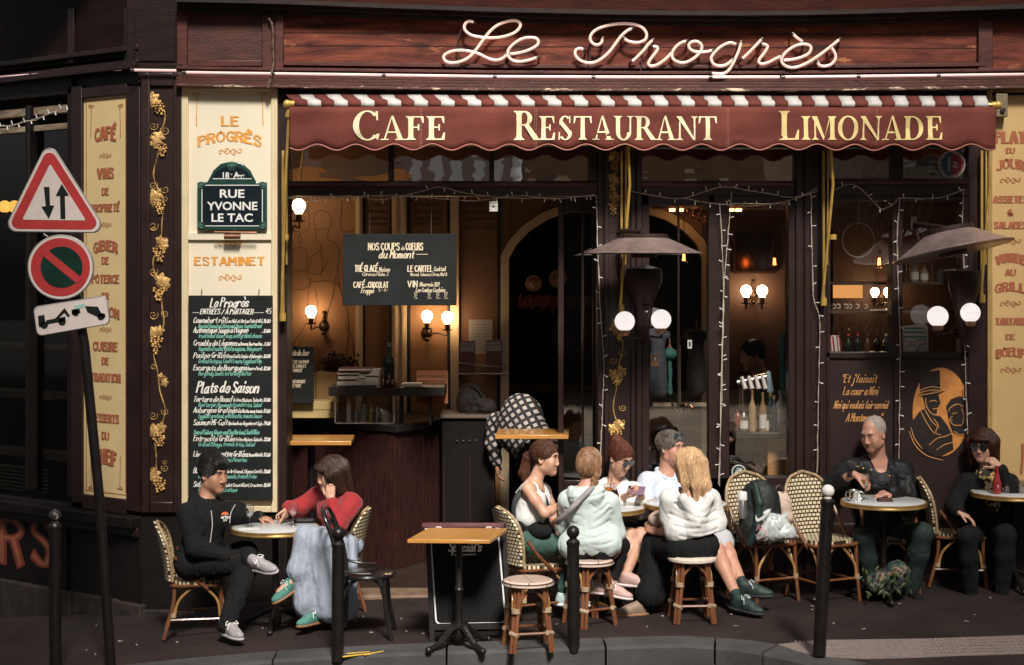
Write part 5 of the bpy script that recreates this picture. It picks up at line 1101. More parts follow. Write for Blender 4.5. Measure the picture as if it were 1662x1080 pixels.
def make_stool():
 t=thing('cane_stool','x','stool',(0,0,0),group='round cane stools at the terrace tables')
 sh,r=0.455,0.172
 mb=MB();prof=[(0.0,sh),(r*.5,sh+.002),(r*.85,sh),(r,sh-.014),(r,sh-.03),(r*.9,sh-.04),(0,sh-.04)];seg=40
 for i in range(len(prof)-1):
  for k in range(seg):
   a0,a1=2*math.pi*k/seg,2*math.pi*(k+1)/seg
   q=[(prof[i][0],prof[i][1],a0),(prof[i][0],prof[i][1],a1),(prof[i+1][0],prof[i+1][1],a1),(prof[i+1][0],prof[i+1][1],a0)]
   P=[Vector((rr*math.cos(a),rr*math.sin(a),z))for rr,z,a in q]
   uvs=[(p.x,p.y)if i<2 else(a*r,z)for p,(rr,z,a)in zip(P,q)]
   mb.add(P,[(3,2,1,0)],[uvs[j]for j in range(4)])
 mb.build('seat',weave,t,world=False,smooth=False)
 for k in range(4):
  a=math.pi/4+k*math.pi/2;c,s=math.cos(a),math.sin(a);tx,ty=-s,c
  mb=MB()
  for o in(-0.014,0.014):mb.tube([(c*.125+tx*o,s*.125+ty*o,sh-.03),(c*.15+tx*o,s*.15+ty*o,.22),(c*.185+tx*o,s*.185+ty*o,0)],0.0135,8)
  mb.build('leg',cane_r,t,world=False)
  a2=a+math.pi/2;c2,s2=math.cos(a2),math.sin(a2);m=((c+c2)/2,(s+s2)/2)
  mb=MB();mb.tube(crom([(c*.145+tx*.024,s*.145+ty*.024,.27),(c*.135+tx*.03,s*.135+ty*.03,.34),(m[0]*.15+tx*.0,m[1]*.15,sh-.04)],5),0.010,7);mb.tube(crom([(c2*.145+s2*.024,s2*.145-c2*.024,.27),(c2*.135+s2*.03,s2*.135-c2*.03,.34),(m[0]*.15,m[1]*.15,sh-.04)],5),0.010,7);mb.build('arched_brace',cane_y if k%2 else cane_r,t,world=False)
  mb=MB();mb.tube([(c*.168,s*.168,.12),(c2*.168,s2*.168,.12)],0.010,7);mb.build('stretcher',cane_r,t,world=False)
  mb=MB();mb.lathe([(0.031,.255),(0.031,.285)],(c*.146,s*.146,0),12);mb.tube([(c*.168+tx*.03,s*.168+ty*.03,.115),(c*.168-tx*.03,s*.168-ty*.03,.128)],.017,8);mb.build('lashing',clip_m,t,world=False)
 return t
stool0=make_stool();_su=[False]
def put_stool(px,y,rz,label,seat_mat=None,sc=1.0):
 o=stool0 if not _su[0]else copy_tree(stool0);_su[0]=True
 g=GX(px,y);o.location=g;o.rotation_euler=(0,0,R(rz));o.scale=(sc,sc,1);o['label']=label
 if seat_mat:
  for ch in o.children:
   if ch.name.startswith('seat'):ch.data=ch.data.copy();ch.data.materials[0]=seat_mat
 return o
put_stool(857,-1.90,12,'empty cane stool with a striped pinkish seat right of the wooden-topped table',weave2)
put_stool(957,-1.22,30,'cane stool under the woman in the mint hoodie, behind the brown bollard')
put_stool(1123,-1.18,4,'cane stool with a white rimmed seat under the blonde woman',M('white_stool_seat',(0.68,0.56,0.47),0.5,var=0.15,scale=30,bump=0.3,bscale=120))
# ================================================================== round marble tables
marble=M('grey_white_marble',(0.56,0.57,0.57),0.22,var=0.08,scale=5,wear=(0.40,0.40,0.42),wear_amt=0.06,wscale=6)
brass_rim=M('worn_brass_rim',(0.46,0.28,0.10),0.38,0.7,var=0.3,scale=14)
TH=0.72
def round_table(px,y,r,label):
 g=GX(px,y);t=thing('bistro_table',label,'table',g,group='round marble bistro tables')
 mb=MB();mb.lathe([(0,TH),(r-.012,TH),(r-.008,TH-.003),(r-.008,TH-.02),(0,TH-.02)],g,64);mb.build('tabletop',marble,t)
 mb=MB();mb.lathe([(r-.013,TH-.001),(r-.006,TH+.002),(r+.001,TH-.002),(r+.002,TH-.012),(r-.002,TH-.014),(r+.001,TH-.018),(r+.002,TH-.03),(r-.004,TH-.034),(r-.02,TH-.034)],g,64);mb.build('brass_rim',brass_rim,t)
 mb=MB();mb.lathe([(.0,.0),(.03,.0),(.045,.06),(.028,.12),(.022,.2),(.022,.62),(.05,.66),(.12,TH-.035),(0,TH-.036)],g,20);mb.build('column',iron_blk,t)
 for k in range(3):
  a=R(30+120*k);mb=MB();mb.tube(crom([g+Vector((0,0,.14)),g+Vector((math.cos(a)*.1,math.sin(a)*.1,.10)),g+Vector((math.cos(a)*.2,math.sin(a)*.2,.045)),g+Vector((math.cos(a)*.26,math.sin(a)*.26,.02))],5),0.018,8);mb.ball(g+Vector((math.cos(a)*.26,math.sin(a)*.26,.016)),.022,10,8);mb.build('foot',iron_blk,t)
 return g+Vector((0,0,TH+0.001))
TB1=round_table(447,-0.95,0.315,'round marble table between the man in black and the woman in red')
TB2=round_table(981,-0.58,0.30,'round marble table behind the woman in the mint hoodie')
TB3=round_table(1114,-0.50,0.31,'round marble table behind the blonde woman in white')
TB4=round_table(1434,-0.63,0.31,'round marble table of the bald man with the sugar pot')
TB5=round_table(1644,-0.36,0.31,'round marble table at the right edge with the red bottle')
# wooden-topped table on a cast-iron foot
wood_y=M('honey_varnished_wood',(0.50,0.23,0.055),0.32,var=0.2,scale=5,stretch=(1,8,8),bump=0.05,coat=0.4)
g=G(745,1050);t=thing('wooden_table','small honey-wood table on a black cast-iron foot in front of the Specials board','table',g)
s_=MPP(g.y);zt=H-(866.5-HY)*s_;wv=Vector((0.268,-0.01,0));dv=Vector((0.055,0.235,0));c=Vector((g.x-0.005,g.y,zt))
mb=MB();mb.prism([c-wv-dv,c+wv-dv,c+wv+dv,c-wv+dv],(0,0,-0.026));mb.build('tabletop',wood_y,t,bevel=0.004)
mb=MB();mb.lathe([(0,.02),(.04,.05),(.05,.09),(.03,.14),(.022,.2),(.022,.36),(.032,.38),(.022,.40),(.022,zt-g.z-.06),(.10,zt-g.z-.03),(0,zt-g.z-.027)],g,20);mb.build('column',iron_blk,t)
for k in range(4):
 a=R(40+90*k);dr=Vector((math.cos(a),math.sin(a),0));mb=MB();mb.tube(crom([g+Vector((0,0,.13)),g+dr*.06+Vector((0,0,.125)),g+dr*.14+Vector((0,0,.06)),g+dr*.20+Vector((0,0,.03)),g+dr*.245+Vector((0,0,.018))],5),[.03]*6+[.024]*6+[.018]*9,8);mb.ball(g+dr*.25+Vector((0,0,.014)),.024,10,7);mb.build('foot',iron_blk,t)
def bar_table(x0,x1,ybk,yft,Y,skew,label):
 a,b=W(x0,ybk,Y),W(x1,ybk,Y);z=a.z;t=thing('bar_table',label,'table',((a.x+b.x)/2,Y,0))
 mb=MB();mb.prism([Vector((a.x+skew,Y-.24,z)),Vector((b.x+skew,Y-.24,z)),Vector((b.x,Y+.24,z)),Vector((a.x,Y+.24,z))],(0,0,-.035));mb.build('tabletop',wood_y,t,bevel=0.005)
 m=(a+b)/2;mb=MB();mb.lathe([(.2,0),(.2,.02),(.03,.05),(.03,z-.04),(.1,z-.036)],(m.x,Y,0.0),18);mb.build('column',iron_blk,t)
bar_table(440,571,711,722,0.42,0.02,'tall wooden bar table by the left door post under the slate of daily dishes')
bar_table(808,925,701,711,0.45,-0.02,'tall wooden bar table in front of the bending person in the checked shirt')
# A-board
AB=G(758,1040);t=thing('menu_stand','black A-board lettered Specials behind the small wooden table','A-board',AB)
Yb_=AB.y+0.02;lean=0.16
def ab(x,y,o=0):
 p=W(x,y,Yb_);k=(p.z-AB.z)/0.85;p2=W(x,y,Yb_+lean*k);return Vector((p2.x,Yb_+lean*k-o,p2.z))
mb=MB();mb.prism([ab(694,852),ab(820,852),ab(823,1030),ab(700,1036)],(0,0.02,0));mb.build('board',M('matt_black_board',(0.008,0.008,0.008),0.75,spec=0.15,var=0.3,scale=4),t)
mb=MB()
for q in([(690,850),(698,850),(706,1043),(698,1043)],[(815,850),(822,850),(829,1040),(822,1040)],[(700,1012),(822,1010),(822,1020),(701,1022)]):mb.prism([ab(*k,0.02)for k in q],(0,0.05,0))
mb.build('stand_frame',iron_blk,t)
mb=MB();P=[ab(x,y,0.005)for x,y in rounded([(698,862),(808,860),(821,1011),(708,1013)],8)];mb.tube(P,0.0058,6,closed=True);mb.build('white_line',M('white_board_line',(0.8,0.8,0.78),0.6),t)
mb=MB();mb.prism([ab(685,849,0.03),ab(818,849,0.03),ab(818,856,0.03),ab(685,856,0.03)],(0,.05,0));mb.build('top_rail',M('maroon_rail',(0.10,0.03,0.035),0.4,var=0.3),t,bevel=0.004)
mb=MB()
for x0,sg in((690,1),(816,-1)):mb.tube(crom([ab(x0,858,.035),ab(x0+sg*10,857,.035),ab(x0+sg*22,859,.035),ab(x0+sg*26,855,.035),ab(x0+sg*18,855,.035)],4),.006,6)
mb.build('scroll_bracket',M('cream_iron',(0.6,0.5,0.42),0.5),t)
PLA=Plane(ab(758,895),(ab(800,895)-ab(716,895)),(ab(758,870)-ab(758,920)));mb=MB();sA=MPP(Yb_+.1)
hand(mb,PLA,"Special's",-30*sA,0,14*sA,0.15,0.25,width=52*sA,off=0.004);hand(mb,PLA,"Today's",-26*sA,18*sA,14*sA,0.15,0.25,width=46*sA,off=0.004);ribbon(mb,PLA,[(-20*sA,-6*sA),(14*sA,-5*sA)],.007,.004);mb.build('board_writing',chalk,t)
# bentwood chair, black
blk=M('black_lacquered_bentwood',(0.014,0.012,0.012),0.25,var=0.3,coat=0.5)
g=GX(594,-1.42);t=thing('bentwood_chair','black bentwood chair seen from the side behind the front left bollard','chair',g)
def gp(px,py,y):return W(px,py,y)
sz=g.z+0.455
mb=MB();mb.lathe([(0,sz),(.17,sz),(.2,sz-.008),(.205,sz-.02),(.2,sz-.035),(0,sz-.035)],(g.x,g.y,0),36);mb.build('seat',blk,t)
mb=MB();bk=g+Vector((-.17,0,0))
mb.tube(crom([g+Vector((-.16,-.19,.02)),g+Vector((-.155,-.185,.45)),g+Vector((-.21,-.19,.70)),g+Vector((-.27,-.15,.85)),g+Vector((-.295,0,.88)),g+Vector((-.27,.15,.85)),g+Vector((-.21,.19,.70)),g+Vector((-.155,.185,.45)),g+Vector((-.16,.19,.02))],8),.0155,10);mb.build('back_hoop',blk,t)
mb=MB();mb.tube(crom([g+Vector((-.165,-.12,.46)),g+Vector((-.20,-.13,.66)),g+Vector((-.25,-.08,.79)),g+Vector((-.262,0,.805)),g+Vector((-.25,.08,.79)),g+Vector((-.20,.13,.66)),g+Vector((-.165,.12,.46))],7),.011,9);mb.build('inner_hoop',blk,t)
for sy in(-1,1):
 mb=MB();mb.tube(crom([g+Vector((.13,sy*.12,.43)),g+Vector((.15,sy*.14,.2)),g+Vector((.19,sy*.17,0))],6),.016,9);mb.build('leg',blk,t)
 mb=MB();mb.tube(crom([g+Vector((-.16,sy*.17,.2)),g+Vector((-.12,sy*.16,.34)),g+Vector((-.03,sy*.16,.425)),g+Vector((.09,sy*.14,.40)),g+Vector((.135,sy*.13,.28))],6),.010,8);mb.build('brace',blk,t)
 mb=MB();mb.tube(crom([g+Vector((-.20,sy*.185,.60)),g+Vector((-.16,sy*.19,.50)),g+Vector((-.06,sy*.2,.47)),g+Vector((.05,sy*.19,.465))],6),.010,8);mb.build('side_brace',blk,t)
# cane chairs in use and empty
put_chair(322,-.92,-80,'cane chair under the young man in the black hoodie')
put_chair(534,-0.74,82,'cane chair of the woman in red, its rim showing behind her back')
put_chair(870,-.98,-66,'cane chair under the woman in the white tank top')
put_chair(1240,-0.50,203,'cane chair carrying the backpack and the plastic bag',1.0)
put_chair(1338,-0.58,205,'empty cane chair behind the white-topped bollard',1.0)
put_chair(1446,-0.28,176,'cane chair under the bald man, its woven seat just showing below the table')
put_chair(1556,-0.14,-100,'cane chair left of the woman in the patterned scarf')
put_chair(1074,-0.05,180,'cane chair of the grey-haired man, mostly hidden behind the group')
put_chair(1000,-0.12,190,'cane chair of the woman with the phone, mostly hidden behind the table')
# ================================================================== smooth bodies: one continuous surface grown from joints
_rng=np.random.RandomState(5);_LAT=_rng.rand(32,32,32).astype(np.float32)
def vnoise(p):
 i=np.floor(p).astype(np.int32);f=(p-i).astype(np.float32);f=f*f*(3-2*f);r=0
 for dx in(0,1):
  for dy in(0,1):
   for dz in(0,1):
    w=(f[:,0]if dx else 1-f[:,0])*(f[:,1]if dy else 1-f[:,1])*(f[:,2]if dz else 1-f[:,2])
    r=r+w*_LAT[(i[:,0]+dx)&31,(i[:,1]+dy)&31,(i[:,2]+dz)&31]
 return r*2-1
def folds(amp,sc=(14,14,6),seed=0,ridge=True):
 def f(p):
  q=p*np.array(sc,np.float32)+seed*7.3
  wq=q+0.55*np.stack([vnoise(q*.9+11),vnoise(q*.9+23),vnoise(q*.9+37)],1)
  a=vnoise(wq)
  if not ridge:return-amp*a
  b=vnoise(wq*2.1+5);c=vnoise(wq*4.3+2)
  return amp*(0.95*(1-np.abs(a))**5+0.45*(1-np.abs(b))**5+0.12*c-0.35)-amp*0.35*vnoise(q*.6+4)
 return f
def creases(base,segs,amp=.010,w=.011,side=-1):
 def mk(J):
  ch,rt,fw,up=(np.array(J[k],np.float32)for k in('ch','rt','fw','up'))
  def f(p):
   d=base(p)if base else 0;q=p-ch;a=q@rt;b=q@up;m=np.clip((q@fw)*side/.03,0,1)
   for a0,b0,a1,b1,k in segs:
    e=np.array((a1-a0,b1-b0));L=(e*e).sum();h=np.clip(((a-a0)*e[0]+(b-b0)*e[1])/L,0,1);r2=(a-a0-e[0]*h)**2+(b-b0-e[1]*h+.01*np.sin(h*3.14))**2
    d=d+m*k*amp*(np.exp(-r2/w**2)*(1-.6*h)-.5*np.exp(-r2/(2.4*w)**2)*(1-.6*h))
   return d
  return f
 return mk
class Sdf:
 def __init__(s):s.p=[]
 def cap(s,a,b,ra,rb=None,k=0.02,neg=False):
  s.p.append(('c',np.array(a,np.float32),np.array(b,np.float32),ra,ra if rb is None else rb,k,neg));return s
 def ell(s,c,rad,rot=None,k=0.02,neg=False):
  rot=np.array(rot if rot is not None else np.eye(3),np.float32);s.p.append(('e',np.array(c,np.float32),rot,np.array(rad,np.float32),0,k,neg));return s
 def chain(s,pts,rs,k=0.02):
  for i in range(len(pts)-1):s.cap(pts[i],pts[i+1],rs[i],rs[i+1],k)
  return s
 def bounds(s,q):
  if q[0]=='c':r=max(q[3],q[4]);return np.minimum(q[1],q[2])-r,np.maximum(q[1],q[2])+r
  e=np.sqrt(((q[2]*q[3][None,:])**2).sum(1));return q[1]-e,q[1]+e
 def mesh(s,res,disp=None,smooth=0):
  lo=np.min([s.bounds(q)[0]for q in s.p if not q[6]],0)-3*res-0.01;hi=np.max([s.bounds(q)[1]for q in s.p if not q[6]],0)+3*res+0.01
  n=np.ceil((hi-lo)/res).astype(int)+1;F=np.full(n,0.5,np.float32)
  ax=[lo[i]+res*np.arange(n[i],dtype=np.float32)for i in range(3)]
  for q in s.p:
   a,b=s.bounds(q);m=q[5]+2.5*res
   i0=np.maximum(0,np.floor((a-m-lo)/res).astype(int));i1=np.minimum(n,np.ceil((b+m-lo)/res).astype(int)+1)
   if(i1<=i0).any():continue
   sl=tuple(slice(x,y)for x,y in zip(i0,i1))
   X=ax[0][sl[0]][:,None,None];Y=ax[1][sl[1]][None,:,None];Z=ax[2][sl[2]][None,None,:]
   if q[0]=='c':
    A,Bv=q[1],q[2];ba=Bv-A;L=max(1e-9,float(ba@ba));px,py,pz=X-A[0],Y-A[1],Z-A[2]
    h=np.clip((px*ba[0]+py*ba[1]+pz*ba[2])/L,0,1)
    d=np.sqrt((px-ba[0]*h)**2+(py-ba[1]*h)**2+(pz-ba[2]*h)**2)-(q[3]+(q[4]-q[3])*h)
   else:
    c,Rm,r=q[1],q[2],q[3];px,py,pz=X-c[0],Y-c[1],Z-c[2]
    u=[(px*Rm[0,i]+py*Rm[1,i]+pz*Rm[2,i])/r[i]for i in range(3)]
    k0=np.sqrt(u[0]**2+u[1]**2+u[2]**2);k1=np.sqrt(sum((u[i]/r[i])**2 for i in range(3)));d=k0*(k0-1)/np.maximum(k1,1e-6)
   k=q[5];g=F[sl]
   if q[6]:h=np.maximum(k-np.abs(g+d),0)/k;F[sl]=np.maximum(g,-d)+h*h*k*0.25
   else:h=np.maximum(k-np.abs(g-d),0)/k;F[sl]=np.minimum(g,d)-h*h*k*0.25
  if disp is not None:
   idx=np.nonzero(np.abs(F)<0.03);P=np.stack([ax[i][idx[i]]for i in range(3)],1)
   F[idx]+=disp(P).astype(np.float32)
  return nets(F,lo,res)
def nets(F,lo,res):
 S=F<0;c8=[S[dx or None:(None if dx else-1),dy or None:(None if dy else-1),dz or None:(None if dz else-1)]for dx in(0,1)for dy in(0,1)for dz in(0,1)]
 an=c8[0].copy();al=c8[0].copy()
 for c in c8[1:]:an|=c;al&=c
 act=an&~al;I=np.argwhere(act);acc=np.zeros((len(I),3));cnt=np.zeros(len(I))
 for a in range(3):
  o=[b for b in range(3)if b!=a]
  for d1 in(0,1):
   for d2 in(0,1):
    off=np.zeros(3,int);off[o[0]]=d1;off[o[1]]=d2;p=I+off;e=np.zeros(3,int);e[a]=1;q=p+e
    f0=F[p[:,0],p[:,1],p[:,2]];f1=F[q[:,0],q[:,1],q[:,2]];m=(f0<0)!=(f1<0)
    t=f0[m]/(f0[m]-f1[m]);v=(off)[None,:]+t[:,None]*e[None,:];acc[m]+=v;cnt[m]+=1
 V=lo+res*(I+acc/cnt[:,None]);idx=np.full(act.shape,-1,np.int64);idx[act]=np.arange(len(I));Q=[]
 for a in range(3):
  b,c=(a+1)%3,(a+2)%3;s0=[slice(None)]*3;s1=[slice(None)]*3;s0[a]=slice(0,-1);s1[a]=slice(1,None)
  P=np.argwhere(S[tuple(s0)]!=S[tuple(s1)]);P=P[(P[:,b]>0)&(P[:,c]>0)]
  ok=(P[:,b]<act.shape[b])&(P[:,c]<act.shape[c]);P=P[ok]
  eb=np.zeros(3,int);ec=np.zeros(3,int);eb[b]=1;ec[c]=1
  g=lambda M:idx[M[:,0],M[:,1],M[:,2]]
  q=np.stack([g(P-eb-ec),g(P-ec),g(P),g(P-eb)],1);fl=S[P[:,0],P[:,1],P[:,2]];q[~fl]=q[~fl][:,::-1];Q.append(q)
 Q=np.concatenate(Q);Q=Q[(Q>=0).all(1)];return V,Q
def np_mesh(name,V,Q,mat,parent,angle=80):
 off=np.array(wl(parent));V=V-off;me=bpy.data.meshes.new(name)
 me.vertices.add(len(V));me.vertices.foreach_set('co',V.astype(np.float32).ravel());me.loops.add(Q.size);me.loops.foreach_set('vertex_index',Q.astype(np.int32).ravel())
 me.polygons.add(len(Q));me.polygons.foreach_set('loop_start',np.arange(0,Q.size,4,dtype=np.int32));me.polygons.foreach_set('loop_total',np.full(len(Q),4,np.int32));me.update(calc_edges=True);me.validate()
 me.polygons.foreach_set('use_smooth',[True]*len(me.polygons));me.materials.append(mat)
 o=bpy.data.objects.new(name,me);COL.objects.link(o);o.parent=parent
 sm=o.modifiers.new('smooth','SMOOTH');sm.factor=0.5;sm.iterations=2
 return o
def grow(name,sdf,res,mat,parent,disp=None,it=None):
 V,Q=sdf.mesh(res,disp);o=np_mesh(name,V,Q,mat,parent)
 if it is not None:o.modifiers[0].iterations=it
 return o
UP=Vector((0,0,1));HS=1.045
def frame(fwd,up=UP):
 f=Vector(fwd).normalized();r=f.cross(Vector(up)).normalized();u=r.cross(f);return r,f,u
def rotm(r,f,u):return[[r.x,f.x,u.x],[r.y,f.y,u.y],[r.z,f.z,u.z]]
def add_hand(S,w,d,n,t,sc=1.0,curl=(0.35,0.35,0.4,0.45),tcurl=0.4,point=None,spread=0.06):
 d=d.normalized();n=(n-d*n.dot(d)).normalized();t=(t-d*t.dot(d)-n*t.dot(n)).normalized();s=sc
 rot=[[t.x,d.x,n.x],[t.y,d.y,n.y],[t.z,d.z,n.z]]
 S.ell(w+d*.045*s,(.038*s,.055*s,.0165*s),rot,0.018);S.cap(w+d*.02*s+t*.018*s,w+d*.08*s+t*.026*s,.0145*s,.012*s,.012);S.cap(w+d*.02*s-t*.012*s,w+d*.078*s-t*.026*s,.014*s,.011*s,.012)
 L=[(.040,.026,.020),(.045,.029,.022),(.042,.027,.021),(.032,.021,.018)];X=(.027,.009,-.009,-.026);B0=(.084,.089,.086,.078)
 for i in range(4):
  p=w+d*B0[i]*s+t*X[i]*s;a=curl[i]if point is None or i!=0 else point;dirv=d+t*(spread*(1.5-i));dirv.normalize();ang=0;nn=n
  r0=(.0088,.009,.0088,.0078)[i]*s
  for j in range(3):
   ang+=a*(0.9 if j==0 else 1.1);v=dirv*math.cos(ang)+nn*math.sin(ang);q=p+v*L[i][j]*s;S.cap(p,q,r0*(1-.08*j),r0*(.92-.1*j),0.0035);p=q
 p=w+d*.022*s+t*.026*s;v=(d*.72+t*.70+n*.25).normalized();q=p+v*.040*s;S.cap(p,q,.0135*s,.0112*s,.010)
 v2=(v*math.cos(tcurl)+(n*.5+d*.5-t*.25).normalized()*math.sin(tcurl)).normalized();q2=q+v2*.032*s;S.cap(q,q2,.0108*s,.0098*s,.004);S.cap(q2,q2+v2*.024*s,.0098*s,.0078*s,.004)
def head_pt(hc,fr,s):r,f,u=fr;return lambda x,y,z:hc+(r*x+f*y+u*z)*s
def add_head(S,hc,fwd,up,s=1.0,fem=False,mouth=0.0):
 fr=frame(fwd,up);P=head_pt(hc,fr,s);rot=rotm(*fr)
 def E(x,y,z,rx,ry,rz,k=.015,neg=False):S.ell(P(x,y,z),(rx*s,ry*s,rz*s),rot,k*s,neg)
 def C(a,b,ra,rb,k=.015):S.cap(P(*a),P(*b),ra*s,rb*s,k*s)
 E(0,-.012,.036,.073,.094,.088);E(0,.022,-.018,.060,.068,.085,.03);jw=.040 if fem else .046
 C((-jw,.002,-.058),(-.012,.062,-.092),.022,.019,.03);C((jw,.002,-.058),(.012,.062,-.092),.022,.019,.03);C((-.009,.068,-.094),(.009,.068,-.094),.0145,.0145,.02)
 C((-.03,.073 if fem else .076,.034),(.03,.073 if fem else .076,.034),.013,.013,.02)
 for x in(-1,1):
  E(x*.032,.096,.014,.018,.015,.0115,.014,True);E(x*.031,.0735,.012,.0155,.0145,.0125,.004)
  E(x*.042,.058,-.022,.022,.024,.024,.03);E(x*.034,.050,-.056,.024,.026,.028,.03);E(x*.0125,.094,-.034,.0095,.011,.008,.006)
  E(x*.074,-.006,-.004,.010,.019,.031,.006);E(x*.079,-.003,.0,.006,.012,.02,.004,True)
 C((0,.084,.026),(0,.106 if not fem else .099,-.024),.008,.0108 if not fem else .0092,.010);E(0,.102 if not fem else .096,-.030,.0108,.0108,.009,.006)
 C((-.017,.080,-.060),(.017,.080,-.060),.0085,.0085,.008);C((-.013,.078,-.0745),(.013,.078,-.0745),.0085,.0085,.006);E(0,.098,-.0668,.019,.012,.0018+mouth,.0025,True)
 return P,rot
def face_bits(t,P,rot,s,lips,brow,iris=(0.03,0.015,0.01),open_=1.0,lash=True):
 s=s*HS
 Sd=Sdf()
 for x in(-1,1):Sd.ell(P(x*.0315,.0775,.0115),(.0115*s,.0115*s,.0062*s*open_),rot,.002)
 grow('eyes',Sd,.0022,M('eye_dark',iris,0.15),t)
 mb=MB()
 for x in(-1,1):mb.tube(crom([P(x*.014,.0935,.0335),P(x*.032,.0915,.039),P(x*.051,.077,.033)],4),[.0032*s]*4+[.0038*s]*4+[.002*s],6)
 if lash:
  for x in(-1,1):mb.tube(crom([P(x*.018,.0845,.0175),P(x*.032,.0895,.0205),P(x*.046,.078,.0155)],4),.0018*s,5)
 mb.build('eyebrows',brow,t)
 Sd=Sdf();Sd.cap(P(-.015,.0825,-.061),P(.015,.0825,-.061),.0052*s,None,.004);Sd.ell(P(0,.087,-.0605),(.016*s,.006*s,.006*s),rot,.004);Sd.cap(P(-.013,.0825,-.0735),P(.013,.0825,-.0735),.006*s,None,.004);grow('lips',Sd,.0025,lips,t)
def body(t,J,skin,s=1.0,fem=False,legs=True,hands=True,feet=True,mouth=0.0,res=0.0052,slim=1.0):
 S=Sdf();up=(J['N']-J['P']).normalized();rt=(J['SR']-J['SL']);rt=(rt-up*rt.dot(up)).normalized();fw=up.cross(rt);rot=rotm(rt,fw,up);L=(J['N']-J['P']).length
 m=slim
 ch=J['P']+up*(L*.68)+fw*.01;S.ell(ch,(.135*s*m,.092*s*m,.16*s),rot,.05);S.ell(J['P']+up*.02,(.148*s*m,.105*s*m,.105*s),rot,.05);S.cap(J['P']+up*.05,ch,.092*s*m,.10*s*m,.06)
 sl=J['SL'].lerp(J['SR'],.12);sr=J['SR'].lerp(J['SL'],.12);S.cap(sl,J['N']-up*.035,.055*s,.06*s,.04);S.cap(sr,J['N']-up*.035,.055*s,.06*s,.04)
 if fem:
  for x in(-1,1):S.ell(ch+rt*x*.062*s+fw*.075*s+up*.005,(.05*s,.042*s,.05*s),rot,.03)
 nr=.049 if fem else .057
 fr=frame(J['hf'],J.get('hu',UP));S.cap(J['N']-up*.02,J['H']-fr[2]*.05*s-fr[1]*.022*s,nr*s*1.1,nr*s,.03)
 for a in 'LR':
  Sh,El,Wr=J['S'+a],J['E'+a],J['W'+a];mid=Sh.lerp(El,.45)
  S.chain([Sh,mid,El],[.047*s*m,.043*s*m,.036*s*m],.03);f1=El.lerp(Wr,.3);S.chain([El,f1,Wr],[.037*s*m,.037*s*m,.0255*s*m],.02)
  if hands and J.get('h'+a):add_hand(S,Wr,*J['h'+a][:3],sc=(0.93 if fem else 1.02)*s,**(J['h'+a][3]if len(J['h'+a])>3 else{}))
  if legs:
   hp=J['P']+rt*(.085*s if a=='R' else-.085*s)-up*.02;K,A=J['K'+a],J['A'+a]
   S.chain([hp,hp.lerp(K,.4),K],[.085*s*m,.076*s*m,.054*s*m],.03);cf=K.lerp(A,.3)-fw*.01;S.chain([K,cf,A],[.052*s*m,.054*s*m,.034*s*m],.025)
   if feet:td=J['T'+a].normalized();S.cap(A,A+td*.12*s-UP*.035*s,.034*s,.026*s,.02)
 P,hrot=add_head(S,J['H'],J['hf'],J.get('hu',UP),s*HS,fem,mouth)
 o=grow('body',S,res,skin,t);J.update(up=up,rt=rt,fw=fw,rot=rot,ch=ch,P3=P,hrot=hrot,s=s,m=m,L=L)
 return o
def top(t,name,J,mat,g=.014,sl=(2.0,2.0),hem=0.0,amp=.008,sc=(13,13,7),loose=1.0,extra=None,neckcut=None,res=.0062,seed=1,cre=None,k=.04,it=1):
 S=Sdf();s,m,up,rt,fw,rot,ch=J['s'],J['m'],J['up'],J['rt'],J['fw'],J['rot'],J['ch'];lo=loose
 S.ell(ch,(.135*s*m+g,.092*s*m+g*1.1,.16*s+g*.4),rot,.05);S.ell(J['P']+up*(.06+hem),(.135*s*m*lo+g,.10*s*m*lo+g,.09*s),rot,.06);S.cap(J['P']+up*(.09+hem),ch,.10*s*m*lo+g,.105*s*m+g,.06)
 for a in 'LR':S.cap(J['S'+a].lerp(J['S'+('R' if a=='L' else 'L')],.1),J['N']-up*.04,.058*s+g*.7,.055*s+g*.3,k)
 if J.get('fem'):
  for x in(-1,1):S.ell(ch+rt*x*.062*s+fw*.075*s+up*.005,(.05*s+g*.7,.042*s+g*.6,.05*s+g*.5),rot,.04)
 for a,q in zip('LR',sl):
  Sh,El,Wr=J['S'+a],J['E'+a],J['W'+a]
  if q<=0:continue
  e1=Sh.lerp(El,min(1,q));S.cap(Sh,e1,.05*s*m+g,.042*s*m+g*(1.2 if q<1.01 else 1.0),k)
  if q>1:e2=El.lerp(Wr,q-1);S.cap(El,e2,.041*s*m+g,.031*s*m+g*.8,.03)
 if extra:extra(S)
 if neckcut:S.ell(J['N']+up*neckcut[1]+fw*neckcut[2],(neckcut[0],neckcut[0],neckcut[3]if len(neckcut)>3 else .03),rot,.01,True)
 return grow(name,S,res,mat,t,cre(J)if cre else folds(amp,sc,seed)if amp else None,it)
def trousers(t,name,J,mat,g=.012,q=(2.0,2.0),amp=.006,sc=(16,16,9),seed=2,res=.0075,waist=.06,flare=0.0):
 S=Sdf();s,m,up,rt,rot=J['s'],J['m'],J['up'],J['rt'],J['rot']
 S.ell(J['P']+up*.02,(.15*s*m+g,.108*s*m+g,.10*s),rot,.05)
 for a,e in zip('LR',q):
  hp=J['P']+rt*(.085*s if a=='R' else-.085*s)-up*.02;K,A=J['K'+a],J['A'+a];e1=hp.lerp(K,min(1,e))
  S.cap(hp,e1,.088*s*m+g,(.057*s*m+g)if e>=1 else(.07*s*m+g*1.6),.03)
  if e>1:e2=K.lerp(A,e-1);S.chain([K,K.lerp(A,.35*(e-1)),e2],[.056*s*m+g,.055*s*m+g,.040*s*m+g+flare],.03)
 return grow(name,S,res,mat,t,folds(amp,sc,seed))
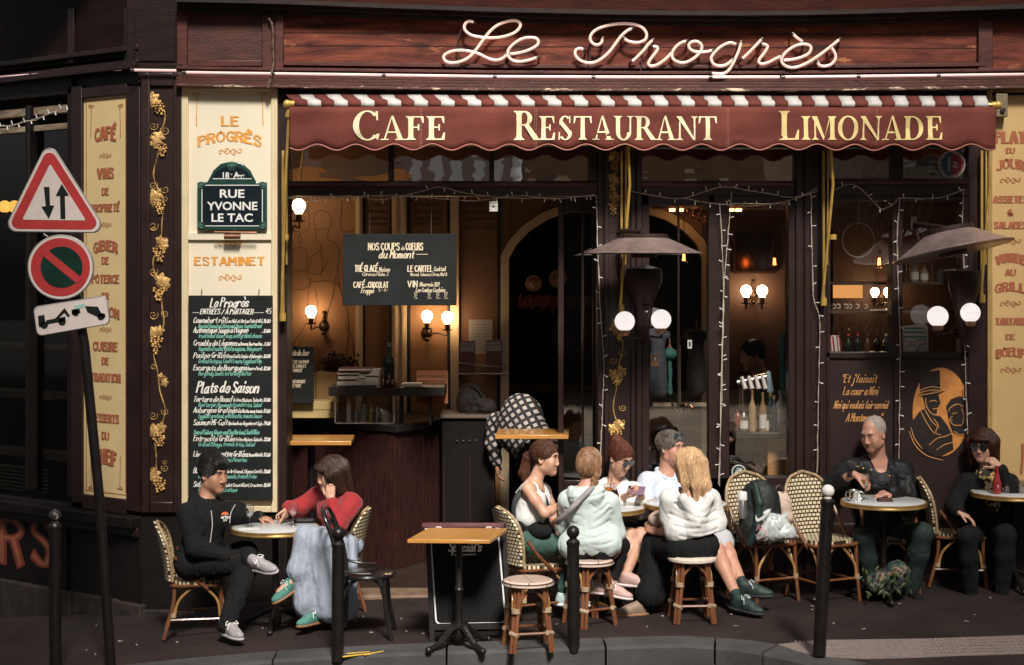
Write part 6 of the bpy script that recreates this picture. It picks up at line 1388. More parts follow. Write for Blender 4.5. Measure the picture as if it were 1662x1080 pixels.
def shoe(t,A,td,s,upper,sole,lace=None,name='shoe',ground=True,up=None):
 td=Vector(td).normalized();u=Vector(up)if up else UP;r=td.cross(u).normalized();u=r.cross(td);rot=rotm(r,td,u);b=A-u*.082*s
 S=Sdf();S.ell(b+td*.125*s+u*.034*s,(.042*s,.085*s,.034*s),rot,.03);S.ell(b+td*.01*s+u*.045*s,(.037*s,.065*s,.05*s),rot,.03);S.cap(b+u*.09*s,b+td*.11*s+u*.055*s,.036*s,.032*s,.03);S.ell(b+td*.05*s-u*.03*s,(.1,.3,.035*s),rot,.004,True)
 o=grow(name,S,.005,upper,t)
 S=Sdf()
 S.ell(b+td*.118*s+u*.014*s,(.047*s,.098*s,.020*s),rot,.02);S.ell(b+td*.0*s+u*.014*s,(.041*s,.07*s,.020*s),rot,.03);S.ell(b+td*.05*s-u*.05*s,(.15,.4,.05*s),rot,.003,True);S.ell(b+td*.05*s+u*.075*s,(.15,.4,.05*s),rot,.003,True);grow('sole',S,.005,sole,o)
 if lace:
  mb=MB()
  for k in range(4):
   c=b+td*(.055+.022*k)*s+u*(.097-.012*k)*s;mb.tube(crom([c-r*.03*s-u*.012*s,c+u*.004*s+td*.008*s,c+r*.03*s-u*.012*s],4),.0035*s,5)
  c=b+td*.05*s+u*.103*s
  for x in(-1,1):mb.tube(crom([c,c+r*x*.03*s+u*.012,c+r*x*.05*s+td*.02*s-u*.01,c+r*x*.02*s+td*.012,c],4),.003*s,5);mb.tube(crom([c,c+r*x*.03*s+td*.02-u*.01,c+r*x*.04*s+td*.03*s-u*.04],4),.003*s,5)
  mb.build('laces',lace,o)
 return o
def hair_mat(name,c0,c1,sc=(60,60,7)):
 return M(name,c0,0.5,var=0.25,scale=2.2,stretch=sc,col2=c1,spec=0.3,bump=0.25,bscale=3)
def hair(t,P,rot,s,mat,extra=None,cap=True,cut=(.0,.105,-.025,.068,.078,.098),amp=.006,sc=(55,55,9),top=.0,seed=1,res=.0052,name='hair',flow='down',ns=900,sl=.07,sr=.0014):
 s=s*HS
 S=Sdf()
 if cap:S.ell(P(0,-.014,.042+top*.5),(.083*s,.106*s,(.094+top)*s),rot,.02)
 if extra:extra(S,P)
 if cut:S.ell(P(cut[0],cut[1],cut[2]),(cut[3]*s,cut[4]*s,cut[5]*s),rot,.012,True)
 if cap and not extra:S.ell(P(0,-.02,-.11),(.12*s,.16*s,.075*s),rot,.012,True)
 r=np.array(rot,np.float32)
 def disp(p):q=(p-np.array(P(0,0,0),np.float32))@r;a=vnoise(q*np.array(sc,np.float32)+seed*3.1);return-amp*(a*.6+.5*vnoise(q*np.array(sc,np.float32)*2.1+9))
 V,Q=S.mesh(res,disp);o=np_mesh(name,V,Q,mat,t);o.modifiers[0].iterations=1
 if ns:strands(o,V,Q,P,mat,flow,ns,sl,sr,seed)
 return o
def strands(o,V,Q,P,mat,flow,ns,sl,sr,seed):
 from mathutils.kdtree import KDTree
 c=V[Q];fn=np.cross(c[:,2]-c[:,0],c[:,3]-c[:,1]);N=np.zeros_like(V)
 for k in range(4):np.add.at(N,Q[:,k],fn)
 N/=np.maximum(1e-9,np.linalg.norm(N,axis=1))[:,None];kd=KDTree(len(V))
 for i,v in enumerate(V):kd.insert(v,i)
 kd.balance();rnd=random.Random(seed);crown=P(0,-.02,.13);back=P(0,-.13,.0);H0=P(0,0,0);upv=(P(0,0,1)-H0).normalized();fv=(P(0,1,0)-H0).normalized();rv=(P(1,0,0)-H0).normalized()
 mb=MB()
 for _ in range(ns):
  i=rnd.randrange(len(V));p=Vector(V[i]);n=Vector(N[i]);pts=[];st=sl*rnd.uniform(.6,1.2)/7;jx=Vector((rnd.gauss(0,.08),rnd.gauss(0,.08),rnd.gauss(0,.08)));tl=0.0
  for k in range(8):
   pts.append(p+n*(.0012+tl))
   if flow=='back':g=back-p
   elif flow=='fwd':g=fv*.8-upv*.35+(p-crown).normalized()*.5
   elif flow=='part':side=rv.dot(p-H0);g=rv*(1 if side>0 else-1)*(1.1 if upv.dot(p-H0)>.07 else .1)-upv-fv*.12
   else:g=(p-crown)*4-upv*.9
   g=g.normalized()+jx;d=g-n*g.dot(n)
   if d.length<1e-4:break
   q=p+d.normalized()*st;co,j,_d=kd.find(q);p=Vector(co).lerp(q,.35);n=Vector(N[j]);tl+=(.0006 if flow=='fwd' else .0003)
  if len(pts)>4:mb.tube(pts,[sr*(.5+.5*math.sin(math.pi*min(1,(k+.8)/len(pts))))for k in range(len(pts))],4,caps=False)
 mb.build('hair_strands',mat,o)
def V3(px,py,y):return W(px,py,y)
def skin_m(name,c):return M(name,c,0.5,var=0.13,scale=16,bump=0.04,bscale=300,sss=0.12)
skin1=skin_m('light_skin',(0.54,0.30,0.205));skin2=skin_m('tanned_skin',(0.46,0.235,0.15));skin3=skin_m('pink_skin',(0.53,0.265,0.185));skin_d=skin_m('shaded_brown_skin',(0.42,0.22,0.15))
lips_p=M('natural_lips',(0.46,0.16,0.12),0.4);lips_r=M('reddish_lips',(0.48,0.10,0.09),0.35)
brow_d=M('dark_brow_hair',(0.02,0.012,0.01),0.6);brow_l=M('light_brow_hair',(0.16,0.09,0.05),0.6);brow_g=M('grey_brow_hair',(0.24,0.21,0.19),0.6)
blackcl=M('black_cotton',(0.0085,0.0085,0.009),0.9,var=0.3,scale=12,bump=0.2,bscale=300,spec=.25);lace_w=M('white_lace',(0.8,0.78,0.75),0.7)
def ptag(label,x,y,z=0):return thing('person',label,'person',(x,y,z))
DN=Vector((0,0,-1))
wht=M('white_cotton',(0.68,0.67,0.65),0.8,var=.04,bump=.45,bscale=26,stretch=(1,1,.6))
# ---------------------------------------------------------------- 1. young man in black
t=ptag('young man with short dark hair in a black zip hoodie at the left table',*GX(335,-1.05))
J=dict(P=V3(326,910,-1.02),N=V3(334,814,-1.0),H=V3(346,771,-1.0),hf=(.80,-.56,-.10),SL=V3(386,832,-.86),SR=V3(303,834,-1.12),EL=V3(404,858,-.70),ER=V3(318,890,-1.2),WL=V3(420,840,-.74),WR=V3(368,903,-1.2),
         hL=(Vector((1,-.25,-.18)),DN,Vector((0.1,-1,0)),dict(curl=(.45,.5,.55,.6))),hR=(Vector((1,.2,-.2)),DN,Vector((0,1,0))),KL=V3(398,897,-.80),KR=V3(404,912,-1.18),AL=V3(404,905,-1.22),AR=V3(369,1014,-1.36),TL=Vector((1,-.55,.05)),TR=Vector((.6,-.8,0)))
body(t,J,skin2,1.02,mouth=.003)
face_bits(t,J['P3'],J['hrot'],1.02,lips_p,brow_d,open_=.55)
hm=hair_mat('black_short_hair',(0.006,0.005,0.005),(0.014,0.011,0.010))
hair(t,J['P3'],J['hrot'],1.02,hm,lambda S,P:(S.ell(P(0,-.03,.10),(.075,.09,.062),J['hrot'],.03),S.ell(P(0,.055,.088),(.066,.045,.034),J['hrot'],.03),S.ell(P(0,.02,-.10),(.12,.12,.10),J['hrot'],.01,True)),amp=.004,sc=(45,45,20),cut=(0,.10,-.035,.09,.072,.092),flow='fwd',ns=900,sl=.06,sr=.0017)
top(t,'hoodie',J,blackcl,g=.024,cre=creases(folds(.006,(13,13,7),1),[(.14,.03,.03,-.03,1),(.15,-.05,.02,-.10,1.2),(-.14,.03,-.03,-.04,1),(-.15,-.06,-.02,-.12,1),(.12,-.16,-.08,-.18,1.2),(-.1,-.22,.1,-.24,1)],side=1),loose=1.1,extra=lambda S:(S.cap(J['N']-J['fw']*.05-J['rt']*.06,J['N']-J['fw']*.05+J['rt']*.06,.05,.05,.04),S.cap(J['N']-J['rt']*.07+J['fw']*.0,J['N']+J['fw']*.05-UP*.07,.036,.026,.03),S.cap(J['N']+J['rt']*.07,J['N']+J['fw']*.05-UP*.07,.036,.026,.03)))
trousers(t,'trousers',J,blackcl,g=.024,amp=.010)
gsh=M('grey_running_shoe_mesh',(0.34,0.31,0.32),0.7,var=0.3,scale=26,bump=0.4,wear=(0.55,0.38,0.3),wear_amt=0.05,wscale=18);gso=M('grey_foam_sole',(0.45,0.44,0.45),0.6)
shoe(t,J['AL']+Vector((.03,-.04,-.01)),(1,-.62,-.05),.98,gsh,gso,lace_w,up=(0.1,-.55,.8));shoe(t,J['AR'],(.62,-.78,.0),.98,gsh,gso,lace_w)
mb=MB()
for pts in([(344,828),(346,850),(344,868),(342,884)],[(383,818),(376,832),(374,848)]):mb.tube(crom([V3(x,y,-1.165 if x<350 else-1.06)+Vector((0,-.03,0))for x,y in pts],5),.0035,6)
mb.build('drawstring',M('pale_cord',(0.55,0.54,0.55),0.6),t)
mb=MB();c=V3(366,838,-1.15)+Vector((0,-.02,0));pl=Plane(c,(.9,.25,0));q=[pl.p(.026*math.cos(a),.012+.022*math.sin(a),0.001)for a in[math.pi*k/12 for k in range(13)]];mb.add(q,[tuple(range(13))]);mb.build('chest_print',M('orange_print',(0.72,0.17,0.05),0.7),t)
mb=MB();hand(mb,pl,'erbo',-.026,-.012,.022,.2,.1,width=.055,off=.003);hand(mb,pl,'XV',-.012,-.032,.014,.2,.1,width=.026,off=.003);mb.build('chest_print_lettering',M('white_print',(0.75,0.74,0.7),0.7),t)
mb=MB();mb.tube([V3(423,832,-.77),V3(425,846,-.80)],.006,6);mb.lathe([(.028,-.012),(.031,0),(.028,.012)],J['WL']+Vector((-.01,0,0)),16,(1,-.3,-.1));mb.build('watch',M('black_watch',(0.03,0.03,0.03),0.3),t)
# ---------------------------------------------------------------- 2. woman in red
t=ptag('woman in a red sweater and long pale blue skirt resting her cheek on her hand',*GX(545,-.8))
J=dict(fem=True,P=V3(556,884,-.78),N=V3(550,803,-.82),H=V3(537,770,-.90),hf=(-.82,-.50,-.24),hu=(.10,-.12,1),SL=V3(572,818,-.96),SR=V3(514,806,-.68),EL=V3(548,852,-1.14),ER=V3(484,826,-.70),WL=V3(537,810,-1.09),WR=V3(468,823,-.80),
         hL=(Vector((-.08,.22,1)),Vector((.1,1,.2)),Vector((-1,-.2,0)),dict(curl=(1.0,1.0,1.05,1.1),tcurl=.7)),hR=(Vector((-.30,-.15,-.9)),Vector((-.6,.3,.2)),Vector((-.4,-.9,0)),dict(curl=(.3,.8,.9,1.0),point=.12)),KL=V3(522,882,-1.22),KR=V3(497,874,-1.18),AL=V3(515,994,-1.18),AR=V3(477,941,-1.24),TL=Vector((-.6,-.8,0)),TR=Vector((-.8,-.5,-.35)))
body(t,J,skin1,.97,fem=True,slim=.95);face_bits(t,J['P3'],J['hrot'],.97,lips_p,brow_d,open_=.6)
hm2=hair_mat('dark_brown_hair',(0.020,0.010,0.007),(0.065,0.032,0.02))
hair(t,J['P3'],J['hrot'],.97,hm2,lambda S,P:[S.ell(P(0,-.03,.03),(.092,.108,.10),J['hrot'],.02)]+[S.cap(P(x,y,.03),P(x*1.15+d,y-.03,z),.045,.02,.03)for x,y,d,z in((.075,.0,.0,-.15),(.06,-.07,.0,-.20),(0,-.10,0,-.21),(-.06,-.07,0,-.2),(-.078,.0,.0,-.15),(-.082,.035,.0,-.10),(.08,.035,.0,-.10))]+[S.ell(P(0,.075,.072),(.068,.034,.022),J['hrot'],.015)],amp=.004,sc=(60,60,8),cut=(0,.115,-.04,.062,.085,.092),seed=3,flow='part',ns=1700,sl=.13,sr=.0014)
redm=M('red_sweatshirt_cotton',(0.30,0.018,0.021),0.9,var=0.2,scale=10,sheen=0.15,bump=0.45,bscale=26)
top(t,'sweater',J,redm,g=.026,sl=(1.82,1.92),cre=creases(folds(.005,(12,12,8),4),[(.14,.04,.04,-.02,1),(.15,-.03,.03,-.07,1.2),(-.14,.04,-.04,-.03,1),(-.15,-.05,-.02,-.10,1.1),(.10,-.12,-.06,-.15,1),(-.10,-.18,.08,-.2,.9)],side=1),loose=1.10,sc=(12,12,8),seed=4,extra=lambda S:(S.cap(J['N']-J['rt']*.05-UP*.02,J['N']+J['rt']*.05-UP*.02,.055,.055,.03)))
denim_l=M('pale_blue_crinkled_skirt',(0.33,0.37,0.44),0.85,var=0.22,scale=16,bump=0.7,bscale=40,stretch=(1,1,0.4))
def sk(S):
 hp=J['P'];S.ell(hp,(.17,.14,.11),J['rot'],.05)
 for a,b,ra,rb in(((556,880,-.8),(522,880,-1.22),.115,.085),((556,880,-.8),(497,873,-1.18),.11,.08),((500,873,-1.18),(482,925,-1.24),.085,.075),((506,880,-1.2),(497,985,-1.18),.075,.085),((525,885,-1.22),(535,992,-1.2),.085,.09),((560,885,-.95),(560,990,-1.1),.09,.085),((545,885,-1.1),(548,995,-1.16),.09,.08),((482,925,-1.22),(492,975,-1.2),.06,.07)):S.cap(V3(*a),V3(*b),ra,rb,.05)
S=Sdf();sk(S);S.ell(V3(530,1022,-1.2),(.4,.4,.035),None,.01,True)
fz=folds(.009,(20,14,2.0),5);fz2=folds(.0016,(26,26,30),8);grow('skirt',S,.0075,denim_l,t,lambda p:fz(p)+fz2(p))
mint=M('mint_suede',(0.07,0.21,0.17),0.8,var=0.25,scale=30,bump=0.2,wear=(0.25,0.5,0.42),wear_amt=0.0);gum=M('gum_sole',(0.28,0.13,0.06),0.6);sock=M('pale_mint_sock',(0.38,0.56,0.52),0.85,bump=.3,bscale=200)
shoe(t,J['AL']-UP*.005,(-.62,-.78,0),.93,mint,gum,lace_w);shoe(t,J['AR']+Vector((-.015,0,-.01)),(-.72,-.55,-.42),.93,mint,gum,lace_w,up=(-.35,-.25,.9))
S=Sdf();S.cap(J['AL']+UP*.09,J['AL']-UP*.01,.037,.042,.02);grow('sock',S,.006,sock,t);S=Sdf();S.cap(J['AR'].lerp(J['KR'],.25),J['AR'],.037,.042,.02);grow('sock',S,.006,sock,t)
mb=MB();mb.lathe([(.029,-.012),(.033,-.01),(.033,.01),(.029,.012)],J['WL']+Vector((0,0,-.022)),18,(-.08,.22,1));mb.build('wristwatch',M('gold_watch',(0.6,0.38,0.14),0.3,.8),t);S=Sdf();S.cap(J['WL']+Vector((.004,-.0,-.045)),J['WL']+Vector((.01,-.01,-.085)),.039,.045,.01);grow('shirt_cuff',S,.006,wht,t)
# ---------------------------------------------------------------- 4. woman in white tank top
t=ptag('woman in a white crop tank top and green jeans in profile, dark ponytail',*GX(860,-1.0))
J=dict(fem=True,P=V3(854,876,-1.0),N=V3(865,785,-.98),H=V3(885,745,-.98),hf=(.93,-.36,-.06),hu=(.05,0,1),SL=V3(885,796,-.82),SR=V3(856,794,-1.12),EL=V3(900,848,-.85),ER=V3(884,834,-1.18),WL=V3(905,858,-1.0),WR=V3(914,818,-1.0),
         hL=(Vector((.6,-.6,-.4)),DN,Vector((0,-1,0))),hR=(Vector((.9,.5,.1)),DN,Vector((0,1,0))),KL=V3(935,880,-.85),KR=V3(933,886,-1.04),AL=V3(940,972,-.9),AR=V3(913,966,-1.08),TL=Vector((1,-.2,0)),TR=Vector((1,-.25,0)))
body(t,J,skin1,.95,fem=True,slim=.92,mouth=.0015);face_bits(t,J['P3'],J['hrot'],.95,lips_p,brow_d,open_=.8)
hm3=hair_mat('chestnut_brown_hair',(0.045,0.018,0.010),(0.12,0.05,0.028))
hair(t,J['P3'],J['hrot'],.95,hm3,lambda S,P:[S.ell(P(0,-.02,-.115),(.09,.12,.07),J['hrot'],.02,True),S.ell(P(0,-.12,.0),(.035,.03,.03),J['hrot'],.02),S.cap(P(0,-.135,.0),P(0,-.155,-.12),.034,.034,.02),S.cap(P(0,-.155,-.12),P(.01,-.13,-.2),.034,.014,.02)],amp=.004,sc=(60,60,12),cut=(0,.112,-.035,.075,.085,.10),seed=5,flow='back',ns=1200,sl=.09,sr=.0012)
top(t,'tank_top',J,wht,g=.010,sl=(0,0),amp=.004,hem=.09,seed=6,neckcut=(.085,-.015,.015,.10),extra=lambda S:(S.ell(J['SL'],(.062,.08,.085),J['rot'],.015,True),S.ell(J['SR'],(.062,.085,.085),J['rot'],.015,True)))
mb=MB()
for x in(-1,1):mb.tube(crom([J['ch']+J['rt']*x*.07+J['fw']*.105+J['up']*.05,J['N']+J['rt']*x*.075+J['fw']*.045-UP*.01,J['N']+J['rt']*x*.08-J['fw']*.03+UP*.0,J['ch']+J['rt']*x*.075-J['fw']*.10+J['up']*.05],6),.009,8,flat=.5)
mb.build('strap',wht,t)
gj=M('dark_green_denim',(0.035,0.085,0.068),0.8,var=0.3,scale=14,bump=0.25,bscale=200,wear=(0.10,0.19,0.16),wear_amt=0.06,wscale=9)
trousers(t,'jeans',J,gj,g=.016,amp=.006,q=(1.9,1.86),seed=7)
S=Sdf();S.ell(J['P']+J['fw']*.12+J['rt']*.06+UP*.085,(.10,.055,.062),rotm(Vector((.9,-.4,0)),Vector((.4,.9,0)),UP),.02);S.ell(J['P']+J['rt']*.14+UP*.085,(.09,.04,.055),J['rot'],.03);grow('waist_bag',S,.007,blackcl,t,folds(.004))
mb=MB();mb.tube(crom([J['P']+J['rt']*.15-J['fw']*.03+UP*.1,J['ch']+J['rt']*.155-J['fw']*.06+UP*.02,J['N']+J['rt']*.05+J['fw']*.04-UP*.01,J['ch']+J['fw']*.125-J['rt']*.0,J['P']+J['fw']*.15+J['rt']*.02+UP*.12],6),.016,8,flat=.3);mb.build('bag_strap',M('black_webbing',(0.02,0.02,0.02),.7),t)
wsh=M('mint_white_leather',(0.55,0.68,0.66),0.5,var=.06);wso=M('white_rubber_sole',(0.74,0.72,0.70),0.6)
shoe(t,J['AR'],(1,-.28,0),.95,wsh,wso,lace_w);shoe(t,J['AL'],(1,-.2,0),.95,wsh,wso)
# ---------------------------------------------------------------- 5. woman in mint hoodie, from behind
t=ptag('woman seen from behind in a pale mint hoodie with a braid and grey bag strap',*GX(957,-1.22))
J=dict(fem=True,P=V3(957,890,-1.2),N=V3(951,792,-1.17),H=V3(957,757,-1.12),hf=(.42,.88,-.12),SL=V3(921,812,-1.14),SR=V3(990,816,-1.16),EL=V3(916,858,-1.02),ER=V3(1001,866,-1.1),WL=V3(942,852,-.82),WR=V3(985,868,-.88),
         hL=(Vector((.4,.9,0)),DN,Vector((1,0,0))),hR=(Vector((-.4,.9,0)),DN,Vector((-1,0,0))),KL=V3(950,886,-.82),KR=V3(1008,886,-.88),AL=V3(951,945,-1.08),AR=V3(986,950,-1.12),TL=Vector((.7,-.5,0)),TR=Vector((.9,-.35,-.1)))
body(t,J,skin3,.96,fem=True)
hm4=hair_mat('dark_blonde_hair',(0.13,0.062,0.03),(0.34,0.19,0.10))
def braid(S,P):
 S.ell(P(0,-.02,-.13),(.10,.13,.065),J['hrot'],.02,True)
 for k in range(8):S.ell(P(.066+(.010 if k%2 else-.006),-.045-.004*k,-.045-.020*k),(.020-.001*k,.020-.001*k,.016),J['hrot'],.004)
hair(t,J['P3'],J['hrot'],.96,hm4,lambda S,P:[S.ell(P(0,-.03,-.0),(.08,.10,.09),J['hrot'],.02),braid(S,P)],amp=.003,sc=(60,60,7),seed=7,flow='part',ns=1300,sl=.10,sr=.0013)
mintc=M('pale_mint_fleece',(0.52,0.60,0.57),0.9,var=0.06,scale=8,sheen=0.2,bump=0.45,bscale=24,stretch=(1,1,.6))
def hood(S):
 N,f,r,u=J['N'],J['fw'],J['rt'],UP
 S.ell(N-f*.085-u*.055,(.115,.055,.07),J['rot'],.03);S.cap(N-r*.10-f*.04-u*.01,N-r*.06-f*.09-u*.06,.032,.045,.03);S.cap(N+r*.10-f*.04-u*.01,N+r*.06-f*.09-u*.06,.032,.045,.03);S.cap(J['P']+u*.03-r*.12,J['P']+u*.03+r*.12,.105,.105,.05);S.ell(J['P']-u*.353,(.6,.6,.3),None,.006,True)
top(t,'hoodie',J,mintc,g=.020,cre=creases(folds(.005,(11,11,7),8),[(.15,.02,.05,-.04,1),(.16,-.02,.04,-.10,1.2),(.15,-.10,.0,-.15,1),(-.15,.0,-.05,-.05,1),(-.16,-.06,-.04,-.12,.9),(.13,-.18,-.06,-.21,1),(-.13,-.15,.02,-.20,.8),(.12,.10,-.12,.07,1.2),(.16,-.24,.02,-.25,1),(-.15,-.24,-.02,-.26,.9),(.03,.03,.10,-.02,.7)]),loose=1.06,extra=hood,seed=8,sc=(11,11,7),neckcut=(.07,.03,.0,.05))
trousers(t,'leggings',J,blackcl,g=.006,amp=.003,q=(1.9,1.82))
pink=M('dusty_pink_shoe',(0.52,0.34,0.31),0.6,var=.1,scale=20);pso=M('pale_pink_sole',(0.72,0.60,0.57),0.6)
shoe(t,J['AR'],(.92,-.35,-.12),.92,pink,pso,lace_w);shoe(t,J['AL'],(.85,-.5,0),.92,pink,pso,lace_w)
mb=MB();a=J['N']+J['rt']*.055-J['fw']*.06;b=J['P']-J['rt']*.165-J['fw']*.05+UP*.26
mb.tube(crom([J['N']+J['rt']*.06+J['fw']*.03,V3(958,795,-1.30),V3(940,813,-1.318),V3(926,827,-1.315),V3(912,842,-1.25),V3(905,848,-1.15)],6),.021,12,flat=.8);mb.build('bag_strap',M('grey_webbing_strap',(0.30,0.27,0.28),.7,var=.1,bump=.2,bscale=200),t)
# ---------------------------------------------------------------- 6. woman with phone
t=ptag('woman in dark round sunglasses and a white jacket looking down at her phone',*GX(1003,-.2))
J=dict(fem=True,P=V3(1002,868,-.18),N=V3(996,785,-.2),H=V3(1006,744,-.27),hf=(.62,-.66,-.42),SL=V3(1031,799,-.20),SR=V3(972,797,-.20),EL=V3(1040,830,-.36),ER=V3(985,832,-.38),WL=V3(1042,806,-.52),WR=V3(1014,806,-.54),
         hL=(Vector((-.25,-.55,.75)),Vector((-1,0,-.1)),Vector((-.1,-.6,.5)),dict(curl=(.6,.6,.65,.7))),hR=(Vector((.75,-.5,.2)),Vector((.2,.1,1)),Vector((.0,-.8,.6)),dict(curl=(.6,.6,.6,.65))),KL=V3(1040,868,-.62),KR=V3(1022,868,-.66),AL=V3(1015,935,-.9),AR=V3(1005,930,-.82),TL=Vector((.9,-.4,0)),TR=Vector((.8,-.5,0)))
body(t,J,skin1,.96,fem=True);face_bits(t,J['P3'],J['hrot'],.96,lips_p,brow_d)
hm5=hair_mat('auburn_hair',(0.065,0.018,0.010),(0.17,0.055,0.03))
hair(t,J['P3'],J['hrot'],.96,hm5,lambda S,P:[S.ell(P(0,-.02,-.115),(.09,.12,.07),J['hrot'],.02,True),S.ell(P(-.0,-.085,.105),(.05,.048,.045),J['hrot'],.02)],amp=.004,sc=(60,60,12),cut=(0,.112,-.035,.075,.085,.10),seed=9,flow='back',ns=1200,sl=.08,sr=.0012)
def shades(t,P,s,lens,z=.012,y=.098,w=.026,h=.023,rim=None):
 s=s*HS
 mb=MB();fr=MB()
 for x in(-1,1):
  c=P(x*.033,y,z);n=(P(x*.036,y+.05,z)-c).normalized();pts=[]
  rr=n.cross(UP).normalized();uu=rr.cross(n)
  for k in range(24):a=2*math.pi*k/24;pts.append(c+rr*(w*s*math.cos(a))+uu*(h*s*math.sin(a)-(.004*s if math.sin(a)<0 else 0)))
  mb.prism(pts,n*.003);fr.tube(pts,.0022*s,6,closed=True);fr.tube([P(x*.058,y-.004,z+.008),P(x*.076,y-.03,z+.008),P(x*.079,.0,z+.004)],.002*s,6)
 fr.tube(crom([P(-.010,y,z+.006),P(0,y+.006,z+.010),P(.010,y,z+.006)],4),.002*s,6);o=mb.build('sunglasses',lens,t);fr.build('sunglasses_frame',rim or neon_end,o)
lens=M('black_glossy_lens',(0.008,0.01,0.012),0.06,coat=.5);shades(t,J['P3'],.96,lens)
top(t,'jacket',J,wht,g=.022,sl=(1.75,1.75),amp=.006,loose=1.1,seed=10,extra=lambda S:(S.cap(J['N']-J['fw']*.06-J['rt']*.06,J['N']-J['fw']*.06+J['rt']*.06,.045,.045,.04),S.cap(J['N']-J['rt']*.07,J['ch']+J['fw']*.11-J['rt']*.05,.035,.03,.03),S.cap(J['N']+J['rt']*.07,J['ch']+J['fw']*.11+J['rt']*.05,.035,.03,.03)),neckcut=(.05,.0,.04,.07))
S=Sdf();S.ell(J['P'],(.17,.13,.11),J['rot'],.04);S.cap(J['P']+J['rt']*.07,J['KR'].lerp(J['P'],.35),.10,.085,.05);S.cap(J['P']-J['rt']*.07,J['KL'].lerp(J['P'],.35),.10,.085,.05);grow('black_skirt',S,.008,blackcl,t,folds(.006))
shoe(t,J['AL'],(.9,-.4,0),.92,pink,pso);shoe(t,J['AR'],(.8,-.5,0),.92,pink,pso)
ph=thing('phone','violet-cased phone held by the woman in round sunglasses','phone',V3(1034,797,-.60));c=V3(1034,797,-.60);q=frame((-.35,-.75,.55));mb=MB()
mb.prism([c+q[0]*a+q[2]*b for a,b in((-.062,-.037),(.075,-.037),(.075,.037),(-.062,.037))],q[1]*.009);mb.build('case',M('violet_phone_case',(0.20,0.12,0.17),.35),ph,bevel=.004);mb=MB()
for a in(.058,.036):mb.lathe([(0,.004),(.008,.004),(.008,0)],c+q[0]*a+q[2]*.022+q[1]*.009,12,q[1])
mb.build('camera_lens',lens,ph)
# ---------------------------------------------------------------- 7. grey-haired man
t=ptag('grey-haired man in a pale blue shirt with sunglasses pushed up on his head',*GX(1088,-.15))
J=dict(P=V3(1098,880,-.10),N=V3(1081,766,-.10),H=V3(1088,728,-.13),hf=(.78,-.62,-.02),SL=V3(1120,778,-.02),SR=V3(1049,782,-.16),EL=V3(1130,830,-.2),ER=V3(1048,824,-.28),WL=V3(1110,822,-.40),WR=V3(1082,820,-.42),
         hL=(Vector((-.8,-.4,-.1)),DN,Vector((0,-1,0))),hR=(Vector((.95,-.2,-.05)),DN,Vector((0,-.3,1))),KL=V3(1174,880,-.62),KR=V3(1163,893,-.72),AL=V3(1206,950,-.88),AR=V3(1197,972,-1.0),TL=Vector((.9,-.42,.0)),TR=Vector((.75,-.65,-.1)))
body(t,J,skin3,1.0);face_bits(t,J['P3'],J['hrot'],1.0,lips_p,brow_g,open_=.6)
hmg=hair_mat('grey_brown_short_hair',(0.06,0.045,0.038),(0.20,0.165,0.14),(50,50,20))
hair(t,J['P3'],J['hrot'],1.0,hmg,lambda S,P:[S.ell(P(0,.01,-.115),(.12,.12,.10),J['hrot'],.015,True)],amp=.002,sc=(70,70,30),cut=(0,.108,-.03,.085,.072,.10),seed=11,flow='fwd',ns=900,sl=.03,sr=.0012)
shades(t,J['P3'],1.0,M('mirrored_teal_lens',(0.10,0.18,0.19),0.06,.6),z=.098,y=.072)
blues=M('pale_blue_shirt_cotton',(0.55,0.60,0.70),0.75,var=.05,scale=60,bump=.4,bscale=24)
top(t,'shirt',J,blues,g=.020,sl=(.95,.95),amp=.006,loose=1.10,seed=12,neckcut=(.055,.01,.055,.05))
S=Sdf()
for x in(-1,1):S.cap(J['N']+J['rt']*x*.055-J['fw']*.03+UP*.02,J['N']+J['rt']*x*.045+J['fw']*.075-UP*.035,.022,.016,.01)
S.cap(J['N']-J['rt']*.055-J['fw']*.04+UP*.022,J['N']+J['rt']*.055-J['fw']*.04+UP*.022,.02,.02,.02);grow('collar',S,.006,blues,t)
mb=MB()
for k in range(4):mb.ball(J['ch']+J['fw']*.122+UP*(.10-.075*k),.005,8,6)
mb.build('buttons',lace_w,t)
trousers(t,'shorts',J,M('pale_grey_shorts',(0.50,0.50,0.52),.8,var=.06,bump=.1),g=.022,q=(.93,.90),amp=.006,seed=13)
dsh=M('dark_green_sport_shoe',(0.018,0.035,0.032),.6,var=.4,scale=20);dso=M('black_sole',(0.02,.022,.022),.7)
shoe(t,J['AL'],(.92,-.40,.05),1.05,dsh,dso,M('pale_grey_lace',(.5,.52,.52),.7));shoe(t,J['AR'],(.75,-.66,-.05),1.05,dsh,dso,M('pale_grey_lace',(.5,.52,.52)))
S=Sdf();S.cap(J['AR'].lerp(J['KR'],.12),J['AR'],.038,.042,.02);S.cap(J['AL'].lerp(J['KL'],.12),J['AL'],.038,.042,.02);grow('socks',S,.006,dsh,t)
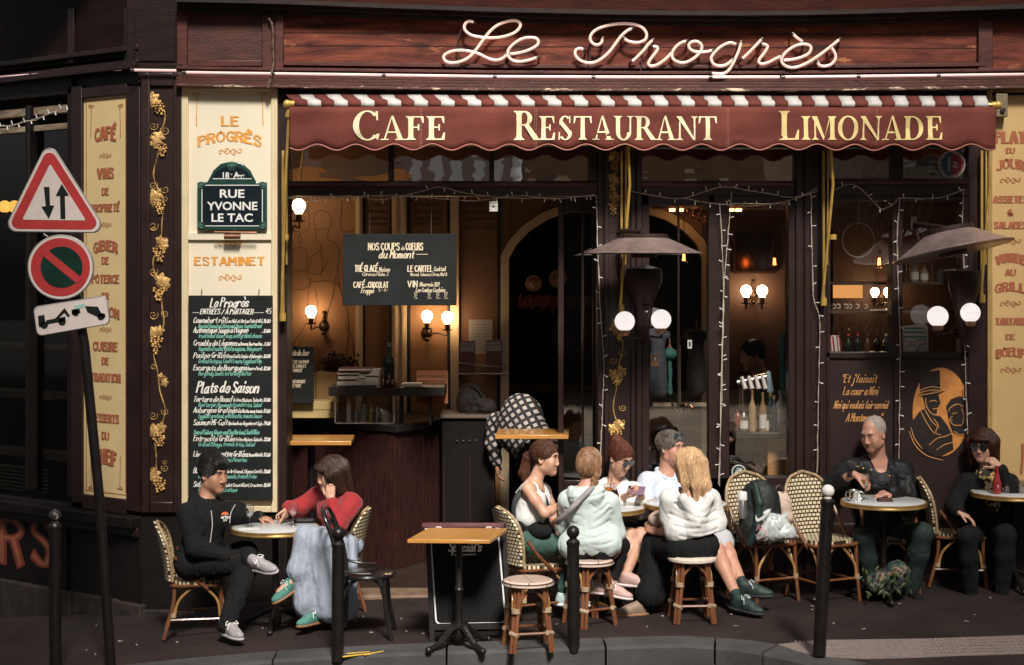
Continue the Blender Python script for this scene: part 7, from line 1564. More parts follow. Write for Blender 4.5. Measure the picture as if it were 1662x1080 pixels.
# ---------------------------------------------------------------- 8. blonde woman, from behind
t=ptag('blonde woman with long hair seen from behind in a white top and black skirt',*GX(1123,-1.18))
J=dict(fem=True,P=V3(1124,888,-1.16),N=V3(1119,797,-1.14),H=V3(1117,757,-1.12),hf=(-.80,.52,-.10),SL=V3(1086,810,-1.16),SR=V3(1152,812,-1.10),EL=V3(1083,862,-1.10),ER=V3(1156,858,-1.02),WL=V3(1066,864,-.96),WR=V3(1092,858,-.85),
         hL=(Vector((-.75,.3,.35)),Vector((.2,1,0)),Vector((-.2,0,1)),dict(curl=(.9,.9,.95,1.0))),hR=(Vector((-.9,.1,0)),Vector((0,-1,.2)),Vector((0,0,1)),dict(curl=(.7,.7,.75,.8))),KL=V3(1068,884,-.86),KR=V3(1110,884,-.78),AL=V3(1050,980,-.92),AR=V3(1085,975,-.84),TL=Vector((-.8,.4,0)),TR=Vector((-.6,.6,0)))
body(t,J,skin2,.96,fem=True);face_bits(t,J['P3'],J['hrot'],.96,lips_p,brow_l)
hmb=hair_mat('blonde_hair',(0.36,0.19,0.085),(0.72,0.49,0.28))
def longhair(S,P):
 S.ell(P(0,-.025,.03),(.09,.105,.096),J['hrot'],.02)
 for x,y,dx,dy,z,r in((-.075,.01,-.01,-.02,-.17,.03),(-.06,-.06,-.02,-.03,-.22,.036),(-.02,-.10,-.01,-.02,-.235,.04),(.035,-.09,.01,-.01,-.23,.04),(.07,-.05,.015,.0,-.22,.036),(.078,.005,.02,.02,-.24,.028)):S.cap(P(x,y,.02),P(x+dx*.5,y+dy,z*.6),r,r*1.05,.02);S.cap(P(x+dx*.5,y+dy,z*.6),P(x+dx,y+dy+.01,z),r,r*.45,.015)
hair(t,J['P3'],J['hrot'],.96,hmb,longhair,amp=.005,sc=(55,55,6),cut=(0,.115,-.04,.068,.085,.10),seed=14,flow='part',ns=2200,sl=.19,sr=.0015)
def drape(S):
 r,f,u,ch=J['rt'],J['fw'],UP,J['ch']
 S.cap(ch-f*.12+u*.08-r*.08,ch-f*.13-u*.07+r*.01,.04,.045,.05);S.cap(ch-f*.12+u*.08+r*.10,ch-f*.13-u*.07,.04,.045,.05);S.cap(ch-f*.13-u*.06,ch-f*.12-u*.15,.042,.05,.04);S.cap(J['SR']+u*.0,J['P']+r*.20+u*.17,.06,.05,.07);S.cap(J['P']+u*.12-r*.10,J['P']+u*.12+r*.12,.105,.105,.06);S.ell(J['P']-u*.20+r*.3,(.72,.6,.315),None,.006,True)
top(t,'blouse',J,wht,g=.020,sl=(.55,.9),hem=.07,cre=creases(folds(.005,(10,10,7),15),[(-.05,.10,.0,-.04,1.4),(-.13,.05,-.005,-.05,1.3),(.06,.10,.02,-.04,1.4),(.13,.05,.03,-.02,1),(.16,-.02,.03,-.05,1.3),(.16,-.08,.01,-.09,1.2),(-.16,-.02,-.02,-.08,1.3),(-.15,-.10,.0,-.12,1.1),(.15,-.14,-.03,-.16,1),(-.12,-.17,.06,-.19,.9),(.0,-.05,.005,-.16,1)]),loose=1.04,extra=drape,seed=15,sc=(10,10,7),neckcut=(.085,.0,-.03,.06))
mb=MB()
for x in(-1,1):mb.tube(crom([J['N']+J['rt']*x*.07+J['fw']*.04,J['N']+J['rt']*x*.085-J['fw']*.035+UP*.012,J['N']+J['rt']*x*.075-J['fw']*.11-UP*.06],5),.007,6)
mb.build('black_strap',blackcl,t)
S=Sdf();S.ell(J['P']-UP*.0,(.165,.135,.12),J['rot'],.05)
for a,b,ra,rb in((J['P']-J['rt']*.07,J['KL'],.12,.10),(J['P']+J['rt']*.07,J['KR'],.12,.10),(J['KL'],V3(1056,962,-.94),.10,.12),(J['KR'],V3(1090,958,-.84),.10,.10)):S.cap(a,b,ra,rb,.06)
grow('long_skirt',S,.009,blackcl,t,folds(.012,(14,14,4),16))
shoe(t,J['AL']+Vector((-.05,-.05,0)),(-.85,-.2,0),.92,M('tan_flat_shoe',(.25,.17,.12),.6),gum);shoe(t,J['AR'],(-.6,.6,0),.92,M('tan_flat_shoe',(.25,.17,.12)),gum)
hb=thing('handbag','small beige quilted handbag held on the lap of the blonde woman','handbag',V3(1072,842,-.95));S=Sdf();S.ell(V3(1074,842,-.93),(.10,.05,.062),rotm(Vector((.9,.3,0)),Vector((-.3,.9,0)),UP),.02);S.ell(V3(1092,846,-.95),(.06,.05,.05),None,.03);grow('bag',S,.006,M('beige_leather',(0.45,0.33,0.27),.55,var=.1,bump=.1),hb,folds(.004,(12,12,12),3,False));mb=MB();mb.tube(crom([V3(1060,838,-.98),V3(1072,833,-1.0),V3(1090,838,-1.0)],5),.004,6);mb.build('zip',brass_rim,hb)
# ---------------------------------------------------------------- 9. bald man
t=ptag('bald man with cropped white hair in a black leather jacket holding a glass',*GX(1420,-.15))
J=dict(P=V3(1432,872,-.10),N=V3(1424,744,-.12),H=V3(1418,705,-.20),hf=(-.68,-.66,-.28),SL=V3(1466,764,-.10),SR=V3(1375,760,-.14),EL=V3(1476,822,-.22),ER=V3(1352,786,-.34),WL=V3(1448,799,-.46),WR=V3(1386,770,-.56),
         hL=(Vector((-.95,-.25,-.12)),DN+Vector((0,.2,0)),Vector((-.1,-.9,.3)),dict(curl=(.35,.4,.45,.5))),hR=(Vector((.85,-.2,-.35)),Vector((.1,.2,-1)),Vector((.2,-.9,0)),dict(curl=(.65,.65,.7,.75))),KL=V3(1497,866,-.58),KR=V3(1402,872,-.60),AL=V3(1478,960,-.5),AR=V3(1415,965,-.5),TL=Vector((.2,-1,0)),TR=Vector((-.2,-1,0)))
body(t,J,skin3,1.03);face_bits(t,J['P3'],J['hrot'],1.03,M('pale_lips',(.42,.2,.16),.5),brow_g,open_=.45)
hair(t,J['P3'],J['hrot'],1.03,M('cropped_grey_hair',(.34,.285,.25),.8,var=.35,scale=70,bump=.4,bscale=400),lambda S,P:[S.p.clear(),S.ell(P(0,-.019,.037),(.0825,.104,.0975),J['hrot'],.02),S.ell(P(0,.02,-.115),(.12,.13,.10),J['hrot'],.015,True)],amp=.0008,sc=(90,90,90),cut=(0,.112,-.026,.085,.080,.108),seed=17,ns=0)
leather=M('black_leather',(0.006,0.006,0.0065),0.6,var=.3,scale=10,bump=.4,bscale=40,spec=.35)
top(t,'leather_jacket',J,leather,g=.028,sl=(2.0,1.5),amp=.008,loose=1.1,seed=18,sc=(12,12,9),neckcut=(.07,-.01,.07,.10),extra=lambda S:[S.cap(J['N']+J['rt']*x*.08-J['fw']*.02,J['ch']+J['rt']*x*.075+J['fw']*.11+UP*.0,.035,.028,.02)for x in(-1,1)])
top(t,'black_shirt',J,blackcl,g=.012,sl=(.3,.3),amp=.003,seed=19,neckcut=(.052,-.02,.075,.10))
trousers(t,'trousers',J,M('dark_green_trousers',(0.010,0.022,0.019),.75,var=.25,bump=.2),g=.020,amp=.006,seed=20)
mb=MB();gold_b=[(1390,757),(1399,760),(1412,762),(1442,772)]
for x,y in gold_b:mb.ball(V3(x,y,-.30)+Vector((0,-.035,0)),.010,10,7)
mb.build('brass_studs',brass_rim,t)
mb=MB()
for dx in(0,5):mb.lathe([(.031,-.006),(.034,0),(.031,.006)],J['WR']+Vector((-.015-.012*dx/3,.01,.008)),16,(.85,-.3,-.2))
mb.build('bracelets',blackcl,t);mb=MB();mb.lathe([(.032,-.008),(.036,0),(.032,.008)],J['WL']+Vector((.0,0,0)),16,(-.95,-.25,-.1));mb.build('steel_watch',M('chrome',(0.7,0.7,0.7)),t)
shoe(t,J['AL'],J['TL'],1.05,leather,dso);shoe(t,J['AR'],J['TR'],1.05,leather,dso)
# ---------------------------------------------------------------- 10. woman at the right edge
t=ptag('woman in dark sunglasses and a patterned scarf with her hand on her mouth',*GX(1600,-.1))
J=dict(fem=True,P=V3(1598,868,-.10),N=V3(1601,768,-.10),H=V3(1596,724,-.16),hf=(-.58,-.80,-.10),SL=V3(1638,785,-.08),SR=V3(1566,785,-.12),EL=V3(1640,800,-.36),ER=V3(1548,822,-.20),WL=V3(1622,758,-.40),WR=V3(1556,832,-.46),
         hL=(Vector((-.62,.15,.55)),Vector((-.3,.9,-.3)),Vector((-.5,-.4,.7)),dict(curl=(.85,.85,.9,.95))),hR=(Vector((.8,-.4,-.35)),DN,Vector((0,-1,.3))),KL=V3(1632,868,-.55),KR=V3(1570,872,-.6),AL=V3(1625,962,-.5),AR=V3(1575,965,-.5),TL=Vector((0,-1,0)),TR=Vector((-.2,-1,0)))
body(t,J,skin1,.97,fem=True);face_bits(t,J['P3'],J['hrot'],.97,lips_p,brow_d)
hm6=hair_mat('dark_auburn_hair',(0.022,0.008,0.006),(0.075,0.025,0.016))
hair(t,J['P3'],J['hrot'],.97,hm6,lambda S,P:[S.ell(P(0,-.02,.03),(.095,.108,.10),J['hrot'],.02)]+[S.cap(P(x,y,.03),P(x*1.08,y-.01,-.12),.042,.026,.03)for x,y in((.078,.0),(.06,-.07),(0,-.09),(-.06,-.07),(-.078,.0),(-.08,.03),(.08,.03))]+[S.ell(P(0,.078,.066),(.072,.032,.026),J['hrot'],.015)],amp=.004,sc=(55,55,9),cut=(0,.115,-.045,.062,.085,.088),seed=21,flow='part',ns=1500,sl=.11,sr=.0014)
shades(t,J['P3'],.97,lens,w=.029,h=.026)
top(t,'black_jacket',J,blackcl,g=.028,sl=(1.85,1.9),amp=.008,loose=1.12,seed=22)
trousers(t,'trousers',J,blackcl,g=.02,seed=23);shoe(t,J['AL'],J['TL'],.95,leather,dso);shoe(t,J['AR'],J['TR'],.95,leather,dso)
scm=bpy.data.materials.new('yellow_black_print_scarf');scm.use_nodes=True;n_=scm.node_tree.nodes;l_=scm.node_tree.links
tc_=n_.new('ShaderNodeTexCoord');vo=n_.new('ShaderNodeTexVoronoi');vo.inputs['Scale'].default_value=34;rp_2=n_.new('ShaderNodeValToRGB');e_=rp_2.color_ramp.elements;rp_2.color_ramp.interpolation='CONSTANT'
e_[0].position=0;e_[0].color=(0.02,0.015,0.012,1);e_[1].position=.38;e_[1].color=(0.55,0.36,0.10,1);q_=e_.new(.6);q_.color=(0.62,0.52,0.36,1);q_=e_.new(.78);q_.color=(0.03,0.02,0.015,1)
sep=n_.new('ShaderNodeSeparateColor');l_.new(tc_.outputs['Object'],vo.inputs['Vector']);l_.new(vo.outputs['Color'],sep.inputs[0]);l_.new(sep.outputs[0],rp_2.inputs[0]);l_.new(rp_2.outputs[0],n_['Principled BSDF'].inputs['Base Color']);n_['Principled BSDF'].inputs['Roughness'].default_value=.75
S=Sdf();S.cap(J['N']-J['rt']*.05+J['fw']*.04,J['N']+J['rt']*.05+J['fw']*.04,.05,.05,.03);S.ell(J['ch']+J['fw']*.11+UP*.0,(.075,.045,.15),J['rot'],.05);S.ell(J['N']+J['fw']*.06-UP*.04,(.07,.05,.06),J['rot'],.04);grow('scarf',S,.007,scm,t,folds(.010,(18,18,9),4))
mb=MB();mb.lathe([(.03,-.010),(.036,0),(.03,.010)],J['WL']+Vector((.008,0,-.018)),16,(-.5,.1,.8));mb.build('bracelet',M('dark_copper',(.2,.08,.05),.4,.5),t)
# ---------------------------------------------------------------- 3. bending person in checked shirt (inside)
t=ptag('person bending over inside the open bay in a black and white checked shirt',*V3(870,900,.95).xy,0)
J=dict(P=V3(874,746,.85),N=V3(830,674,1.25),H=V3(812,700,1.45),hf=(-.5,.3,-.8),hu=(-.4,.6,.6),SL=V3(803,686,1.20),SR=V3(862,668,1.45),EL=V3(800,722,1.18),ER=V3(880,712,1.5),WL=V3(806,752,1.2),WR=V3(870,745,1.6),KL=V3(848,828,.92),KR=V3(880,828,1.05),AL=V3(850,905,1.0),AR=V3(885,905,1.15),TL=Vector((-.5,.8,0)),TR=Vector((-.3,1,0)),
         hL=(Vector((.1,.3,-1)),Vector((1,0,0)),Vector((0,1,0))),hR=(Vector((.1,.3,-1)),Vector((-1,0,0)),Vector((0,1,0))))
body(t,J,skin2,1.05,res=.007)
ckm=bpy.data.materials.new('checked_shirt_cloth');ckm.use_nodes=True;n_=ckm.node_tree.nodes;l_=ckm.node_tree.links;tc_=n_.new('ShaderNodeTexCoord');mp_=n_.new('ShaderNodeMapping');mp_.inputs['Rotation'].default_value=(.5,.5,.35);l_.new(tc_.outputs['Object'],mp_.inputs[0])
def fracs(i):
 s_=n_.new('ShaderNodeSeparateXYZ');l_.new(mp_.outputs[0],s_.inputs[0]);a_=n_.new('ShaderNodeMath');a_.operation='MULTIPLY';a_.inputs[1].default_value=17.5;l_.new(s_.outputs[i],a_.inputs[0]);f_=n_.new('ShaderNodeMath');f_.operation='FRACT';l_.new(a_.outputs[0],f_.inputs[0]);g_=n_.new('ShaderNodeMath');g_.operation='GREATER_THAN';g_.inputs[1].default_value=.45;l_.new(f_.outputs[0],g_.inputs[0]);return g_
a_,b_=fracs(0),fracs(2);mu=n_.new('ShaderNodeMath');mu.operation='MULTIPLY';l_.new(a_.outputs[0],mu.inputs[0]);l_.new(b_.outputs[0],mu.inputs[1]);mx_=n_.new('ShaderNodeMix');mx_.data_type='RGBA';mx_.inputs[6].default_value=(0.015,.014,.014,1);mx_.inputs[7].default_value=(.40,.34,.31,1);l_.new(mu.outputs[0],mx_.inputs[0]);l_.new(mx_.outputs[2],n_['Principled BSDF'].inputs['Base Color']);n_['Principled BSDF'].inputs['Roughness'].default_value=.8
top(t,'checked_shirt',J,ckm,g=.022,sl=(1.9,1.9),amp=.006,loose=1.1,seed=24,hem=-.03,extra=lambda S:(S.ell(W(846,690,1.08),(.20,.17,.27),None,.08),S.ell(W(872,725,.95),(.17,.15,.20),None,.08)));trousers(t,'trousers',J,blackcl,g=.02,res=.01);hair(t,J['P3'],J['hrot'],1.0,hm2)
shoe(t,J['AL'],J['TL'],1.0,leather,dso);shoe(t,J['AR'],J['TR'],1.0,leather,dso)
# ---------------------------------------------------------------- 11. bartender
t=ptag('bartender in profile behind the bottles in the side window',*V3(1228,900,1.9).xy,0)
J=dict(P=V3(1238,770,1.95),N=V3(1237,622,1.9),H=V3(1222,578,1.88),hf=(-1,-.15,-.18),SL=V3(1215,640,1.7),SR=V3(1262,640,2.1),EL=V3(1200,695,1.65),ER=V3(1270,695,2.1),WL=V3(1185,715,1.55),WR=V3(1230,710,1.9),hL=(Vector((-1,-.2,0)),DN,Vector((0,-1,0))),hR=(Vector((-1,-.2,0)),DN,Vector((0,-1,0))),KL=V3(1225,840,1.85),KR=V3(1245,840,2.0),AL=V3(1228,905,1.9),AR=V3(1246,905,2.05),TL=Vector((-1,0,0)),TR=Vector((-1,0,0)))
body(t,J,skin2,1.05,res=.007);face_bits(t,J['P3'],J['hrot'],1.05,lips_p,brow_d);hair(t,J['P3'],J['hrot'],1.05,hm,amp=.006);top(t,'black_shirt',J,blackcl,g=.02,sl=(.9,.9));trousers(t,'trousers',J,blackcl,res=.01)
shoe(t,J['AL'],J['TL'],1.0,leather,dso);shoe(t,J['AR'],J['TR'],1.0,leather,dso)
# ================================================================== the bar and the things in the open bay
red_slat=M('dark_red_rough_slats',(0.032,0.007,0.005),0.6,var=0.7,scale=7,stretch=(7,7,1.2),bump=0.6,bscale=12,wear=(0.12,0.028,0.016),wear_amt=0.06,wscale=16,wstretch=(1,1,4))
zt=1.195
def cw(px,y):return W(px,HY,y).x
A0=Vector((cw(440,1.87),1.87,0));A1=Vector((cw(641,.9),.9,0));A2=Vector((cw(716,1.5),1.5,0))
t=thing('bar_counter','corner bar counter faced with rough dark red slats under a black top','bar counter',(A0+A1)/2)
mb=MB()
for a,b,n in((A0,A1,20),(A1,A2,12)):
 rnd=random.Random(int(n));d=(b-a)/n;nm=d.normalized().cross(UP)
 for k in range(n):
  o=nm*rnd.uniform(0,.012);p=a+d*k+d*.03+o;q=a+d*(k+1)-d*.03+o
  mb.prism([p,q,q+UP*(zt-.06),p+UP*(zt-.06)],-nm*.05)
mb.build('slat_front',red_slat,t)
mb=MB();e=Vector((0,-.05,0));mb.prism([v+UP*(zt-.06)for v in(A0+e,A1+e+Vector((.02,0,0)),A2+Vector((.05,-.02,0)),Vector((A2.x,2.1,0)),Vector((A0.x,2.1,0)))],(0,0,.06));mb.build('countertop',M('black_counter_top',(0.02,0.017,0.016),.35,var=.3),t,bevel=.006)
# glass display case with a black slab over it
def shelfbox(px0,py0,px1,py1,y,dep):a=W(px0,py1,y);b=W(px1,py0,y);return a,Vector((b.x,y+dep,b.z))
t=thing('display_case','glass display case with a black slab top on the bar counter','display case',W(592,690,.98))
mb=MB();a,b=shelfbox(543,642,641,688,.99,.3)
mb.box(a,(b.x,a.y+.004,b.z));mb.box((a.x,a.y+.004,a.z),(a.x+.004,b.y,b.z));mb.box((b.x-.004,a.y+.004,a.z),(b.x,b.y,b.z));mb.build('glass',glass,t)
mb=MB()
for x in(a.x,b.x-.012):mb.box((x,a.y-.008,a.z),(x+.012,a.y-.001,b.z))
mb.box((a.x,a.y-.008,a.z),(b.x,a.y-.002,a.z+.008));mb.build('metal_edge',M('dull_steel',(.4,.38,.34),.35,.8),t)
mb=MB();a2,b2=shelfbox(533,628,722,643,.93,.42);mb.box(a2,b2);mb.build('slab',M('black_counter_top',(0.02,0.017,0.016)),t,bevel=.006)
mb=MB();a3,b3=shelfbox(648,643,700,690,1.1,.3)
for x in(a3.x,b3.x-.02):mb.box((x,a3.y,a3.z),(x+.02,b3.y,b3.z))
mb.build('slab_post',dark_in,t)
for i,(px,w,h,c)in enumerate(((566,8,40,(.5,.5,.48)),(590,12,36,(.20,.22,.18)),(602,6,30,(.4,.3,.12)),(624,16,26,(.45,.38,.28)),(578,5,25,(.3,.3,.3)),(612,5,34,(.3,.35,.36)))):
 y=1.12;b_=W(px,687,y);s=MPP(y);tt=thing('jar',('tall pale glass jar','dull green storage jar','small amber jar','squat beige canister','thin grey shaker','slim bluish flask')[i]+' inside the glass display case on the counter','jar',b_)
 mb=MB();r=w/2*s;hh=h*s;mb.lathe([(0,0),(r,0),(r,hh*.72),(r*.7,hh*.82),(r*.6,hh*.86),(0,hh*.86)],b_,16);mb.build('jar_body',M('jar_%d'%i,c,.3),tt);mb=MB();mb.lathe([(0,hh*.86),(r*.7,hh*.86),(r*.7,hh),(0,hh)],b_,14);mb.build('lid',neon_end if i%2 else brass_rim,tt)
# ochre box with a shaped wooden bin behind it
t=thing('ochre_box','long pale ochre box on the left end of the bar counter','box',W(507,675,1.3));mb=MB();a,b=shelfbox(473,652,541,679,1.28,.25);mb.box(a,(b.x,b.y,a.z+(b.z-a.z)*.48));mb.build('box',M('ochre_card',(0.50,0.36,0.15),.6,var=.1),t,bevel=.004);mb=MB();mb.box((a.x-.006,a.y-.006,a.z+(b.z-a.z)*.5),(b.x+.006,b.y,b.z));mb.build('lid',M('ochre_card',(0.50,0.36,0.15)),t,bevel=.004)
t=thing('wooden_bin','tan wooden bin with a sloping curved side behind the ochre box','bin',W(515,650,1.5));mb=MB();Y=1.5
mb.prism([W(x,y,Y)for x,y in((478,655),(486,628),(492,612),(498,604),(508,603),(512,610),(512,655))],(0,.05,0));mb.prism([W(x,y,Y)for x,y in((513,605),(546,606),(546,655),(513,655))],(0,.3,0));mb.build('bin',M('tan_plywood',(0.30,0.17,0.06),.55,var=.15,bump=.1),t,bevel=.004);mb=MB();mb.lathe([(0,.003),(.012,.003),(.012,0)],W(492,645,Y),12,(0,-1,0));mb.build('finger_hole',neon_end,t)
# books, bottle, tray of glasses, papers on the slab
for i,(x0,x1,y0,y1,c)in enumerate(((546,592,618,627,(.05,.02,.02)),(548,594,610,617,(.07,.05,.03)),(547,600,604,609,(.12,.03,.03)),(549,603,598,603,(.08,.02,.02)),(578,614,613,626,(.42,.38,.36)),(582,616,600,611,(.28,.24,.2)))):
 t=thing('book','book %s of the pile on the black slab'%('lying at the bottom left','second from the bottom on the left','with a dull red cover near the top','at the very top on the left','with pale pages at the right, lower','stacked at the right, upper')[i],'book',W((x0+x1)/2,y1,1.0),group='pile of books on the bar slab');mb=MB();a,b=shelfbox(x0,y0,x1,y1,.99+.01*(i%3),.2);mb.box(a,b);mb.build('cover',M('book_%d'%i,c,.5),t,bevel=.003);mb=MB();mb.box((a.x+.004,a.y-.002,a.z+.006),(b.x-.004,a.y+.003,b.z-.006));mb.build('pages',M('book_pages',(.42,.36,.30),.8),t)
def bottle(name,label,px,pyb,y,hpx,wpx,col,cap=None,lab=None,grp=None,glassy=True):
 b_=W(px,pyb,y);s=MPP(y);h=hpx*s;r=wpx/2*s;t=thing(name,label,'bottle',b_,group=grp)
 mb=MB();mb.lathe([(0,0),(r*.96,0),(r,.01),(r,h*.55),(r*.92,h*.62),(r*.38,h*.76),(r*.33,h*.80),(r*.33,h*.97),(0,h*.97)],b_,18);mb.build('glass_body',M('bottle_glass_%s'%'_'.join('%d'%(c*100)for c in col),col,.12,coat=.5,var=.1),t)
 mb=MB();mb.lathe([(0,h*.9),(r*.40,h*.9),(r*.40,h),(0,h)],b_,14);mb.build('cap',cap or neon_end,t)
 if lab:mb=MB();mb.lathe([(r*1.02,h*.12),(r*1.02,h*.46)],b_,18);mb.build('label',lab,t)
 return t
bottle('wine_bottle','tall dark wine bottle standing on the black slab of the bar',631,628,.98,72,19,(.010,.012,.010))
t=thing('tray','black tray of small glasses beside the dark wine bottle','tray',W(632,629,.88));mb=MB();mb.lathe([(0,0),(.09,0),(.12,.03),(.115,.032),(.085,.006),(0,.006)],W(632,634,.86),28);mb.build('tray',neon_end,t)
tumb=glass_mat('drinking_glass',0.10)
for i,px in enumerate((622,629,637,644)):
 b_=W(px,628,.86+.02*(i%2));tt=thing('tumbler','small clear tumbler on the black tray, %s from the left'%('first','second','third','fourth')[i],'glass',b_,group='small tumblers on the bar tray');mb=MB();mb.lathe([(0,.004),(.016,.004),(.020,.06),(.018,.06),(.014,.01),(0,.01)],b_,16);mb.build('glass',glass_mat('amber_tumbler',.12,(.9,.75,.55)),tt)
t=thing('paper_stack','sheaf of white papers on the black slab right of the tray','papers',W(664,628,.95));mb=MB()
for k in range(6):a,b=shelfbox(650+k%3,623,683-k%2,628,.95,.2);mb.box((a.x,a.y,a.z+.004*k),(b.x,b.y,a.z+.004*k+.0035))
mb.build('sheets',M('cream_paper',(.66,.58,.46),.8),t)
t=thing('cardboard_sign','orange cardboard notice Protection des mineurs standing on the bar','notice',W(700,650,1.35));mb=MB();fbox(mb,676,602,727,655,1.35,1.36);mb.build('card',M('orange_card',(.34,.11,.045),.7,var=.12),t);pl=Plane((0,1.35,0),(1,0,0));mb=MB()
for k,tx in enumerate(('PROTECTION DES MINEURS','RÉPRESSION DE L\'IVRESSE','DÉBITS DE BOISSONS')):c=W(701,613+k*8,1.35);sans(mb,pl,tx,c.x,c.z,3.6*MPP(1.35),.002,.5,44*MPP(1.35),bold=.02)
mb.build('card_lettering',M('dark_brown_print',(.05,.02,.015),.7),t)
t=thing('slate_of_dishes','small black slate Plats du Jour leaning at the left end of the bar','slate',W(485,640,1.2));mb=MB();fbox(mb,461,563,509,655,1.2,1.22);mb.build('slate',slate,t,bevel=.004);pl=Plane((0,1.2,0),(1,0,0));mb=MB()
for tx,x0,x1,yb,h in(('Plats du Jour',468,501,577,9),('TOAST DE SAUMON',463,500,590,5),('SALADES, TOMATES',463,496,597,5),('PAIN DU MARCHÉ',463,490,604,5),('MOULES DE BOUCHOT',463,495,622,5),('RÔTI DE PORC',463,488,629,5)):a=W(x0,yb,1.2);b=W(x1,yb,1.2);hand(mb,pl,tx,a.x,a.z,h*MPP(1.2),.14,.22,width=b.x-a.x,off=.002)
mb.build('board_writing',chalk_w,t)
# dried hydrangeas in a pot
t=thing('dried_flowers','bunch of dried mauve brown flowers in a pot behind the wooden bin','flowers',W(548,640,1.75));rnd=random.Random(2);mb=MB()
for k in range(330):
 c=W(548+rnd.gauss(0,14),591+rnd.gauss(0,8),1.75+rnd.uniform(-.1,.1));u=Vector((rnd.gauss(0,1),rnd.gauss(0,1),rnd.gauss(0,1))).normalized();v=u.orthogonal().normalized();w_=u.cross(v);s=rnd.uniform(.012,.024)
 mb.add([c+v*s,c+w_*s+u*.006,c-v*s,c-w_*s+u*.006],[(0,1,2,3)])
mb.build('petals',M('dried_mauve_petals',(.11,.05,.04),.8,var=.6,scale=30),t,smooth=False);mb=MB();mb.lathe([(0,0),(.06,0),(.08,.14),(.07,.14),(0,.12)],W(548,650,1.75),16);mb.build('pot',dark_in,t);mb=MB()
for k in range(9):mb.tube([W(548,645,1.75),W(548+(k-4)*5,596+abs(k-4),1.75)],.003,5)
mb.build('stems',M('dry_stem',(.12,.07,.03),.8),t)
# menu holder on the right of the panels
t=thing('menu_rack','wall rack holding maroon menus and white price lists beside the arch','rack',W(785,600,1.95));mb=MB();mb.tube(crom([W(744,589,1.9),W(785,594,1.84),W(826,596,1.9)],6),.006,8);mb.tube([W(745,607,1.9),W(825,607,1.9)],.008,8);mb.build('rail',M('dull_steel',(.4,.38,.34)),t)
for x0,x1,y0,y1,y,mt,nm,lb in((761,799,519,575,2.1,M('pale_menu_paper',(.46,.40,.36),.7),'price_list','pale ruled price list pinned above the maroon menus'),(746,771,554,606,1.93,M('maroon_menu',(.16,.045,.04),.5),'menu_card','maroon menu at the left of the wall rack'),(789,815,553,606,1.92,M('maroon_menu',(.16,.045,.04)),'menu_card','maroon menu at the right of the wall rack'),(790,822,552,600,1.96,M('pale_menu_paper',(.46,.40,.36)),'menu_sheet','white menu sheet behind the right maroon menu')):
 tt=thing(nm,lb,'menu',W((x0+x1)/2,y1,y));mb=MB();fbox(mb,x0,y0,x1,y1,y,y+.006);mb.build('sheet',mt,tt);pl=Plane((0,y,0),(1,0,0));mb=MB()
 if 'maroon' in mt.name:fbox(mb,x0+1,y0+2,x1-2,y0+17,y-.003,y-.001);mb.build('white_header',M('pale_menu_paper',(.46,.40,.36)),tt);mb=MB();c=W((x0+x1)/2,y0+9,y-.003);pl=Plane((0,y-.003,0),(1,0,0));sans(mb,pl,'LE PROGRES',c.x,c.z,3.4*MPP(y),.002,.5,19*MPP(y));mb.build('menu_lettering',neon_end,tt)
 else:
  for k in range(9):c0=W(x0+4,y0+8+k*5,y);c1=W(x1-4,0,y);ribbon(mb,pl,[(c0.x,c0.z),(c1.x,c0.z)],.0035,.002)
  mb.build('printed_lines',M('grey_ink',(.12,.12,.15),.7),tt)
# dark console right of the counter
t=thing('dark_console','black painted cupboard with small knobs below the arch','cupboard',W(757,900,1.3));mb=MB();a=W(717,900,1.3);b=W(803,679,1.3);mb.box((a.x,1.3,0),(b.x,1.9,b.z));mb.build('carcass',M('black_cupboard_paint',(.008,.005,.0045),.65,spec=.15,var=.3),t,bevel=.006);mb=MB();mb.box((a.x-.02,1.27,b.z),(b.x+.02,1.92,b.z+.025));mb.build('worktop',M('worn_grey_top',(.10,.075,.06),.5),t,bevel=.004)
for k in range(4):mb=MB();mb.lathe([(0,.02),(.008,.018),(.01,0)],W(742+k*10,716-k*.3,1.3),10,(0,-1,0));mb.build('knob',M('chrome',(.7,.7,.7)),t)
mb=MB()
for x in(720,762,800):fbox(mb,x,740,x+2,890,1.29,1.31)
mb.build('door_edge',frame_m,t)
t=thing('crumpled_bag','crumpled dark brown bag on the worn console top','bag',W(770,675,1.5));S=Sdf();S.ell(W(765,650,1.55),(.13,.09,.16),None,.03);S.ell(W(790,660,1.5),(.08,.07,.08),None,.03);grow('bag',S,.012,M('dark_brown_cloth',(.02,.013,.011),.8),t,folds(.02,(12,12,9),2));mb=MB();mb.tube(crom([W(745,640,1.5),W(760,622,1.48),W(782,640,1.46)],5),.008,6);mb.build('handle',M('dark_brown_cloth',(.02,.013,.011)),t)
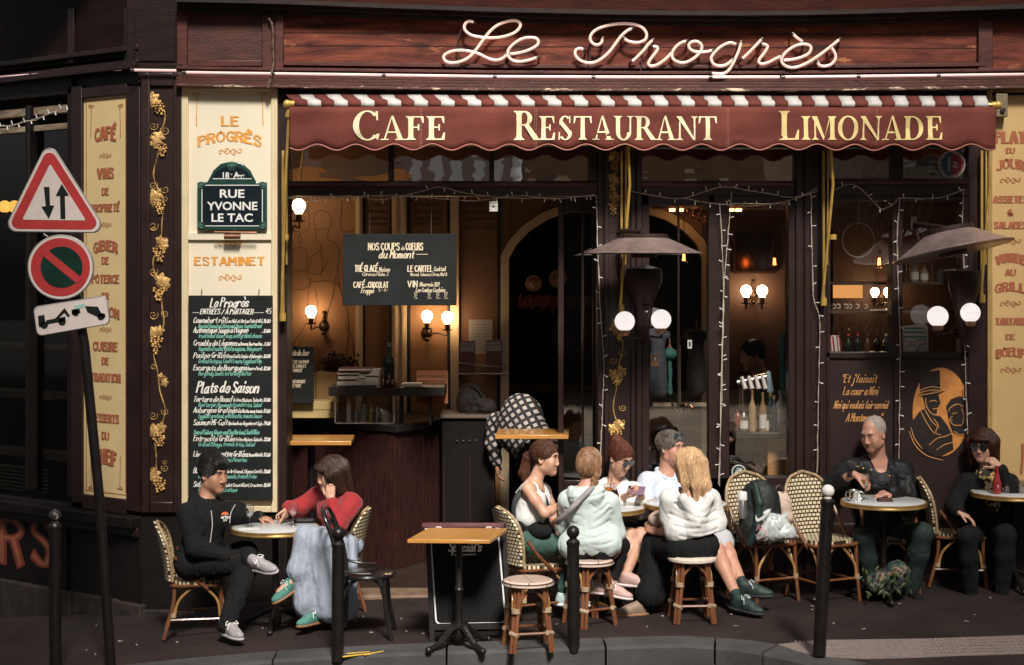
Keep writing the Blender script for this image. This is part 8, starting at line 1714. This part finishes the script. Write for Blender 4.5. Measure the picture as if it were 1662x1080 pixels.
# things hanging in the dark room beyond the arch
for i,(px,py,r)in enumerate(((866,460,22),(905,452,24))):
 t=thing('straw_hat',('left' if i==0 else 'right')+' brown round hat hanging on the dark wall beyond the arch','hat',W(px,py,1.95));mb=MB();s=MPP(1.95)*.62;mb.lathe([(r*s,0),(r*s*.98,.01),(r*.55*s,.02),(r*.5*s,.08),(0,.1)],W(px,py,1.95),24,(0.2,-1,-.2));mb.build('hat',M('brown_straw',(.34,.17,.09),.7,bump=.3),t);mb=MB();mb.lathe([(r*.56*s,.022),(r*.53*s,.04)],W(px,py,1.95),24,(0.2,-1,-.2));mb.build('hat_band',neon_end,t)
t=thing('red_bunting','striped red cloth bunting draped in the dark room beyond the arch','bunting',W(890,480,1.95));mb=MB()
for k in range(16):
 x=842+k*4.4;y0=478+8*math.sin(k*.9)**2;hgt=22-9*math.sin(k*.8)**2;mb.prism([W(x,y0,1.95),W(x+4,y0-1,1.95+.03*(k%2)),W(x+3.6,y0+hgt,1.95),W(x+.4,y0+hgt+2,1.95)],(0,.01,0))
mb.build('cloth',M('dull_red_stripe',(.22,.04,.04),.8,var=.6,scale=40),t)
t=thing('hanging_hoop','thin pale wire hoop hanging inside the right-hand window','hoop',W(1393,390,.3));P=[W(1393+26*math.cos(a),390+28*math.sin(a),.3)for a in[2*math.pi*k/48 for k in range(48)]];mb=MB();mb.tube(P,.006,6,closed=True);mb.build('wire_ring',M('pale_wire',(.35,.30,.27),.5),t);mb=MB();mb.tube([W(1393,362,.3),W(1393,300,.3)],.002,5);mb.build('thread',wire_m,t)
# ================================================================== side window: bottles on the bar, tap, plank, cloth, crate
t=thing('window_bar','dark wooden bar shelf seen through the side window under the bottles','shelf',W(1235,700,.75));mb=MB();a=W(1188,712,.25);b=W(1300,702,.25);mb.box((a.x,.22,a.z),(b.x+.1,1.1,b.z));mb.build('slab',M('black_counter_top',(0.02,0.017,0.016)),t,bevel=.006);mb=MB();mb.prism([W(1205,712,.45),W(1222,712,.45),W(1213,900,.45),W(1198,900,.45)],(0,.1,0));mb.build('leg',dark_in,t)
t=thing('wooden_crate','pale orange plywood crate under the bar in the side window','crate',W(1268,900,.3));mb=MB();a=W(1246,900,.35);b=W(1300,706,.35);mb.box((a.x,.35,0),(b.x,.62,b.z));mb.build('panel',M('orange_plywood',(.46,.24,.10),.55,var=.25,scale=4,stretch=(1,1,5),bump=.1),t,bevel=.004);mb=MB();mb.prism([W(1246,712,.34),W(1300,712,.34),W(1300,706,.34),W(1246,706,.34)],(0,-.015,0));mb.build('lip',M('orange_plywood',(.46,.24,.10)),t)
lbm=M('white_bottle_label',(.60,.56,.50),.7,var=.1);capg=M('gold_cap',(.55,.34,.10),.3,.7);capw=M('silver_cap',(.6,.58,.56),.3,.6)
for i,(px,pyb,h,w,c,cap,lab)in enumerate(((1207,700,38,15,(.10,.09,.07),neon_end,lbm),(1221,700,66,12,(.35,.24,.12),capg,None),(1230,702,44,11,(.06,.03,.02),neon_end,lbm),(1238,703,66,12,(.25,.16,.07),capg,lbm),(1243,704,46,12,(.03,.05,.05),neon_end,lbm),(1250,702,64,13,(.02,.05,.06),capg,lbm),(1256,704,62,12,(.03,.04,.05),capg,None),(1267,690,56,17,(.40,.40,.38),capw,lbm),(1283,700,45,12,(.25,.10,.05),neon_end,lbm),(1197,690,26,12,(.22,.07,.04),neon_end,None))):
 bottle('spirit_bottle','spirit bottle on the window bar, '+('squat with a pale label at the left','tall and amber with a gold cap','dark with a white label, left of centre','tall with a gold cap and pale label, centre','short blue-black with a white label','tall teal with a gold cap','dark with a gold cap and no label','clear with a silver cap and large label','red-brown at the right end','short reddish at the far left')[i],px,pyb,.30+.05*(i%3),h,w,c,cap,lab,'bottles on the bar in the side window')
t=thing('beer_tap','beer tap column with pale slanting handles behind the spirit bottles','beer tap',W(1218,650,.6));mb=MB();mb.tube([W(1205,665,.6),W(1205,628,.6)],.03,12);mb.tube([W(1196,622,.6),W(1248,612,.6)],.035,12);mb.build('column',M('chrome',(.7,.7,.7)),t)
for k in range(4):mb=MB();mb.tube([W(1204+k*11,612-k,.54),W(1210+k*11,632,.50)],[.014,.022],10);mb.build('handle',M('pale_tap_handle',(.55,.48,.42),.4),t)
t=thing('blue_cloth','pale blue cleaning cloth hanging by the beer tap','cloth',W(1250,620,1.0));S=Sdf();S.cap(W(1247,606,.5),W(1250,634,.5),.02,.03,.01);grow('cloth',S,.007,M('pale_blue_cloth',(.34,.45,.50),.85),t,folds(.008,(25,25,6)))
t=thing('wooden_plank','upright pale wooden plank with writing hanging in the side window','plank',W(1281,540,.3));mb=MB();fbox(mb,1274,442,1289,538,.3,.32);mb.build('board',M('pale_plank',(.50,.27,.13),.6,var=.2,stretch=(4,4,1),scale=6),t,bevel=.003);mb=MB();pl=Plane((0,.3,0),(0,0,1),(-1,0,0));pl.n=Vector((0,-1,0))
c=W(1284,530,.3);hand(mb,pl,'carte des vins naturels',c.z,-c.x,.028,.16,.1,width=.40,off=.002);mb.build('plank_writing',M('dark_brown_print',(.05,.02,.015)),t)
t=thing('green_apron','teal green cloth apron hanging below the wooden plank','apron',W(1281,600,.55));mb=MB();rows=[]
g_=[[(Vector((W(1266+26*(i/10),0,.32+.02*math.sin(i*2.1)).x,.32+.02*math.sin(i*2.1),W(0,540+100*j/8+3*math.sin(i),.32).z)),(i*.02,j*.05))for i in range(11)]for j in range(9)];woven(mb,g_,.008,lambda p:Vector((0,-1,0)));mb.build('cloth',M('teal_apron_cloth',(.05,.26,.21),.8,var=.2),t);mb=MB();mb.tube([W(1266,541,.31),W(1280,536,.31),W(1292,541,.31)],.004,6);mb.build('neck_loop',neon_end,t)
t=thing('green_awning_cord','dark plant pot on the sill behind the round sticker','plant pot',W(1226,790,.2));t.name='plant_pot';mb=MB();mb.lathe([(0,0),(.035,0),(.05,.11),(.043,.11),(0,.1)],W(1226,782,.2),18);mb.build('pot',M('dark_brown_pot',(.05,.02,.018),.5),t);mb=MB();mb.lathe([(.043,.098),(.053,.098),(.053,.118),(.045,.118)],W(1226,782,.2),18);mb.build('rim',M('dark_brown_pot',(.05,.02,.018)),t)
# door glass: papers and a tag seen inside
t=thing('posted_card','small white card hanging inside the glazed door','card',W(1119,558,.4));mb=MB();fbox(mb,1116,552,1123,566,.4,.404);mb.build('card',M('white_sticker',(0.75,0.76,0.72)),t);mb=MB();fbox(mb,1118,555,1121,563,.397,.399);mb.build('print',neon_end,t)
t=thing('door_handle_plate','brass latch plate on the meeting stile of the glazed door','latch',W(1062,585,-.0));mb=MB();fbox(mb,1056,576,1069,595,-.02,.02);mb.build('plate',M('dull_copper',(0.45,0.25,0.15)),t,bevel=.004);mb=MB();mb.ball(W(1063,583,-.03),.018,12,8);mb.build('knob',M('chrome',(.7,.7,.7)),t)
mb=MB();fbox(mb,1050,334,1054,775,0.03,0.1);fbox(mb,1100,334,1103,775,0.07,0.11);mb.build('door_astragal',frame_m,B)
# ================================================================== right-hand windows: shelves, mugs, bottles, poster
t=thing('bar_shelves','dark shelves with lit amber backs behind the right-hand windows','shelves',W(1400,572,.5));mb=MB()
for y in(505,458,576):fbox(mb,1342,y,1572,y+4,.4,1.0)
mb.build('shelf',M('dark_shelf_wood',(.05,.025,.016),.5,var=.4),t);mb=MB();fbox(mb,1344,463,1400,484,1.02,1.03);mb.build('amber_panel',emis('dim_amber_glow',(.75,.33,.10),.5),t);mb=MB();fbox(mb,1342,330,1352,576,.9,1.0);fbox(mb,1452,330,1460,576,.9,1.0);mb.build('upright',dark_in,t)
for i in range(7):
 px=(1348,1355,1368,1374,1385,1399,1440)[i];b_=W(px,504,.5);s=MPP(.5);tt=thing('beer_mug','clear glass mug on the upper shelf, %s from the left'%('first','second','third','fourth','fifth','sixth','seventh')[i],'mug',b_,group='glass mugs on the upper shelf');mb=MB();mb.lathe([(0,.003),(.022,.003),(.024,.062),(.021,.062),(.019,.01),(0,.01)],b_,14);mb.build('glass',glass_mat('drinking_glass',.1),tt);mb=MB();mb.tube(crom([b_+Vector((.022,0,.05)),b_+Vector((.04,0,.045)),b_+Vector((.04,0,.02)),b_+Vector((.022,0,.015))],4),.004,6);mb.build('handle',M('pale_glass_edge',(.6,.52,.42),.1),tt)
for i,px in enumerate((1362,1377,1392,1408,1424,1438)):bottle('wine_bottle','wine bottle standing on the window sill shelf, %s from the left'%('first','second','third','fourth','fifth','last')[i],px,576,.45+.03*(i%2),34,11,(.012,.016,.012)if i%3 else(.05,.02,.015),M('red_foil',(.35,.06,.04),.4)if i in(1,2,4)else capw if i==5 else None,None,'wine bottles on the sill shelf')
for i,(px,c)in enumerate(((1345,(.5,.42,.38)),(1350,(.45,.10,.08)),(1356,(.55,.5,.45)),(1361,(.30,.05,.07)))):
 tt=thing('leaning_book',('cream','red','white','crimson')[i]+' thin book leaning at the left end of the sill shelf','book',W(px,576,.36));mb=MB();mb.prism([W(px,576,.36),W(px+4,576,.36),W(px+1,545,.36),W(px-3,546,.36)],(0,.12,0));mb.build('cover',M('leaning_%d'%i,c,.6),tt);mb=MB();mb.prism([W(px+.8,575,.358),W(px+3,575,.358),W(px+0,548,.358),W(px-1.6,548,.358)],(0,.1,0));mb.build('spine_label',M('book_pages',(.42,.36,.30)),tt)
for i in range(10):
 px=1352+i*10+(12 if i>8 else 0);b_=W(px,540,.6);tt=thing('hanging_wine_glass','wine glass hanging upside down under the shelf, number %s from the left'%('one','two','three','four','five','six','seven','eight','nine','ten')[i],'glass',b_,group='wine glasses hanging under the shelf');tt['label']='stemmed wine glass hanging upside down in the row under the shelf';mb=MB();mb.lathe([(.022,0),(.026,.03),(.018,.055),(.003,.065),(.003,.11),(.022,.115)],b_,14);mb.build('glass',glass_mat('drinking_glass',.1),tt)
for i,(px,h,w,c)in enumerate(((1470,42,12,(.10,.05,.03)),(1484,36,14,(.22,.18,.14)),(1500,30,13,(.30,.22,.14)),(1512,40,11,(.12,.06,.03)),(1527,26,12,(.2,.2,.2)))):bottle('shelf_bottle','liquor bottle high on the shelf below the tilted heater, '+('first','second','third','fourth','last')[i]+' from the left',px,458,.5,h,w,c,capw if i%2 else None,lbm if i in(1,2)else None,'liquor bottles on the high shelf')
t=thing('poster_box','white printed poster with teal stripes and a drawn horse in the right window','poster',W(1485,575,.2));mb=MB();mb.prism([W(x,y,.2)for x,y in((1467,575),(1507,574),(1506,530),(1498,524),(1490,527),(1467,530))],(0,.05,0));mb.build('sheet',M('cream_poster',(.56,.50,.42),.7),t);mb=MB()
for y in(532,538,546):mb.prism([W(1467,y+2.6,.198),W(1500+(y-532)*.3,y+2.2,.198),W(1500+(y-532)*.3,y,.198),W(1467,y,.198)],(0,-.003,0))
mb.build('teal_stripe',M('teal_ink',(.03,.22,.19),.7),t);mb=MB();pl=Plane((0,.2,0),(1,0,0))
for pts in[[(1468,552),(1480,556),(1490,552),(1502,551)],[(1502,551),(1500,558),(1492,561),(1490,570)],[(1470,564),(1478,560),(1486,562),(1488,572)],[(1480,556),(1478,562)]]:P=crom([W(x,y,.2)for x,y in pts],4);ribbon(mb,pl,[(p.x,p.z)for p in P],.008,.003)
mb.build('drawing',M('grey_drawing',(.2,.19,.17),.7),t)
# slanting stripes added inside the right bay in place of a glass reflection
t=thing('reflection_stripes','brown and tan slanting stripes added inside the right-hand bay as a reflection','blind',W(1400,300,.5))
for k in range(13):mb=MB();x=1330+k*14;mb.prism([W(x,372,.6),W(x+7,372,.6),W(x+37,236,.6),W(x+30,236,.6)],(0,.01,0));mb.build('stripe',M('tan_reflection_stripe',(.20,.14,.10),.8),t)
# ================================================================== things on and under the tables
def on(T,px,y):g=GX(px,y);return Vector((g.x,g.y,T.z))
def stem_glass(name,label,c,h,r,wine=None,fill=.5):
 t=thing(name,label,'wine glass',c);mb=MB();mb.lathe([(0,0),(r*.85,.0),(r*.8,.003),(.004,.006),(.0035,h*.45),(r*.55,h*.52),(r,h*.70),(r*.95,h*.85),(r*.78,h),(r*.74,h),(r*.9,h*.84),(r*.94,h*.70),(r*.5,h*.54),(0,h*.5)],c,24);mb.build('glass',glass_mat('clear_stemware',.22),t)
 if wine:mb=MB();z1=h*(.53+.3*fill);mb.lathe([(0,h*.525),(r*.48,h*.55),(r*.90,h*.70),(r*.90,max(h*.7,z1)),(0,max(h*.7,z1))],c,20);mb.build('drink',wine,t)
 return t
stem_glass('wine_glass','almost empty wine glass by the hand of the man in black',on(TB1,405,-1.02),.165,.034,M('pale_water',(.5,.5,.5),.1,trans=.8),.05)
stem_glass('wine_glass','glass of pale rosé by the pointing hand of the woman in red',on(TB1,476,-.95),.165,.034,M('rose_wine',(.62,.16,.18),.1,trans=.15),.85)
for c,a,lb,w_,d_ in((on(TB1,404,-1.08),.3,'white paper napkin under the empty wine glass on the left table',.075,.05),(on(TB1,497,-1.05),-.35,'white paper bill lying at the right edge of the left table',.075,.04)):
 t=thing('napkin',lb,'napkin',c);mb=MB();u=Vector((math.cos(a),math.sin(a),0));v=Vector((-u.y,u.x,0));mb.prism([c+u*x*w_+v*y*d_+UP*.001 for x,y in((-1,-1),(1,-1),(1,1),(-1,1))],(0,0,.002));mb.build('sheet',wht,t);mb=MB();mb.prism([c+u*x*w_+v*y*d_+UP*.0035 for x,y in((-.9,-.8),(.2,-.9),(.3,.7),(-.8,.8))],(0,0,.003));mb.build('fold',wht,t)
t=thing('sunglasses_case','black case lying at the back of the left table','case',on(TB1,494,-.80));S=Sdf();c=on(TB1,494,-.80);S.cap(c+Vector((-.06,0,.018)),c+Vector((.06,.01,.018)),.02,.02);grow('case',S,.006,leather,t);mb=MB();mb.tube([c+Vector((-.06,-.021,.018)),c+Vector((.06,-.011,.018))],.002,5);mb.build('seam',neon_end,t)
c=on(TB2,998,-.80);t=thing('cola_bottle','glass cola bottle with a red label on the table by the phone woman','bottle',c);mb=MB();mb.lathe([(0,0),(.028,0),(.029,.02),(.025,.05),(.029,.09),(.029,.12),(.018,.155),(.012,.18),(.012,.205),(0,.205)],c,20);mb.build('bottle',M('dark_cola_glass',(.02,.008,.006),.08,coat=.5),t);mb=MB();mb.lathe([(.0297,.085),(.0297,.12)],c,20);mb.build('red_label',M('red_label_paper',(.55,.02,.03),.4),t);mb=MB();mb.lathe([(.0185,.155),(.0125,.18),(.0125,.206),(0,.207)],c,16);mb.build('clear_neck',M('pale_glass_neck',(.5,.38,.32),.08),t)
pl=Plane(c+Vector((-.02,-.0302,.095)),(1,0,0));mb=MB();hand(mb,pl,'Cola',0,0,.016,.16,.3,width=.038,off=.001);mb.build('label_lettering',wht,t)
c=on(TB2,987,-.74);t=thing('orange_drink','stemmed glass of orange drink with a dark straw by the cola bottle','drink',c);mb=MB();mb.lathe([(0,0),(.03,0),(.004,.008),(.004,.06),(.03,.085),(.036,.13),(.033,.19),(.031,.19),(.034,.13),(.028,.088),(0,.075)],c,22);mb.build('glass',glass_mat('clear_stemware',.22),t);mb=MB();mb.lathe([(0,.08),(.027,.09),(.0335,.13),(.032,.16),(0,.16)],c,20);mb.build('drink',M('orange_aperitif',(.80,.25,.05),.15,trans=.2),t);mb=MB();mb.tube([c+Vector((0,0,.09)),c+Vector((.03,0,.24))],.003,6);mb.build('straw',neon_end,t)
c=on(TB4,1387,-.68);t=thing('sugar_pot','small shiny steel pot with two side handles on the bald man\'s table','sugar pot',c);mb=MB();mb.lathe([(0,0),(.034,0),(.038,.01),(.04,.075),(.045,.082),(.042,.084),(.036,.075),(0,.07)],c,24);mb.build('pot',M('polished_steel',(.72,.70,.68),.14,1.0),t)
for sx in(-1,1):mb=MB();mb.tube(crom([c+Vector((sx*.04,0,.07)),c+Vector((sx*.062,0,.066)),c+Vector((sx*.06,0,.03)),c+Vector((sx*.039,0,.02))],5),.005,7);mb.build('handle',M('polished_steel',(.72,.70,.68)),t)
mb=MB();mb.prism([c+Vector((.012,-.041,.0)),c+Vector((.036,-.043,.004)),c+Vector((.034,-.042,.06)),c+Vector((.014,-.041,.064))],(0,-.003,0));mb.build('paper_slip',wht,t)
stem_glass('beer_glass','stemmed glass half full of golden beer under the bald man\'s hand',on(TB4,1404,-.60),.19,.036,M('golden_beer',(.62,.34,.07),.12,trans=.3),.45)
c=on(TB4,1436,-.66);t=thing('wallet','brown wallet lying on the table in front of the bald man','wallet',c);mb=MB();mb.box(c+Vector((-.055,-.04,0)),c+Vector((.055,.035,.012)));mb.build('leather',M('dark_brown_leather',(.07,.025,.018),.5),t,bevel=.003);mb=MB();mb.box(c+Vector((-.05,-.036,.0125)),c+Vector((.048,.03,.022)));mb.build('flap',M('dark_brown_leather',(.07,.025,.018)),t,bevel=.003)
c=on(TB5,1618,-.46);t=thing('red_bottle','translucent red soda bottle on the table at the right edge','bottle',c);mb=MB();mb.lathe([(0,0),(.030,0),(.032,.015),(.031,.085),(.022,.12),(.013,.16),(.013,.195),(.016,.197),(.016,.21),(0,.21)],c,22);mb.build('bottle',M('red_soda_glass',(.42,.035,.035),.1,coat=.5,trans=.25),t);mb=MB();mb.lathe([(.0325,.035),(.0325,.08)],c,22);mb.build('label',M('dark_red_label',(.30,.02,.03),.5),t);pl=Plane(c+Vector((0,-.033,.045)),(1,0,0));mb=MB();sans(mb,pl,'T',0,0,.022,.001);mb.build('label_lettering',wht,t)
c=on(TB5,1633,-.40);t=thing('water_glass','tumbler with a lemon slice behind the red soda bottle','glass',c);mb=MB();mb.lathe([(0,.004),(.032,.004),(.036,.11),(.033,.11),(.03,.01),(0,.01)],c,20);mb.build('glass',glass_mat('clear_stemware',.22),t);mb=MB();mb.lathe([(0,.003),(.024,.003),(.024,-.003),(0,-.003)],c+Vector((0,-.015,.06)),18,(.2,-1,.1));mb.build('lemon_slice',M('lemon',(.75,.60,.10),.5),t)
c=on(TB5,1659,-.42);t=thing('water_glass','plain tumbler of water cut by the right edge of the picture','glass',c);mb=MB();mb.lathe([(0,.004),(.032,.004),(.036,.10),(.033,.10),(.03,.01),(0,.01)],c,20);mb.build('glass',glass_mat('clear_stemware',.22),t);mb=MB();mb.lathe([(0,.011),(.029,.011),(.032,.06),(0,.06)],c,18);mb.build('water',M('pale_water',(.5,.5,.5)),t)
# backpack, beige bag and plastic bag on the chair
g=GX(1248,-.62);bx=g+Vector((0,0,.458));t=thing('backpack','black and dark green backpack with a white tick mark standing on the cane chair','backpack',bx)
S=Sdf();S.ell(W(1235,828,-.70),(.15,.10,.22),None,.05);S.ell(W(1231,857,-.74),(.14,.10,.13),None,.06);S.ell(W(1229,802,-.66),(.115,.08,.09),None,.05);S.ell(bx-UP*.06,(.4,.4,.062),None,.01,True);bpm=M('black_green_backpack_nylon',(.007,.012,.010),.6,var=.4,scale=6,bump=.2,bscale=200);o=grow('bag',S,.008,bpm,t,folds(.008,(10,10,8),3))
S=Sdf();S.chain([W(1226,788,-.80),W(1233,817,-.835),W(1229,852,-.85),W(1217,882,-.83)],[.026,.03,.03,.026],.02);grow('shoulder_strap',S,.007,M('dark_green_strap',(.008,.026,.02),.6),t)
mb=MB();pl=Plane(W(1239,838,-.885),(1,0,0));s=MPP(-.88);sw=[(-13,-3),(-12,-8),(-8,-9),(0,-4),(8,5),(13,13),(8,7.5),(0,1),(-7,-4),(-9.5,-4),(-11,-1),(-12,3)];mb.prism([pl.p(a*s,b*s,0)for a,b in sw],(0,-.003,0));mb.build('tick_mark',wht,t)
mb=MB();c=W(1205,837,-.76);mb.lathe([(0,0),(.032,0),(.032,.13),(.02,.15),(0,.15)],c-UP*.02,18);mb.build('steel_flask',M('brushed_steel',(.5,.5,.5),.3,.9),t);mb=MB();c=W(1205,807,-.76);mb.lathe([(0,-.0),(.035,0),(.034,.05),(.026,.06),(0,.06)],c-UP*.02,18);mb.build('flask_lid',M('white_plastic',(0.75,0.73,0.7)),t)
t=thing('beige_hat','pale beige bucket hat hung on the cane chair beside the backpack','hat',W(1271,817,-.70));S=Sdf();S.ell(W(1267,820,-.62),(.085,.07,.10),None,.03);S.ell(W(1271,840,-.62),(.075,.075,.06),None,.03);grow('cloth',S,.007,M('beige_pink_cloth',(.60,.44,.36),.85,var=.1,bump=.1),t,folds(.007,(14,14,8),5));mb=MB();mb.tube(crom([W(1257,795,-.68),W(1265,788,-.66),W(1273,796,-.66)],5),.008,6);mb.build('loop',neon_end,t)
t=thing('plastic_bag','translucent grey plastic carrier bag with pink print on the chair seat','plastic bag',W(1257,876,-.80));S=Sdf();S.ell(W(1256,855,-.80),(.115,.07,.10),None,.04);S.cap(W(1231,866,-.80),W(1279,864,-.8),.06,.06,.04);S.cap(W(1242,834,-.82),W(1251,828,-.82),.02,.012,.03);S.cap(W(1275,837,-.8),W(1281,830,-.8),.025,.014,.03);S.ell(bx-UP*.06,(.4,.4,.062),None,.01,True);pbm=M('grey_white_polythene',(.48,.51,.50),.28,var=.15,scale=16,bump=.5,bscale=40,coat=.3);grow('bag',S,.007,pbm,t,folds(.016,(16,16,9),9),1)
mb=MB();pl=Plane(W(1235,864,-.905),(1,0,0));rnd=random.Random(8)
for k in range(26):u,v=rnd.uniform(-.04,.04),rnd.uniform(-.05,.05);mb.add([pl.p(u+a,v+b,0)for a,b in((0,0),(.012,.002),(.011,.010),(.001,.009))],[(0,1,2,3)])
mb.build('pink_print',M('pink_print',(.65,.28,.30),.6,var=.4,scale=90),t)
# leafy camouflage bag on the ground under the bald man's table
t=thing('camouflage_bag','camouflage patterned bag with leaf shapes on the ground under the bald man\'s table','bag',GX(1440,-.75));g=GX(1440,-.75);S=Sdf();S.ell(W(1455,938,-.70),(.11,.09,.13),None,.05);S.ell(W(1424,948,-.70),(.09,.08,.09),None,.06);S.ell(g-UP*.1,(.6,.6,.1),None,.01,True)
cm=bpy.data.materials.new('leaf_camouflage_cloth');cm.use_nodes=True;n_=cm.node_tree.nodes;l_=cm.node_tree.links;tc_=n_.new('ShaderNodeTexCoord');nz_=n_.new('ShaderNodeTexNoise');nz_.inputs['Scale'].default_value=11;rr_=n_.new('ShaderNodeValToRGB');rr_.color_ramp.interpolation='CONSTANT';e_=rr_.color_ramp.elements;e_[0].color=(.012,.016,.015,1);e_[1].position=.47;e_[1].color=(.02,.05,.045,1);q_=e_.new(.56);q_.color=(.22,.13,.09,1);q_=e_.new(.62);q_.color=(.03,.06,.05,1);l_.new(tc_.outputs['Object'],nz_.inputs[0]);l_.new(nz_.outputs[0],rr_.inputs[0]);l_.new(rr_.outputs[0],n_['Principled BSDF'].inputs[0]);n_['Principled BSDF'].inputs['Roughness'].default_value=.75
grow('bag',S,.010,cm,t,folds(.018,(12,12,9),6));mb=MB();rnd=random.Random(6)
for k in range(46):
 c=W(1400+rnd.uniform(0,80),915+rnd.uniform(0,45),-.84+rnd.uniform(0,.04));a=rnd.uniform(-2.6,-.5);u=Vector((math.cos(a),-.2,math.sin(a)));v=Vector((-u.z,0,u.x));L=rnd.uniform(.03,.07);mb.add([c,c+u*L*.5+v*L*.2,c+u*L,c+u*L*.5-v*L*.2,c+u*L*.5+Vector((0,-.008,0))],[(0,4,1),(1,4,2),(2,4,3),(3,4,0)])
mb.build('leaves',M('dark_olive_leaf',(.055,.075,.022),.5,var=.8,scale=12),t)
# ================================================================== clutter behind the glazed door and the side window
t=thing('back_bar_rail','pale wooden rail seen behind the glazed door','rail',W(1100,660,1.1));mb=MB();fbox(mb,1060,655,1150,660,1.1,1.2);mb.build('rail',M('pale_rail_wood',(.34,.26,.18),.5,var=.2),t);mb=MB();fbox(mb,1102,560,1105,660,1.12,1.16);mb.build('post',M('pale_rail_wood',(.34,.26,.18)),t)
c=W(1113,676,.9);t=thing('steel_kettle','round steel kettle with a pale jug behind the glazed door','kettle',c);mb=MB();mb.lathe([(0,0),(.05,0),(.075,.03),(.07,.075),(.04,.1),(.012,.105),(.012,.125),(0,.127)],c,24);mb.build('pot',M('polished_steel',(.72,.70,.68),.14,1.0),t);mb=MB();mb.tube(crom([c+Vector((-.07,0,.04)),c+Vector((-.10,0,.07)),c+Vector((-.115,0,.105))],5),[.014]*5+[.010]*6,8);mb.build('spout',M('polished_steel',(.72,.70,.68)),t)
for i,(px,py,y,c_,w_,h_,nm,lb)in enumerate(((1068,560,.7,(.05,.055,.07),.17,.62,'reflection_coat','dark striped coat shape added behind the glazed door for reflected people'),(1087,590,.8,(.025,.10,.085),.05,.40,'teal_reflection','teal cloth shape added behind the glazed door for a reflected streak'),(1130,560,1.3,(.03,.022,.02),.2,.6,'dark_coat','dark coat on a hanger at the right behind the glazed door'))):  # first two shapes are added in place of reflections in the door glass
 c=W(px,py,y);t=thing(nm,lb,'coat' if 'coat' in nm else 'scarf',c);S=Sdf();S.cap(c+Vector((-w_*.3,0,.08)),c+Vector((w_*.3,0,.08)),.05,.05,.03);S.cap(c,c-UP*h_*.6,w_*.35,w_*.45,.04);grow('cloth',S,.012,M(nm+'_cloth',c_,.8,var=.5,scale=3,stretch=(1,1,22)),t,folds(.010,(16,16,4),i));mb=MB();mb.tube(crom([c+Vector((-w_*.5,0,.09)),c+Vector((0,0,.15)),c+Vector((w_*.5,0,.09))],5),.006,6);mb.tube([c+Vector((0,0,.15)),c+Vector((0,0,.22))],.004,6);mb.build('hanger',M('hanger_wood',(.30,.14,.06),.5),t)
for i,(px,py)in enumerate(((1134,357),(1144,362),(1124,350))):
 c=W(px,py,1.5);t=thing('copper_pan',('copper pan hanging from the ceiling behind the door, lowest','copper pan hanging at the right behind the door, by the frame','copper pan hanging highest behind the glazed door')[(0,1,2).index(i)],'pan',c);mb=MB();mb.lathe([(0,0),(.05,.005),(.07,.04),(.072,.06),(.068,.06),(.045,.012),(0,.01)],c,20);mb.build('bowl',M('warm_copper',(.55,.20,.09),.25,.9),t);mb=MB();mb.tube([c+Vector((0,0,.05)),Vector((c.x,c.y,3.72))],.003,5);mb.build('hook_wire',neon_end,t)
t=thing('ceiling_lamp_strip','row of warm ceiling lamps at the top of the bar room','ceiling lamps',W(1100,341,2.0));lm_=emis('warm_ceiling_lamp',(1.0,.55,.22),3.0)
for px in(1092,1106,1128,1188,1200):mb=MB();fbox(mb,px-4,339,px+4,343,1.9,2.0);mb.build('lamp',lm_,t)
mb=MB();fbox(mb,1060,333,1290,339,1.92,2.05);mb.build('beam',M('carved_gold_beam',(.20,.10,.04),.5,.3,var=.7,scale=30,bump=.6),t)
t=thing('framed_mirror','dark framed mirror hanging on the bar wall above the twin sconce','mirror',W(1225,400,YB+.2));mb=MB()
for r in((1190,372,1260,376),(1190,440,1260,444),(1190,376,1194,440),(1256,376,1260,440)):fbox(mb,*r,YB+.24,YB+.29)
mb.build('frame',iron_m,t);mb=MB();fbox(mb,1194,376,1256,440,YB+.27,YB+.29);mb.build('mirror_plate',M('smoky_mirror',(.25,.2,.16),.12,1.0),t)
